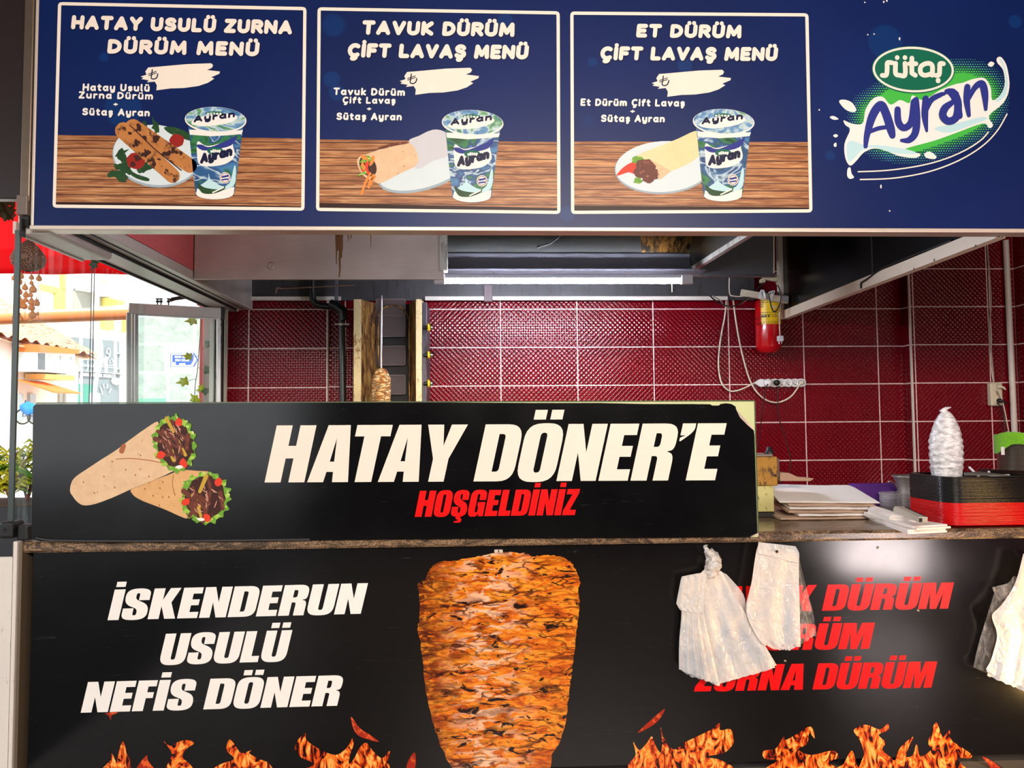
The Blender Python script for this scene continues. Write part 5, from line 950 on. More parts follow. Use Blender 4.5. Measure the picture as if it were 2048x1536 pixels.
mb = MB(); c = P(1560.5, 677, 2.33); mb.bbox(c.x-.021, c.x+.021, 2.31, 2.35, c.z-.022, c.z+.02, .007); mb.build('plug_body', PLW, plug)
mb = MB(); [mb.tube([(c.x+s*.010, 2.33, c.z-.022), (c.x+s*.010, 2.33, c.z-.042)], .0024, 6) for s in (-1, 1)]; mb.build('pins', CHR, plug)
cable('strip_cable', 'cream cable looping down the tiles to the left end of the power strip', [(1453, 596), (1450, 630), (1441, 680), (1437, 730), (1443, 765), (1458, 781), (1475, 781), (1493, 774), (1508, 766)], .0062, CABW, 2.585)
cable('lamp_feed_cable', 'cream cable sagging below the power strip from its last socket up to the hood', [(1466, 596), (1473, 650), (1485, 710), (1502, 765), (1525, 795), (1552, 805), (1578, 796), (1594, 778), (1600, 766)], .0062, CABW, 2.565)
mb = MB(); mb.tube([P(1547, 400, 1.895), P(1548, 546, 1.895)], .005, 8); mb.build('conduit', CABW, hd)
# power strip
PY = 2.60; kz = P(1555, 766, PY).z
ps = thing('power_strip', 'white round socket power strip fixed to the red tiles', 'power strip', (P(1560, 766, PY).x, PY, kz))
xs = [P(x, 766, PY-.02).x for x in (1523, 1536, 1549, 1563, 1577, 1590, 1602)]; rs = .033
mb = MB(); ol = [(P(1507, 766, PY).x, kz)]+[(P(1519, 766, PY).x+.002*i, kz-rs*sin(pi/2*i/4)) for i in range(1, 5)]
lo = []; hi = []
for x in xs[1:]:
    for i in range(-4, 5): lo.append((x+.024*i/4, kz-rs*(.90+.10*cos(pi*i/8*1.9)))); hi.append((x+.024*i/4, kz+rs*(.90+.10*cos(pi*i/8*1.9))))
endc = [(xs[-1]+.024+.014*sin(pi*i/8), kz-rs*.9*cos(pi*i/8)) for i in range(1, 8)]
ol = [(P(1506, 766, PY).x, kz), (P(1519, 766, PY).x, kz-rs*.95)]+sorted(lo)+endc+sorted(hi, reverse=True)+[(P(1519, 766, PY).x, kz+rs*.95)]
mb.prism(ol, PY-.025, PY+.018, lambda x, z, y: V((x, y, z))); mb.build('body', PLW, ps)
SHD = mat('socket_shadow_grey', (196, 194, 194), .45)
for i, x in enumerate(xs[1:]):
    mb = MB(); mb.lathe([(.028, -.0255), (.027, -.031), (.0225, -.031), (.021, -.027), (.0001, -.027)], (x, PY, kz), 20, axis='Y'); so = mb.build('socket', PLW, ps)
    if i not in (0, 1, 5):
        mb = MB(); [mb.lathe([(.0034, -.0275), (.0001, -.0275)], (x+s*.009*cos(.5), PY, kz+s*.009*sin(.5)), 8, axis='Y') for s in (-1, 1)]; mb.lathe([(.005, -.0275), (.0001, -.0275)], (x, PY, kz-.013), 8, axis='Y'); mb.build('pin_hole', CABB, so)
def roundplug(name, label, x, m_, cord, cm, r=.022):
    t = thing(name, label, 'plug', (x, PY-.031, kz)); mb = MB(); mb.lathe([(r*.9, -.029), (r, -.034), (r*.95, -.06), (r*.5, -.068), (.0001, -.068)], (x, PY, kz), 18, axis='Y'); mb.build('plug_body', m_, t)
    mb = MB(); mb.tube(cr([tuple(P(a, b, y)) for a, b, y in cord], 8), .0042, 8); mb.build('cord', cm, t)
roundplug('power_plug', 'large white plug with a dark cord in the first socket of the power strip', xs[1]-.01, PLW, [(1536, 768, PY-.07), (1531, 780, PY-.06), (1524, 830, 2.45), (1516, 900, 2.2)], mat('cord_maroon', (60, 16, 18), .5), .031)
roundplug('power_plug', 'round black plug with a black cord in the power strip', xs[2]+.008, CABB, [(1560, 772, PY-.06), (1556, 780, PY-.06), (1557, 830, 2.5), (1572, 880, 2.1), (1581, 920, 1.7), (1578, 945, 1.3), (1567, 960, .84), (1556, 966, .78)], mat('cord_dark', (48, 14, 16), .5))
mb = MB(); mb.lathe([(.017, -.029), (.016, -.045), (.006, -.055), (.0001, -.055)], (xs[6], PY, kz), 16, axis='Y'); tag(mb.build('power_plug', CABW), 'cream plug in the last socket at the right end of the power strip', 'plug')
# wall socket on the right
qy = 2.478; w0, w1 = P(1977, 790, qy).x, P(2001, 790, qy).x; zz0, zz1 = P(1990, 812, qy).z, P(1990, 765, qy).z
ws = thing('wall_socket', 'cream triple wall socket on the red tiles at the right', 'wall socket', ((w0+w1)/2, 2.5, zz0))
mb = MB(); mb.bbox(w0, w1, qy-.03, 2.4995, zz0, zz1, .012, seg=3); mb.build('plate', PLC, ws)
xm = (w0+w1)/2+.008
for i in range(3):
    z = zz1-.032-i*.055; mb = MB(); mb.lathe([(.025, -.0305), (.024, -.035), (.020, -.035), (.019, -.031), (.0001, -.031)], (xm, qy, z), 20, axis='Y'); so = mb.build('socket', PLC, ws)
    if i == 1: mb = MB(); [mb.lathe([(.003, -.0318), (.0001, -.0318)], (xm+s*.008, qy, z), 8, axis='Y') for s in (-1, 1)]; mb.build('pin_hole', CABB, so)
for i, (lb_, m_, pts) in enumerate((('cream plug in the top hole of the wall socket with a cream cord', CABW, [(1994, 780), (2001, 790), (2008, 815), (2014, 845), (2018, 868), (2020, 900)]), ('black plug in the bottom hole of the wall socket with a black cord', CABB, [(1994, 806), (2001, 812), (2008, 830), (2009, 850), (2011, 880)]))):
    z = zz1-.032-(0 if i == 0 else 2)*.055; t = thing('power_plug', lb_, 'plug', (xm, qy-.035, z)); mb = MB(); mb.lathe([(.017, -.033), (.018, -.05), (.010, -.066), (.0001, -.066)], (xm, qy, z), 16, axis='Y'); mb.tube([(xm, qy-.055, z), (xm+.02, qy-.07, z-.012), (xm+.035, qy-.066, z-.026)], [.010, .009, .006], 10); mb.build('plug_body', m_, t)
    mb = MB(); mb.tube(cr([tuple(P(x, y, qy-.06)) for x, y in pts], 6), .0045, 8); mb.build('cord', m_, t)
cable('socket_cable', 'cream cable running down the tiles to the wall socket', [(1974, 480), (1977, 530), (1982, 600), (1979, 660), (1984, 720), (1988, 766)], .006, mat('cable_beige', (176, 150, 140), .5), 2.488)
cable('socket_cable', 'thin cream cable beside the thicker one above the wall socket', [(1974, 482), (1977, 540), (1979, 600), (1983, 680), (1981, 720), (1987, 766)], .004, CABW, 2.49)
# ------------------------------------------------------------------ things on the worktop
ORD = ['top', 'second', 'third', 'fourth', 'fifth', 'sixth', 'seventh', 'eighth', 'ninth', 'tenth', 'eleventh', 'twelfth', 'thirteenth', 'fourteenth', 'fifteenth', 'sixteenth', 'seventeenth', 'eighteenth', 'nineteenth', 'twentieth', 'twenty-first', 'twenty-second']
# serving trays: 17 red below, 20 black above, nested
NR, NB = 17, 20
ty0 = -.012; zt_ = P(1935, 954, ty0).z; step = (zt_-ZT-.017)/(NR+NB-1); txl = P(1897, 1040, ty0).x; TWd, TDp = .46, .345
def rrect(x0, x1, y0, y1, r, n=8):
    o = []
    for cx, cy, a in ((x1-r, y1-r, 0), (x0+r, y1-r, 90), (x0+r, y0+r, 180), (x1-r, y0+r, 270)):
        for i in range(n+1): t = rad(a+90*i/n); o.append((cx+r*cos(t), cy+r*sin(t)))
    return o
def tray_mesh():
    mb = MB(); prof = [(.040, .0), (.022, .0165), (.002, .0170), (0, .0163), (0, .0128), (.0014, .0128), (.0016, .0155), (.0225, .0153), (.0405, -.0)]
    rings = []
    for ins, z in prof[:8]: rings.append([V((x, y, z)) for x, y in rrect(ins, TWd-ins, ins, TDp-ins, max(.012, .068-ins))])
    k = len(rings[0]); inner = [V((x, y, .0013)) for x, y in rrect(.041, TWd-.041, .041, TDp-.041, .028)]
    # inner side (seen from above)
    top = [inner, [V((x, y, .0173)) for x, y in rrect(.021, TWd-.021, .021, TDp-.021, .047)]]
    vs = [p for r_ in [rings[0], rings[7], rings[6], rings[5], rings[4], rings[3], rings[2]]+[top[1], top[0]] for p in r_]; m_ = 9
    mb.add(vs, [(i*k+j, i*k+(j+1) % k, (i+1)*k+(j+1) % k, (i+1)*k+j) for i in range(m_-1) for j in range(k)], 0, True)
    mb.add(rings[0], [tuple(range(k))[::-1]]); mb.add(inner, [tuple(range(k))]); return mb
TRB = mat('tray_black', (22, 21, 22), .24, 0, .06, 40, spec=.6); TRR = mat('tray_red', (226, 10, 12), .26, 0, .05, 40, spec=.6)
proto = {}
R_ = random.Random(1)
for i in range(NR+NB):
    red = i < NR; key = 'red' if red else 'black'
    if key not in proto:
        o = tray_mesh().build('serving_tray', TRR if red else TRB); proto[key] = o
    else: o = proto[key].copy(); COL.objects.link(o)
    o.location = (txl+R_.uniform(-.0012, .0012), ty0+.001+R_.uniform(-.001, .001), ZT+.0002+i*step)
    n_ = (NR-1-i) if red else (NR+NB-1-i); nm = ORD[n_]
    lab = ('%s red plastic serving tray counted down from the black ones above' % ('topmost' if n_ == 0 else nm)) if red else ('%s black plastic serving tray of the stack' % ('topmost' if n_ == 0 else nm) + ('' if n_ == 0 else ', counted down from the top'))
    if red and i == 0: lab = 'lowest red plastic serving tray, resting on the granite worktop'
    tag(o, lab, 'tray', '%s serving trays in the stack' % key)
zTT = ZT+(NR+NB-1)*step   # underside of the topmost tray
# bag-wrapped tower of cups on the top tray
n = N('wrapped_plastic', .2, 0, .7); v = n.co(); n.set('Base Color', n.mix(n.ramp(n.noise(n.co((30, 30, 60)), 1.2, 4, .6), [(.35, 0.0), (.6, 1.0)]), lin((186, 182, 186)), lin((244, 242, 244)))); n.bump(n.noise(n.co((30, 30, 70)), 1.2, 4, .6, .8), .5, .012); n.set('Subsurface Weight', .15); n.set('Subsurface Radius', (.02, .02, .02)); WRAP = n.mat
cy_ = .20; cx_ = P(1892, 900, cy_).x; cz0 = zTT+.0035; cz1 = P(1893, 820, cy_).z; wr = P(1922, 900, cy_).x-cx_
def cups(u, t):
    a = 2*pi*u; z = cz0+(cz1-cz0)*t; r = wr*.86*(1+.14*sin(pi*min(1, t*1.3)))*(1 if t < .5 else max(.02, (1-((t-.5)/.5)**2.2)**.62))
    r *= 1+.035*sin(t*62+1.5*sin(a)+2*fbm((cos(a), sin(a), 3), 1))*(1 if .12 < t < .62 else .3)+.05*fbm((cos(a)*2.2, sin(a)*2.2, z*16), 1); return V((cx_+r*cos(a)+.010*(t-.5)*t, cy_+r*sin(a), z))
ct = thing('wrapped_cup_stack', 'tall stack of cups wrapped in crumpled clear plastic, standing on the black trays', 'wrapped cups', (cx_, cy_, cz0))
mb = MB(); mb.grid(cups, 60, 90, wrap=True); mb.add([cups(i/60, 0) for i in range(60)], [tuple(range(60))[::-1]]); mb.build('plastic_wrap', WRAP, ct)
mb = MB(); q = [(cx_-.012, cy_, cz1-.012), (cx_+.004, cy_-.004, cz1+.006), (cx_+.028, cy_-.006, cz1+.012)]; mb.tube(cr(q, 5), [.016*(1-.09*i) for i in range(11)], 10); mb.build('twisted_end', WRAP, ct)
# knife, stick and black case on the top tray
zr = zTT+.0175
mb = MB(); a_, b_ = P(1931, 947, .06), P(2015, 951, .035)
mb.add([(a_.x, .062, zr+.001), (b_.x, .012, zr+.001), (b_.x+.004, .020, zr+.003), (a_.x+.09, .10, zr+.016), (a_.x+.004, .075, zr+.013), (a_.x, .066, zr-.0), (b_.x, .016, zr-.0), (b_.x+.004, .024, zr+.001), (a_.x+.09, .104, zr+.013), (a_.x+.004, .079, zr+.010)], [(0, 1, 2, 3, 4), (9, 8, 7, 6, 5), (0, 5, 6, 1), (1, 6, 7, 2), (2, 7, 8, 3), (3, 8, 9, 4), (4, 9, 5, 0)]); tag(mb.build('knife_blade', steel('blade_steel', (150, 148, 146), (196, 192, 186), .3, .7)), 'wide grey knife blade lying across the front rim of the top black tray', 'knife')
mb = MB(); q0, q1 = P(1948, 948, .19), P(1944, 934, .22); mb.tube([(q0.x+.01, .17, zTT+.004), (q1.x, .24, zr+.026)], .0055, 10); tag(mb.build('white_stick', PLW), 'short white plastic stick poking up from the top black tray', 'stick')
pc = thing('black_case', 'flat black glossy case with a white edge lying at the back of the top tray', 'case', (P(1972, 940, .23).x, .23, zr+.001))
a_ = P(1972, 940, .23); mb = MB(); mb.bbox(a_.x, a_.x+.20, .20, .29, zTT+.0035, zr+.012, .004, R=Matrix.Rotation(.05, 3, 'Y')); mb.build('body', mat('case_black', (16, 15, 16), .15, spec=.7), pc)
mb = MB(); mb.bbox(a_.x-.002, a_.x+.09, .196, .2005, zTT+.004, zTT+.012, .001); mb.bbox(a_.x-.006, a_.x+.0, .20, .212, zTT+.004, zr+.010, .002); mb.build('white_edge', PLW, pc)
# stock pot with a green cloth over its rim
pr_ = .17; px_ = P(2000, 920, .82).x+pr_+.004; pz1 = P(2030, 876, .70).z
pot = thing('stock_pot', 'steel stock pot behind the trays with a green cloth over its rim', 'pot', (px_, .80, ZT))
mb = MB(); mb.lathe([(.0001, .002), (pr_-.01, .0), (pr_, .01), (pr_, pz1-ZT-.008), (pr_+.006, pz1-ZT), (pr_-.004, pz1-ZT), (pr_-.005, .02), (.0001, .02)], (px_, .80, ZT), 48); mb.build('pot_body', steel('pot_steel', (170, 158, 146), (200, 190, 176), .22, .9, (1, 1, 90)), pot)
mb = MB(); hz = pz1-.05; mb.tube(cr([(px_+pr_, .76, hz), (px_+pr_+.04, .76, hz+.01), (px_+pr_+.04, .84, hz+.01), (px_+pr_, .84, hz)], 5), .006, 8); mb.build('handle', CHR, pot)
n = N('green_terry', .9, 0, .2); n.set('Base Color', n.mix(n.noise(n.co(), 70, 3), lin((98, 170, 18)), lin((136, 204, 44)))); n.bump(n.noise(n.co(), 260, 2), .6, .004); n.set('Sheen Weight', .4); TERRY = n.mat
ctop = lambda u: pz1+.020+.012*sin(u*5)-.012*u
def cloth(u, t):
    a = rad(168+125*u); c = V((px_, .80, 0))
    if t < .45: r = pr_-.08*(1-t/.45)**1.0+.012; z = ctop(u)-.02*(1-t/.45)
    else: r = pr_+.022+.010*sin(u*14)*(t-.45)+.004; z = ctop(u)-(t-.45)*(.17+.03*sin(u*9+1))*(1-.6*u)
    return c+V((r*cos(a), r*sin(a), z+.010*fbm((u*5, t*4, 1), 1)))
gc = thing('green_cloth', 'green cleaning cloth draped over the rim of the steel pot', 'cloth', (px_, .62, pz1))
mb = MB(); mb.grid(cloth, 40, 30); o = mb.build('fabric', TERRY, gc); md = o.modifiers.new('thickness', 'SOLIDIFY'); md.thickness = .008; md.offset = 1
mb = MB(); q = P(2003, 905, .66); mb.bbox(q.x-.009, q.x+.009, .648, .651, q.z-.012, q.z+.03, .0005); mb.build('care_label', PLW, gc)
# grey stained machine half hidden by the welcome board
mx0, mx1 = P(1462, 1000, .43).x, P(1557, 1000, .43).x; my = .43
mc = thing('gas_burner_unit', 'old stained yellow metal box with black knob beside the welcome board end', 'machine', (mx0, my, ZT))
n = N('stained_ochre', .45, .3); v = n.co((6, 6, 3)); n.set('Base Color', n.mix(n.ramp(n.noise(n.co((14, 14, 8)), 2, 5, .75), [(.52, 0.0), (.62, .95)]), n.mix(n.noise(v, 3, 5, .7), lin((186, 138, 40)), lin((142, 96, 30))), lin((48, 26, 14)))); OCH = n.mat
n = N('stained_cream', .45, .2); n.set('Base Color', n.mix(n.ramp(n.noise(n.co((16, 16, 12)), 3, 5, .75), [(.58, 0.0), (.64, 1.0)]), n.mix(n.noise(n.co(), 9, 3), lin((206, 200, 130)), lin((176, 166, 110))), lin((54, 44, 30)))); CRS = n.mat
zA, zB_, zC = P(1535, 1024, my).z, P(1535, 972, my).z, P(1535, 913, my).z
mb = MB(); mb.bbox(mx0, mx1, my, my+.22, zB_, zC, .005); mb.lathe([(.006, -.001), (.006, -.0015), (.0001, -.0015)], P(1551, 951, my-.0005), 12, axis='Y', mi=1); mb.build('upper_body', [OCH, SOOT_GAP], mc)
mb = MB(); mb.bbox(mx0, P(1549, 1000, my).x, my+.004, my+.2, zA, zB_, .004); mb.build('lower_body', CRS, mc)
mb = MB(); mb.bbox(mx0+.005, P(1552, 1000, my).x, my+.02, my+.21, ZT, zA, .004); mb.build('foot', SOOT_GAP, mc)  # feet and the shadow gap under the box drawn as one black block
mb = MB(); mb.bbox(mx0, P(1545, 910, my).x, my-.006, my+.16, zC, zC+.012, .003); mb.bbox(mx0, P(1527, 907, my).x, my-.01, my+.03, zC+.012, zC+.018, .002); mb.build('top_plate', CERAM2, mc)
mb = MB(); q = P(1539, 913, my+.02); mb.lathe([(.022, 0), (.022, .012), (.015, .018), (.013, .032), (.008, .036), (.0001, .036)], (q.x, q.y, zC+.011), 14); mb.build('knob', RUBBER, mc)
mb = MB(); mb.bbox(mx1-.002, mx1+.014, my+.01, my+.15, P(1560, 955, my).z, zC-.01, .003); mb.bbox(mx1, mx1+.02, my+.03, my+.06, P(1560, 962, my).z, P(1560, 940, my).z, .004); mb.build('side_bracket', steel('bracket_dull', (90, 70, 60), (120, 96, 82), .45, .5), mc)
mb = MB(); yl = my+.05; pts = [(1560, 946), (1578, 946), (1598, 955), (1628, 957), (1621, 962), (1560, 962)]; mb.prism([(P(x, y, yl).x, P(x, y, yl).z) for x, y in pts], yl, yl+.10, lambda x, z, y: V((x, y, z))); mb.build('side_shelf', mat('shelf_taupe', (176, 142, 118), .5), mc)
# folded wrapping paper
PAPW = mat('wrapping_paper', (236, 230, 226), .7, 0, .03, 8); PAPB = mat('brown_paper', (188, 158, 136), .7, 0, .08, 14)
yf = .16
SH = [((1562, 1029), (1738, 1040), 2.6, PAPB, 'lowest brown-edged folded wrapping paper sheet of the pile', 0, .05), ((1598, 1023), (1740, 1034), 2.4, PAPW, 'short white folded wrapping paper sheet near the bottom of the pile', .02, .03), ((1578, 1013), (1742, 1027), 4.0, PAPB, 'thick brown folded wrapping paper sheet in the middle of the pile', .0, .03), ((1580, 1004), (1744, 1018), 2.3, PAPW, 'white folded wrapping paper sheet below the upper brown edge', .01, .03), ((1578, 994), (1752, 1010), 3.0, PAPB, 'brown-edged folded wrapping paper sheet just under the top white one', .0, .02), ((1560, 990), (1760, 1004), 5.2, PAPW, 'topmost broad white folded wrapping paper sheet', .0, .02)]
zbot = ZT+.0005
PB = PZ(1560, 1042, ZT).y
for i, (l_, r_, th, m_, lab, inx, yy) in enumerate(SH):
    y0 = PB+.004+.012*i; pl, pr2 = P(l_[0], l_[1], y0), P(r_[0], r_[1], y0); t0 = .0112 if i < 5 else .0095; rise = .006+.0085*i; base = ZT+.001+.0140*i
    def fold(u, t, pl=pl, pr2=pr2, y0=y0, t0=t0, base=base, rise=rise, i=i):
        x = pl.x+(pr2.x-pl.x)*u; prof = [(.30, 0), (.04, 0), (.006, .1), (0, .5), (.006, .9), (.04, 1), (.16, 1.02), (.30, 1.04)]
        f = t*(len(prof)-1); k = min(int(f), len(prof)-2); f -= k; yq = prof[k][0]*(1-f)+prof[k+1][0]*f; zq = prof[k][1]*(1-f)+prof[k+1][1]*f
        tilt = -.010*(u-.5)*(i/5.0); s_ = min(1, yq/.28)
        return V((x+(.02*s_ if u < .02 else 0), y0+yq, base+tilt+s_*rise*1.2+zq*t0*(1+.15*sin(u*9+i))*(1-.25*(u > .97))+.0012*fbm((u*9, t*3, i), 1)))
    mb = MB(); mb.grid(fold, 30, 21)
    k0 = [fold(0, j/21) for j in range(22)]; k1 = [fold(1, j/21) for j in range(22)]; mb.add(k0, [tuple(range(22))]); mb.add(k1, [tuple(range(22))[::-1]])
    tag(mb.build('wrapping_paper_sheet', m_), lab, 'wrapping paper', 'folded wrapping papers beside the welcome board')
mb = MB()
for i in range(5):
    c = P(1556+3*i, 986+10*i, PB+.02+.02*(i % 2)); q = [(c.x+.028, c.y-.0, c.z-.030), (c.x+.004, c.y+.008, c.z-.024), (c.x-.014, c.y+.03, c.z-.002), (c.x-.006, c.y+.07, c.z+.016), (c.x+.03, c.y+.11, c.z+.020)]
# stack of clear round lids
cyb = PZ(1791, 1014, ZT).y; ccx = P(1791, 1005, cyb).x; cr_ = (P(1821, 1005, cyb).x-P(1761, 1005, cyb).x)/2; chz = P(1791, 985, cyb-.0).z-ZT
n = N('clear_tub', .05, 0, .8); n.set('Base Color', lin((236, 232, 230))); mx = n.new('MixShader', {0: n.ramp(n.noise(n.co((2, 2, 60)), 2, 3), [(.4, .66), (.6, .82)]), 1: n.b.outputs[0], 2: n.new('BsdfTransparent').outputs[0]}); n.nt.links.new(mx.outputs[0], n.out.inputs[0]); TUB = n.mat
mb = MB(); pf = [(.0001, .001), (cr_*.9, .0)]+[(cr_*(.94+.03*(i % 2)), chz*.12+chz*.7*i/10) for i in range(11)]+[(cr_, chz*.88), (cr_*1.02, chz*.94), (cr_, chz), (cr_*.92, chz*.99), (cr_*.9, chz*.8)]; mb.lathe(pf, (ccx, cyb, ZT+.0005), 40); tag(mb.build('clear_tub', TUB), 'low clear round plastic tub behind the napkins', 'tub')
mb = MB(); jx0, jx1 = P(1710, 985, .92).x, P(1800, 985, .92).x; mb.bbox(jx0, jx1, .92, .99, ZT, P(1750, 968, .92).z, .003); tag(mb.build('purple_box', mat('purple_card', (92, 42, 140), .5)), 'flat purple box at the back of the worktop behind the papers', 'box')
# metal milk jug
jy = .83; jcx = P(1824, 980, jy).x; jz = P(1824, 951, jy).z-ZT; jr = jcx-P(1797, 985, jy).x
jg = thing('milk_jug', 'dull metal milk jug with a thin handle between the clear tub and the trays', 'jug', (jcx, jy, ZT))
mb = MB(); mb.lathe([(.0001, .001), (jr*.98, .0), (jr, .01), (jr*.98, jz*.55), (jr*1.02, jz*.75), (jr*1.2, jz*.93), (jr*1.36, jz), (jr*1.33, jz*1.005), (jr*1.15, jz*.93), (jr*.95, jz*.7), (jr*.93, .01), (.0001, .008)], (jcx, jy, ZT), 40); mb.build('jug_body', steel('jug_metal', (176, 166, 160), (206, 198, 192), .32, .75), jg)
mb = MB(); mb.tube(cr([tuple(P(x, y, jy)) for x, y in ((1800, 1004), (1798, 992), (1795, 978), (1788, 967), (1779, 962), (1777, 964))], 6), .004, 8); mb.build('handle', CHR, jg)
# napkins and stapler
NAPK = mat('napkin_white', (242, 230, 222), .8, 0, .03, 12, .3, 90)
c0 = [PZ(x, y, ZT) for x, y in ((1736, 1041), (1824, 1069), (1899, 1065), (1858, 1040), (1800, 1024))]
base = V((0, 0, 0))
for p in c0: base += p/len(c0)
R_ = random.Random(14)
for i in range(7):
    lo_ = i < 4; pts = [c0[1], c0[2], c0[2]+V((-.03, .16, 0)), c0[1]+V((-.06, .20, 0)), (c0[0]+c0[1])*.5] if lo_ else [c0[0]+V((-.002, .01, 0)), (c0[0]*.42+c0[1]*.58)+V((.0, .01, 0)), c0[2]+V((-.07, .05, 0)), c0[2]+V((-.10, .19, 0)), c0[0]+V((.10, .16, 0))]
    a = R_.uniform(-.05, .05); Rz = Matrix.Rotation(a, 3, 'Z'); z0 = ZT+.0006+(.0085*i if lo_ else .034+.0075*(i-4)); th = .0078 if lo_ else .0066
    if lo_: pts = [c0[1]+V((.002*i, .0015*i, 0)), c0[2]+V((-.002*i, .001*i, 0)), c0[2]+V((-.035, .15, 0)), c0[0]+V((.05, .17, 0)), c0[0]+V((.012-.006*i, .012, 0))]
    q = [Rz@(p-base)*(1 if lo_ else .97)+base for p in pts]; k = len(q); sub = []
    for j in range(k):
        for s_ in range(5): p = q[j]*(1-s_/5)+q[(j+1) % k]*(s_/5); sub.append((p.x+R_.uniform(-.0015, .0015), p.y+R_.uniform(-.0015, .0015)))
    mb = MB(); mb.prism(sub, z0, z0+th, lambda x, y, z: V((x, y, z+.05*max(0, c0[1].x-.05-x)*(0.35 if not lo_ else .0)))); nm = ['lowest napkin of the pile, touching the granite', 'second napkin from the bottom of the pile', 'third napkin from the bottom of the pile', 'square napkin in the middle of the pile', 'jagged napkin above the square ones in the pile', 'second napkin from the top, under the stapler pile', 'topmost napkin with the stapler lying on it'][i]
    tag(mb.build('paper_napkin', NAPK), 'white folded paper napkin, '+nm, 'napkin', 'white napkins in front of the trays')
zn = ZT+.034+.0075*2+.0066+.0012
sA, sB = PZ(1795, 1024, zn), PZ(1846, 1045, zn); d = (sB-sA); d.z = 0; ang = math.atan2(d.y, d.x); L = d.length; c = (sA+sB)/2
st = thing('stapler', 'grey stapler lying on the pile of white napkins', 'stapler', (c.x, c.y, zn))
Rz = Matrix.Rotation(ang, 3, 'Z')
mb = MB(); pf = fillet([(-L/2, .0, .004), (L/2, .0, .003), (L/2+.004, .022, .004), (L*.1, .026), (-L*.42, .030, .012), (-L/2-.004, .014, .008)], 5)
mb.prism(pf, -.017, .017, lambda x, z, y: Rz@V((x, y, z))+V((c.x, c.y, zn))); mb.build('body', mat('stapler_grey', (186, 176, 160), .35), st)
mb = MB(); mb.prism(fillet([(-L*.3, .0265), (L/2, .0222), (L/2, .0255, .002), (-L*.28, .031, .002)], 4), .006, .014, lambda x, z, y: Rz@V((x, y, z))+V((c.x, c.y, zn))); mb.build('staple_rail', CHR, st)
mb = MB(); mb.prism([(L/2-.001, .002), (L/2+.0045, .002), (L/2+.0065, .018), (L/2+.001, .018)], -.015, -.004, lambda x, z, y: Rz@V((x, y, z))+V((c.x, c.y, zn))); mb.build('mouth', RUBBER, st)
# ------------------------------------------------------------------ street beyond the open left side
def plane_map(pa, pb):
    """photo pixel -> point on the upright plane through two ground points"""
    nrm = V((pb.y-pa.y, -(pb.x-pa.x), 0)).normalized()
    def f(x, y, e=0):
        d = ray(x, y); t = (pa-CAM).dot(nrm)/d.dot(nrm); s = -1 if d.dot(nrm) > 0 else 1
        return CAM+d*t+nrm*s*e
    return f
def slab(mb, f, pts, e0, e1, mi=0): mb.prism(pts, e0, e1, lambda x, y, e: f(x, y, e), mi); return mb
n = N('street_paving', .7); br = n.new('TexBrick', {'Vector': n.co(), 'Color1': lin((206, 196, 188)), 'Color2': lin((224, 214, 206)), 'Mortar': lin((150, 140, 134)), 'Scale': 1.0, 'Mortar Size': .01, 'Brick Width': .9, 'Row Height': .5}); n.set('Base Color', br.outputs[0])
mb = MB(); mb.box(-70, 40, 4.4, 70, -.25, -.05); struct(mb.build('ground_paving', n.mat))
mb = MB(); mb.box(-70, -2.0, -20, 4.4, -.25, -.05); mb.box(-2.0, 40, 2.8, 4.4, -.25, -.05); struct(mb.build('ground_street', mat('asphalt', (62, 60, 62), .85, 0, .15, 60)))
RENDER = mat('white_render', (240, 234, 226), .8, 0, .04, 3); OCHRE = mat('ochre_paint', (250, 206, 116), .8, 0, .06, 4); ORNG = mat('orange_paint', (250, 138, 66), .7, 0, .05, 5); WINF = mat('window_white', (246, 244, 242), .5); PANE = mat('pane_grey', (176, 180, 186), .2, 0, .1, 3); PANED = mat('pane_dark', (96, 96, 104), .2, 0, .1, 3); CURT = mat('curtain_white', (232, 234, 238), .7, 0, .06, 30)
# low white house with the tiled roof
pa, pb = P(0, 800, 11.0), P(160, 800, 14.4); H = plane_map(pa, pb)
hs = thing('white_house', 'low white house with an old tiled roof and orange awnings across the street', 'house', (pa.x, pa.y, -.05))
dr = (pb-pa).normalized(); far = pa-dr*3.2
def hz_(y, px): return H(px, y).z
mb = MB(); q0 = pa-dr*2.5; q1 = H(157, 750); zt0 = H(20, 682).z; back = V((dr.y, -dr.x, 0))*-6
ze = H(157, 706).z
mb.add([(q0.x, q0.y, -.05), (q1.x, q1.y, -.05), (q1.x, q1.y, ze), (q0.x, q0.y, ze)]+[(q0.x+back.x, q0.y+back.y, -.05), (q1.x+back.x, q1.y+back.y, -.05), (q1.x+back.x, q1.y+back.y, ze), (q0.x+back.x, q0.y+back.y, ze)], [(0, 1, 2, 3), (1, 5, 6, 2), (4, 0, 3, 7), (5, 4, 7, 6)]); mb.build('wall', RENDER, hs)
n = N('old_roof_tiles', .8); X = n.xyz(); v = n.co((1, 1, 1)); rows = n.noise(n.co((2.2, 2.2, 14)), 2.2, 4, .6, .4); n.set('Base Color', n.ramp(rows, [(.32, (120, 84, 76)), (.42, (206, 150, 120)), (.55, (236, 190, 156)), (.68, (222, 160, 128)), (.76, (246, 216, 190))])); n.bump(rows, .8, .06)
mb = MB(); e0, e1 = q0+V((0, 0, 0)), H(174, 706); z0 = ze-.02; rb = back.normalized()*2.0; up = 2.1
def roof(u, t):
    p = (q0-dr*.3)*(1-u)+e1*u; b = -back.normalized()*.25; w = .035*sin(u*95)*(1 if t < 1 else 1)+.02*sin(t*40)
    return V((p.x, p.y, 0))+b*(1-t)+rb*t*1.6+V((0, 0, z0+t*up+w))
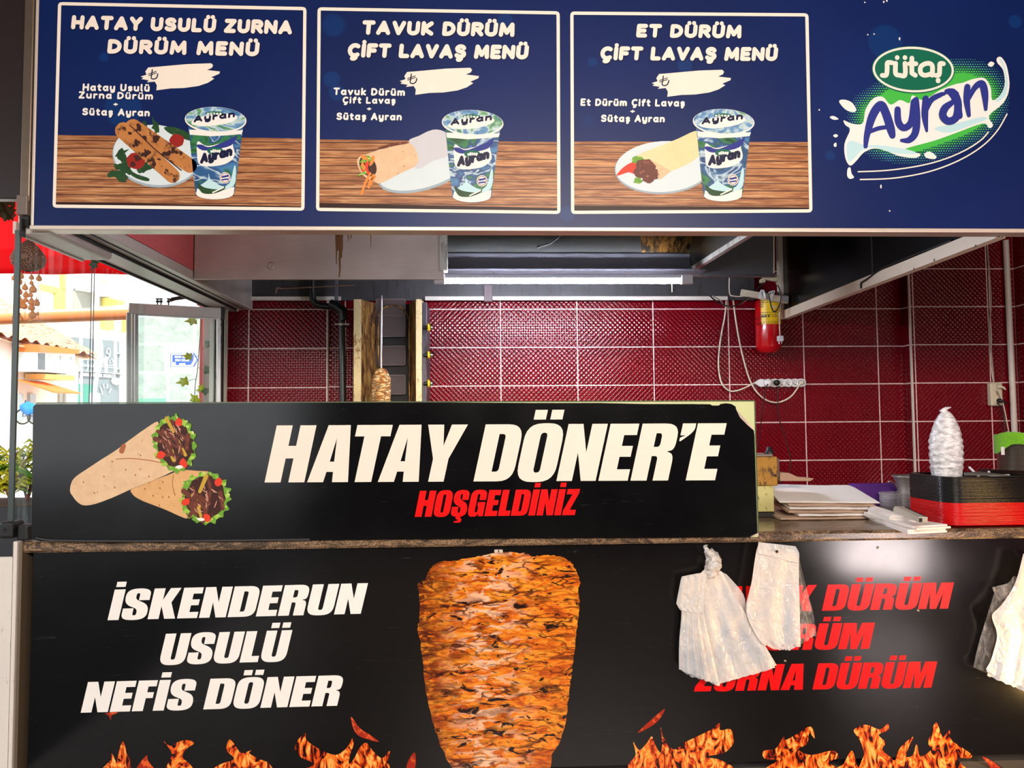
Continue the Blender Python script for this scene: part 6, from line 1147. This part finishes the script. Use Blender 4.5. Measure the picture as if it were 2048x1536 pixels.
mb.grid(roof, 150, 16); mb.grid(lambda u, t: roof(u, t)+V((0, 0, -.12)), 20, 2); mb.build('tiled_roof', n.mat, hs)
z2 = lambda pts: [(x/7.68, y/7.68+620) for x, y in pts]
mb = MB(); slab(mb, H, z2([(175, 525), (830, 610), (820, 672), (185, 642)]), .02, .5); mb.build('orange_fascia', ORNG, hs)
w = MB(); slab(w, H, z2([(190, 642), (822, 672), (822, 985), (200, 945)]), .02, .42); wo = w.build('bay_window', WINF, hs)
mb = MB(); slab(mb, H, z2([(216, 665), (322, 668), (322, 918), (212, 912)]), .40, .43); mb.build('dark_pane', PANED, wo)
mb = MB(); slab(mb, H, z2([(400, 686), (592, 700), (590, 940), (398, 925)]), .40, .43); slab(mb, H, z2([(616, 702), (775, 712), (772, 952), (614, 942)]), .40, .43); mb.build('curtained_pane', CURT, wo)
mb = MB(); [slab(mb, H, z2(p), .43, .44) for p in ([(563, 700), (580, 700), (580, 940), (563, 938)], [(738, 715), (752, 716), (752, 950), (738, 948)])]; mb.build('glazing_bar', PANE, wo)
mb = MB(); slab(mb, H, z2([(365, 980), (830, 1010), (830, 1082), (365, 1062)]), .02, .40); mb.build('sill_band', OCHRE, hs)
w = MB(); slab(w, H, z2([(826, 740), (992, 760), (985, 1078), (940, 1076), (935, 1010), (826, 990)]), .0, .06); wo = w.build('side_window', WINF, hs)
mb = MB(); slab(mb, H, z2([(838, 762), (895, 768), (890, 990), (835, 984)]), .05, .07); slab(mb, H, z2([(918, 770), (965, 776), (960, 1060), (945, 1060), (940, 1000), (916, 996)]), .05, .07); mb.build('pane', PANE, wo)
aw = MB(); A_ = [H(*z2([(230, 1062)])[0], .05), H(*z2([(612, 1098)])[0], .05), H(*z2([(618, 1270)])[0], .75), H(*z2([(168, 1252)])[0], .75)]
aw.add(A_+[p+V((0, 0, -.03)) for p in A_], [(0, 1, 2, 3), (7, 6, 5, 4), (3, 2, 6, 7), (0, 3, 7, 4), (1, 5, 6, 2)]); aw.build('door_awning', ORNG, hs)
for pts in ([(240, 1285), (318, 1285), (318, 1700), (240, 1700)], [(420, 1280), (508, 1285), (508, 1700), (420, 1700)]): w = MB(); slab(w, H, z2(pts), .0, .05); wo = w.build('door', PANE, hs)
for pts in ([(885, 1280), (935, 1282), (932, 1420), (884, 1418)], [(965, 1270), (990, 1272), (988, 1424), (963, 1420)]): w = MB(); slab(w, H, z2(pts), .0, .04); w.build('slit_window', mat('shutter_taupe', (186, 170, 160), .6), hs)
# dark glass shop
pa, pb = P(150, 800, 16.0), P(250, 800, 18.5); K = plane_map(pa, pb)
sh = thing('glass_shop_front', 'dark glass shop front with white window lettering, right of the white house', 'shop', (pa.x, pa.y, -.05))
z9 = lambda pts: [(x/12.8+140, y/12.8+690) for x, y in pts]
mb = MB(); slab(mb, K, z9([(-100, -420), (1640, -220), (1640, 2700), (-100, 2700)]), -5, -.12); mb.build('wall', RENDER, sh)
mb = MB(); slab(mb, K, z9([(150, -200), (1300, -90), (1290, 1640), (150, 1640)]), -.12, .0); mb.build('glazing', mat('shop_glass', (140, 146, 152), .15, 0, .12, 1.2), sh)
mb = MB(); slab(mb, K, z9([(160, 690), (1230, 740), (1230, 870), (160, 830)]), .0, .02); mb.build('sign_band', mat('shop_band', (112, 112, 122), .4), sh)
mb = MB(); HEAVY['Ç'] = (.68, HEAVY['C'][1]+[(_ced, [])])
Kt = lambda x, y, e=0: K(x/12.8+140, y/12.8+690, .03+e)
heavy(mb, 'DAVU KOÇLUK MERKEZİ', (285, 792), (1135, 848), 88, Kt, 0, 0, .06); heavy(mb, 'ÇALIŞMA', (285, 372), (600, 400), 66, Kt, 0, 0, .1); heavy(mb, 'KALOMİ', (290, 545), (590, 575), 64, Kt, 0, 0, .1)
stroke(mb, [(425, 410), (430, 590), (400, 650)], 12, Kt); mb.build('window_lettering', mat('vinyl_white', (250, 250, 250), .5), sh)
mb = MB()
for a, b in (((760, 1090), (800, 1260)), ((830, 1010), (846, 1100)), ((930, 1010), (918, 1100)), ((1020, 1120), (970, 1220))): stroke(mb, [a, b], 15, Kt)
for pts in ([(900, 210), (930, 90), (980, 80), (1005, 160), (1000, 260), (960, 330), (930, 390)], [(905, 200), (960, 220), (985, 290)], [(765, 500), (1080, 520)], [(770, 550), (1085, 575)], [(1000, 380), (985, 450), (1030, 462)], [(840, 350), (836, 450)], [(1040, 350), (1080, 440), (1085, 520)], [(820, 460), (862, 462)]): stroke(mb, pts, 11, Kt)
mb.build('window_emblem', mat('vinyl_white_soft', (232, 236, 240), .5), sh)
mb = MB(); [slab(mb, K, z9(p), .0, .06) for p in ([(232, -200), (262, -200), (262, 1640), (232, 1640)], [(622, -190), (645, -190), (645, 690), (622, 690)], [(885, 300), (905, 300), (905, 700), (885, 700)], [(1122, -100), (1146, -100), (1146, 730), (1122, 730)], [(1262, -90), (1285, -90), (1285, 1640), (1262, 1640)], [(1146, 200), (1330, 205), (1330, 228), (1146, 222)], [(1146, 595), (1320, 600), (1320, 622), (1146, 618)], [(170, 650), (1290, 735), (1290, 752), (170, 668)])]; mb.build('mullion', WINF, sh)
mb = MB(); slab(mb, K, z9([(165, 990), (600, 1030), (600, 1640), (165, 1640)]), .0, .03); mb.build('green_poster', mat('poster_teal', (84, 160, 140), .5, 0, .2, 2), sh)
mb = MB(); c = Kt(1165, 935); mb.lathe([(.0001, -.3), (.09, -.2), (.10, 0), (.0001, .02)], c, 12, axis='Y'); mb.build('camera_dome', WINF, sh)
# tall modern block behind
pa, pb = P(0, 700, 24.0), P(260, 700, 30.0); B_ = plane_map(pa, pb)
tb_ = thing('apartment_block', 'tall pale apartment block with ochre panels behind the white house', 'building', (pa.x, pa.y, -.05))
zb3 = lambda pts: [(x/10.24+60, y/10.24+540) for x, y in pts]
mb = MB(); slab(mb, B_, [(-160, 330), (225, 395), (225, 1000), (-160, 1000)], -6, 0); mb.build('wall', RENDER, tb_)
mb = MB(); slab(mb, B_, zb3([(200, 290), (690, 400), (690, 800), (480, 800), (490, 470), (200, 410)]), .0, .1); slab(mb, B_, zb3([(600, 60), (700, 80), (700, 420), (610, 400)]), .0, .1); mb.build('ochre_panel', OCHRE, tb_)
mb = MB(); slab(mb, B_, zb3([(690, 0), (740, 0), (735, 800), (690, 800)]), .0, .3); slab(mb, B_, zb3([(1220, 60), (1300, 70), (1290, 830), (1215, 830)]), .0, .3); mb.build('white_pier', WINF, tb_)
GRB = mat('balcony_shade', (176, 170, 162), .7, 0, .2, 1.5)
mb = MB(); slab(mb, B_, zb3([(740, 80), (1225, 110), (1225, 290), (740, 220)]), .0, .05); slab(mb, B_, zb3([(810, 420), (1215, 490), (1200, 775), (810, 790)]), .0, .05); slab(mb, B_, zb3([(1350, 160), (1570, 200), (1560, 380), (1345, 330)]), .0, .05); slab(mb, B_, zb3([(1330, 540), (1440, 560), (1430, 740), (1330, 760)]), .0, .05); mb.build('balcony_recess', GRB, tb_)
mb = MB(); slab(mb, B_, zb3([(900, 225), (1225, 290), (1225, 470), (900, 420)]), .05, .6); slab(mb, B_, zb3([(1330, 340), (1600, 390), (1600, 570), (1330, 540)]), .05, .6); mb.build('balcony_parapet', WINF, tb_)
mb = MB(); slab(mb, B_, zb3([(1450, 570), (1860, 640), (1850, 720), (1450, 740)]), .0, .2); slab(mb, B_, [(200, 637), (220, 640), (220, 660), (200, 657)], .0, .2); slab(mb, B_, [(243, 632), (258, 632), (258, 665), (243, 665)], .0, .2); mb.build('yellow_panel', mat('soft_yellow', (250, 226, 120), .8), tb_)
mb = MB(); slab(mb, B_, zb3([(780, 110), (880, 110), (890, 380), (780, 400)]), .05, .1); mb.build('laundry', mat('laundry_blue', (190, 204, 230), .8), tb_)
# curved street lamp
sl_ = thing('street_lamp', 'white curved double street lamp post in front of the glass shop', 'street lamp', P(189, 990, 9.0))
for dx in (0, -4):
    mb = MB(); q = [tuple(P(x+dx*(1 if y < 745 else .2), y, 9.0+dx*.02)) for x, y in ((186, 640), (195, 662), (202, 690), (203, 715), (199, 738), (193, 760), (190, 785), (189, 830))]; zb_ = P(189, 800, 9.0); mb.tube(cr(q, 6)+[(zb_.x, 9.0+dx*.02, -.05)], .028, 10); mb.build('pole', mat('lamp_lilac', (226, 224, 242), .4), sl_)
mb = MB(); c = P(190, 800, 9.0); mb.bbox(c.x-.06, c.x+.06, 8.94, 9.06, -.05, P(190, 786, 9).z, .01); mb.build('control_box', mat('lamp_box', (214, 210, 226), .5), sl_)
# pale stone wall, road sign, pillar, red pipe
n = N('pale_stone', .9); v = n.co((1, 1, 1)); br = n.new('TexBrick', {'Vector': n.co((1, 1, 1), rot=(pi/2, 0, 0)), 'Color1': lin((172, 178, 172)), 'Color2': lin((200, 204, 198)), 'Mortar': lin((206, 208, 202)), 'Scale': 1.0, 'Mortar Size': .035, 'Mortar Smooth': .6, 'Brick Width': .95, 'Row Height': .48})
n.set('Base Color', n.mix(n.ramp(n.noise(v, 5, 5, .7), [(.45, 0.0), (.7, .5)]), br.outputs[0], lin((140, 146, 140)))); n.bump(n.noise(v, 4, 5), .6, .08)
mb = MB(); a_, b_ = P(270, 700, 9.8), P(460, 700, 9.8); mb.box(a_.x, b_.x, 9.8, 10.4, -.05, P(300, 634, 9.8).z); tag(mb.build('stone_wall', n.mat), 'pale rough stone wall seen through the opened glass panel', 'wall')
mb = MB(); a_, b_ = P(262, 700, 9.2), P(338, 700, 9.2); mb.box(a_.x, b_.x, 9.2, 9.26, -.05, P(300, 797, 9.2).z); tag(mb.build('green_fence', mat('fence_green', (126, 190, 164), .6)), 'low green fence panel at the foot of the stone wall', 'fence')
ry = 8.2; rs_ = thing('road_sign', 'blue arrow shaped road sign with white lettering on a pale pole', 'road sign', (P(337, 800, ry).x, ry, -.05))
mb = MB(); a_ = P(337, 705, ry); mb.tube([(a_.x, ry, -.05), (a_.x, ry, a_.z)], .022, 10); mb.build('pole', mat('pole_pale', (214, 218, 220), .4, .3), rs_)
zr2 = lambda pts: [(x/13.36+330, y/13.36+695) for x, y in pts]
F8 = lambda x, y, e=0: P(x, y, ry-.03-e)
SB = mat('sign_blue', (62, 100, 204), .4); SW = mat('sign_white', (250, 250, 250), .4)
mb = MB(); mb.prism(zr2([(148, 150), (785, 150), (885, 325), (785, 515), (148, 515)]), 0, .02, lambda x, y, e: F8(x, y, -e)); mb.build('sign_plate', SB, rs_)
mb = MB(); o_ = zr2([(165, 160), (750, 160), (850, 325), (745, 505), (165, 505)]); i_ = zr2([(198, 198), (770, 192), (760, 240), (765, 330), (740, 380), (690, 466), (198, 470)])
mb.poly(o_, 0, [i_], lambda x, y: F8(x, y, .003)); mb.build('sign_border', SW, rs_)
mb = MB(); Fs = lambda x, y, e=0: F8(x/13.36+330, y/13.36+695, .004+e)
heavy(mb, 'DENİZ MAH', (258, 275), (610, 285), 54, Fs, 0, 0, .1); heavy(mb, 'ZEKA EVLERİ', (268, 365), (640, 372), 60, Fs, 0, 0, .1); mb.poly([(210, 390), (285, 390), (285, 470), (210, 470)], 0, (), Fs); mb.poly([(378, 420), (545, 420), (545, 470), (378, 470)], 0, (), Fs); mb.build('sign_lettering', SW, rs_)
mb = MB(); a_, b_ = P(405, 700, 3.6), P(452, 700, 3.6); mb.box(a_.x, b_.x, 3.6, 4.1, -.05, P(420, 596, 3.6).z); tag(mb.build('concrete_pillar', mat('concrete_grey', (176, 178, 166), .85, 0, .08, 4, .2, 30)), 'plain grey concrete pillar behind the ivy, beside the red pipe', 'pillar')
mb = MB(); a_ = P(403, 700, 3.5); mb.tube([(a_.x, 3.5, -.05), (a_.x, 3.5, P(403, 590, 3.5).z)], .016, 10); mb.bbox(a_.x-.035, a_.x+.015, 3.47, 3.53, P(403, 612, 3.5).z, P(403, 596, 3.5).z, .004); tag(mb.build('red_pipe', mat('pipe_red', (244, 120, 120), .5)), 'thin red pipe running up the left edge of the grey pillar', 'pipe')
# ivy
iv = thing('ivy_vine', 'hanging ivy vine with yellow-green and dark leaves in front of the grey pillar', 'ivy', P(398, 800, 3.0)); iy = 2.95
IVY = mat('ivy_yellow', (206, 214, 46), .5, 0, .12, 30); IVD = mat('ivy_dark', (76, 108, 66), .5, 0, .15, 30)
mb = MB(); mb.tube(cr([tuple(P(x, y, iy)) for x, y in ((398, 600), (402, 640), (398, 700), (395, 740), (391, 765), (389, 795), (388, 830))], 6), .0035, 6); 
for a, b in (((400, 634), (393, 640)), ((397, 712), (384, 714)), ((391, 758), (372, 762)), ((391, 780), (400, 786)), ((404, 700), (412, 688)), ((396, 735), (412, 742))): mb.tube([P(*a, iy), P(*b, iy)], .002, 5)
mb.build('stem', mat('ivy_stem', (120, 128, 84), .7), iv)
def leaf(px, py, s, a, m_, y):
    pts = [(1.05, 0), (.5, .22), (.35, .62), (-.05, .42), (-.42, .58), (-.5, .1), (-.36, -.05), (-.5, -.2), (-.34, -.6), (-.02, -.42), (.4, -.58), (.5, -.22)]; c = P(px, py, y); k = 1.3*s*mpp(y); ca, sa = cos(a), sin(a)
    pt = cr(pts, 3, True); ctr = V((c.x, y, c.z)); vs = [ctr]+[ctr+V(((x*ca-z*sa)*k, -.25*k*abs(x*ca), (x*sa+z*ca)*k)) for x, z in pt]; mb = MB(); kk = len(pt)
    mb.add(vs, [(0, 1+i, 1+(i+1) % kk) for i in range(kk)], 0, True); o = mb.build('leaf', m_, iv); md = o.modifiers.new('thickness', 'SOLIDIFY'); md.thickness = .0015
for px, py, s, a, m_ in ((386, 641, 12, 3.3, IVY), (418, 688, 11, .1, IVD), (378, 713, 10, 3.0, IVY), (417, 740, 12, -.1, IVD), (369, 763, 12, 3.35, IVY), (402, 778, 9, 1.2, IVY), (411, 783, 9, .7, IVD), (391, 800, 12, 2.2, IVY), (188, 527, 12, -1.9, IVD), (212, 520, 12, -.3, IVY)): leaf(px, py, s, a, m_, iy if px > 300 else .9)
# red awning and the orange rail
n = N('awning_red', .7); n.set('Base Color', n.mix(n.noise(n.co((9, 9, 1)), 3, 3), lin((214, 4, 22)), lin((240, 12, 36)))); tl2 = n.new('BsdfTranslucent', {'Color': lin((255, 6, 30))}); mx = n.new('MixShader', {0: .55, 1: n.b.outputs[0], 2: tl2.outputs[0]}); n.nt.links.new(mx.outputs[0], n.out.inputs[0])
ay = 3.4; xa, xb = P(-260, 500, ay).x, P(300, 500, ay).x; za = P(100, 548, ay).z; aw = thing('red_awning', 'bright red fabric awning hanging over the street on the left', 'awning', (xa, ay, za))
def awn(u, t): return V((xa+(xb-xa)*u, ay+.02*sin(u*22)+(0 if t < .4 else (t-.4)*-1.2), za+(.55*t/.4 if t < .4 else .55+(t-.4)*1.5)))
mb = MB(); mb.grid(awn, 60, 20); o = mb.build('fabric', n.mat, aw); md = o.modifiers.new('thickness', 'SOLIDIFY'); md.thickness = .003
oy = 4.2; op = thing('orange_rail', 'thick orange rail crossing the view below the red awning', 'rail', P(0, 640, oy))
mb = MB(); a_, b_ = P(-260, 648, oy), P(258, 629, oy); mb.tube([a_, b_], .052, 16); mb.build('rail_tube', mat('rail_orange', (246, 150, 88), .5, 0, .06, 6), op)
mb = MB(); mb.bbox(a_.x-.05, a_.x+.05, oy-.05, oy+.05, -.05, a_.z+.06, .006); mb.build('post', mat('rail_post', (226, 214, 204), .5), op)
# opened glass panel with its frame
fa, fb = P(257, 700, 2.06), P(441, 700, 2.36); Q = plane_map(fa, fb)
wn = thing('opened_window_panel', 'opened sliding glass panel in a grey aluminium frame beside the ivy', 'window', (fb.x, fb.y, 0))
mb = MB(); slab(mb, Q, [(258, 607), (440, 617), (440, 637), (257, 627)], -.02, .03); mb.build('top_rail', ALU_G, wn)
mb = MB(); slab(mb, Q, [(253, 626), (262, 627), (262, 1200), (253, 1200)], -.03, .03); slab(mb, Q, [(264, 627), (268, 627), (268, 1200), (264, 1200)], -.02, .02); slab(mb, Q, [(270, 627), (276, 627), (276, 1200), (270, 1200)], -.03, .02); mb.build('stile', ALU, wn)
mb = MB(); slab(mb, Q, [(434, 630), (440, 630), (440, 1200), (434, 1200)], -.02, .02); mb.build('right_stile', WINF, wn)
mb = MB(); mb.add([Q(276, 628), Q(434, 636), Q(434, 1200), Q(276, 1200)], [(0, 1, 2, 3)]); mb.build('pane', GLASS, wn)
mb = MB(); slab(mb, Q, [(276, 628), (434, 636), (434, 639), (276, 631)], -.004, .004); mb.build('seal', WINF, wn)
mb = MB(); slab(mb, Q, [(430, 616), (449, 617), (448, 640), (436, 642)], -.03, .02); mb.build('corner_joint', RUBBER, wn)
HWK = mat('hardware_dark', (52, 50, 50), .4, .5)
for px in (315, 322, 337):
    mb = MB(); slab(mb, Q, [(px-1.2, 600), (px+1.2, 600), (px+1.2, 611), (px-1.2, 610)], -.006, .006); mb.lathe([(.0001, -.008), (.014, -.006), (.010, 0), (.014, .006), (.0001, .008)], Q(px, 603), 12, axis='Z'); mb.lathe([(.0001, -.006), (.012, -.004), (.012, .004), (.0001, .006)], Q(px, 598), 12, axis='Z'); mb.build('roller', HWK, wn)
mb = MB(); slab(mb, Q, [(338, 599), (343, 595), (372, 590), (385, 596), (350, 601), (342, 604)], -.004, .006); mb.build('arm', HWK, wn)
# gourd ornament
gy_ = .55; gm = thing('gourd_mobile', 'woven ball lampshade with strings of small orange gourds, left of the stall', 'ornament', P(57, 520, gy_))
n = N('woven_brown', .7); v = n.co(); wv = n.new('TexChecker', {'Vector': n.co((1, 1, 1), rot=(.6, .4, .8)), 'Scale': 110.0, 'Color1': lin((170, 120, 96)), 'Color2': lin((84, 50, 44))}); n.set('Base Color', wv.outputs[0])
mb = MB(); c = P(57, 514, gy_); k = mpp(gy_)
mb.lathe([(2*k, 38*k), (4*k, 34*k), (16*k, 22*k), (27*k, 8*k), (31*k, -4*k), (28*k, -16*k), (18*k, -25*k), (8*k, -28*k)], c, 28); o = mb.build('woven_shade', n.mat, gm)
mb = MB(); mb.tube([c+V((0, 0, 36*k)), V((c.x, c.y, 3.595))], .003, 6); mb.build('hanging_cord', CABB, gm)
GO = mat('gourd_orange', (252, 160, 104), .5, 0, .14, 20); GS = mat('gourd_stalk', (60, 40, 32), .7)
for sx_, gl in ((37, ((0, 563, 9), (-8, 556, 7), (4, 552, 8), (0, 583, 9), (-4, 580, 7), (1, 610, 9), (4, 604, 8), (-3, 631, 9), (3, 638, 8), (-8, 637, 8))), (50, ((0, 575, 7), (2, 590, 7), (-2, 612, 8), (1, 600, 6))), (63, ((0, 555, 6), (3, 579, 9), (0, 566, 5), (0, 604, 8), (0, 615, 8), (-2, 590, 6), (2, 630, 9), (-2, 640, 7))), (77, ((1, 557, 7), (-4, 606, 8), (-2, 628, 4)))):
    mb = MB(); mb.tube([P(sx_, 532, gy_), P(sx_, 644, gy_)], .0014, 5); so = mb.build('string', mat('string_pale', (226, 196, 176), .7), gm)
    for dx, py, r in gl:
        mb = MB(); q = P(sx_+dx, py, gy_-.01); rr_ = r*k*.8; mb.lathe([(.0001, -rr_), (rr_*.8, -rr_*.75), (rr_, -.1*rr_), (rr_*.75, rr_*.55), (rr_*.42, rr_*.85), (rr_*.4, rr_*1.15), (.0001, rr_*1.35)], q, 14); mb.lathe([(rr_*.12, rr_*1.3), (rr_*.1, rr_*1.9), (.0001, rr_*1.95)], q, 6, mi=1); mb.build('gourd', [GO, GS], so)
# dark planter with plants at the lower left
ply = .55; px0, px1 = P(-140, 1060, ply).x, -1.985
pl_ = thing('planter', 'dark planter box outside the stall at the lower left', 'planter', (px0, ply, 0))
mb = MB(); zpt = P(20, 1014, ply).z; mb.prism(fillet([(px0, ply, .04), (px1, ply, .06), (px1, ply+.45, .06), (px0, ply+.45, .04)], 5), -.05, zpt, lambda x, y, z: V((x, y, z))); mb.build('box', mat('planter_black', (40, 38, 44), .45), pl_)
mb = MB(); mb.prism(fillet([(px0+.02, ply+.02, .04), (px1-.02, ply+.02, .05), (px1-.02, ply+.43, .05), (px0+.02, ply+.43, .04)], 5), zpt, zpt+.006, lambda x, y, z: V((x, y, z))); mb.build('soil', mat('soil', (90, 64, 50), .9, 0, .2, 60), pl_)
def plant(name, label, bx, by, stems, nleaf, L, w, m_, sm, seed, droop=.5, hh=.34):
    t = thing(name, label, 'plant', (bx, by, zpt)); R_ = random.Random(seed)
    for i in range(stems):
        a = R_.uniform(0, 2*pi); sp_x = R_.uniform(.05, .2); hgt = R_.uniform(.5, 1.0)*hh; st_ = [V((bx, by, zpt)), V((bx+sp_x*.3*cos(a), by+sp_x*.3*sin(a), zpt+hgt*.5)), V((bx+sp_x*cos(a), by+sp_x*.6*sin(a), zpt+hgt))]; pth = [V(p) for p in cr([tuple(p) for p in st_], 6)]
        mb = MB(); mb.tube(pth, [.006*(1-.06*j) for j in range(len(pth))], 6); so = mb.build('stem', sm, t); mb = MB()
        for j in range(nleaf):
            f = .25+.75*j/nleaf; p = pth[min(len(pth)-1, int(f*(len(pth)-1)))]; b = a+j*2.4+R_.uniform(-.4, .4); l = L*R_.uniform(.7, 1.2); d = V((cos(b), sin(b)*.7, .25)).normalized(); sd = d.cross(V((0, 0, 1))).normalized()
            mid = p+d*l*.5+V((0, 0, .02)); tip = p+d*l+V((0, 0, -droop*l*.5)); mb.add([p, mid+sd*w*.5+V((0, 0, -.01)), tip, mid-sd*w*.5+V((0, 0, -.01)), mid+V((0, 0, .004))], [(0, 1, 4), (1, 2, 4), (2, 3, 4), (3, 0, 4)], 0, True)
        mb.build('leaves', m_, so)
plant('yellow_green_shrub', 'feathery yellow-green shrub growing in the dark planter', P(22, 1010, ply+.2).x, ply+.2, 8, 17, .085, .02, mat('leaf_yellow', (250, 238, 60), .6, 0, .2, 10), mat('twig_brown', (140, 96, 60), .7), 3)
plant('broad_leaf_plant', 'plant with a few broad green leaves at the far left edge', P(-25, 1010, ply+.25).x, ply+.25, 4, 5, .26, .11, mat('leaf_green', (110, 178, 40), .5, 0, .15, 8), mat('twig_green', (120, 140, 70), .7), 8, .7)
plant('sparse_shrub', 'sparse twiggy shrub behind the glass edge', P(62, 1010, ply+.3).x-.02, ply+.3, 5, 12, .07, .018, mat('leaf_pale', (170, 200, 90), .6, 0, .2, 10), mat('twig_red', (150, 90, 80), .7), 12)
mb = MB(); a_, b_ = P(-60, 1000, 1.7), P(80, 990, 1.7); mb.box(a_.x, b_.x, 1.7, 1.74, P(30, 1006, 1.7).z, P(30, 996, 1.7).z); mb.box(a_.x, a_.x+.05, 1.7, 1.74, -.05, P(30, 996, 1.7).z); mb.box(b_.x-.05, b_.x, 1.7, 1.74, -.05, P(30, 996, 1.7).z); tag(mb.build('red_railing', mat('railing_red', (170, 40, 54), .5)), 'low red railing behind the planter', 'railing')
# stepped stone terrace carrying the house front
n = N('pale_step_stone', .8); n.set('Base Color', n.mix(n.noise(n.co(), 4, 4), lin((206, 196, 192)), lin((232, 224, 220)))); TZ = P(52, 850, 9.2).z
mb = MB(); xs0 = P(-40, 900, 8.0).x; xs1 = P(72, 900, 8.0).x; lv = [(7.2, .33), (7.5, .58), (7.8, .84), (8.1, 1.09), (8.4, 1.25), (8.7, TZ)]
for (y0, z0), (y1, _) in zip(lv, lv[1:]+[(9.7, 0)]): mb.box(xs0, xs1+.1*(y0-7.2), y0, y1+.02, -.05, z0)
tag(mb.build('stone_steps', n.mat), 'pale stone steps below the white house, behind the planter', 'steps')
# dry foliage above the awning
dfy = .5; dfo = thing('dry_foliage', 'clump of dusty olive foliage hanging under the dark shutter housing', 'foliage', P(12, 415, dfy)); R_ = random.Random(4); mb = MB()
for i in range(150):
    c = P(R_.uniform(-40, 26), R_.uniform(393, 436), dfy+R_.uniform(-.05, .08)); a = R_.uniform(0, 6.3); l = R_.uniform(.012, .03); d = V((cos(a), R_.uniform(-.4, .4), sin(a)))*l; e = V((-sin(a), .3, cos(a)))*l*.45
    mb.add([c-d, c+e, c+d, c-e], [(0, 1, 2, 3)])
mb.build('leaves', mat('leaf_olive', (122, 112, 66), .8, 0, .5, 40), dfo)
mb = MB(); mb.tube([P(-60, 392, dfy), P(-10, 402, dfy), P(28, 432, dfy)], .012, 6); mb.tube([P(-10, 402, dfy), V((P(-10, 402, dfy).x, dfy, 3.6))], .006, 6); mb.build('branch', mat('branch_tan', (150, 110, 84), .8), dfo)
# bicycle with a blue cover far down the street
by_ = 9.2; bc = P(52, 838, by_); bk = thing('bicycle', 'small bicycle with a bright blue cover parked far off, left of the welcome board', 'bicycle', (bc.x, by_, TZ))
wz = P(52, 849, by_).z; wr_ = .30
r0 = .115; wz = TZ+r0+.018; gx0, gx1 = P(45, 849, by_).x, P(70, 849, by_).x
for q in (gx0, gx1): mb = MB(); mb.tube([(q+r0*cos(2*pi*i/24), by_, wz+r0*sin(2*pi*i/24)) for i in range(25)], .012, 6); mb.build('wheel', RUBBER, bk)
L = gx1-gx0; mb = MB()
for pts in ([(0, 0), (.4, .02), (1, 0)], [(0, 0), (.2, .26), (.3, .24)], [(.4, .02), (.45, .2), (.75, .2), (1, 0)], [(.2, .2), (.45, .2)]): mb.tube([(gx0+L*a, by_, wz+b) for a, b in pts], .010, 6)
mb.build('frame', mat('bike_frame', (120, 120, 140), .4, .3), bk)
bmz = bmesh.new(); bmesh.ops.create_icosphere(bmz, subdivisions=3, radius=.12)
for v in bmz.verts: v.co = V((v.co.x*1.2, v.co.y*.5, v.co.z*.8))*(1+.35*fbm(v.co*9, 1))+V((gx0+L*.5, by_, wz+.13))
mb = MB(); mb.bm(bmz, smooth=True); mb.build('blue_cover', mat('cover_blue', (40, 140, 226), .6, 0, .15, 8), bk)
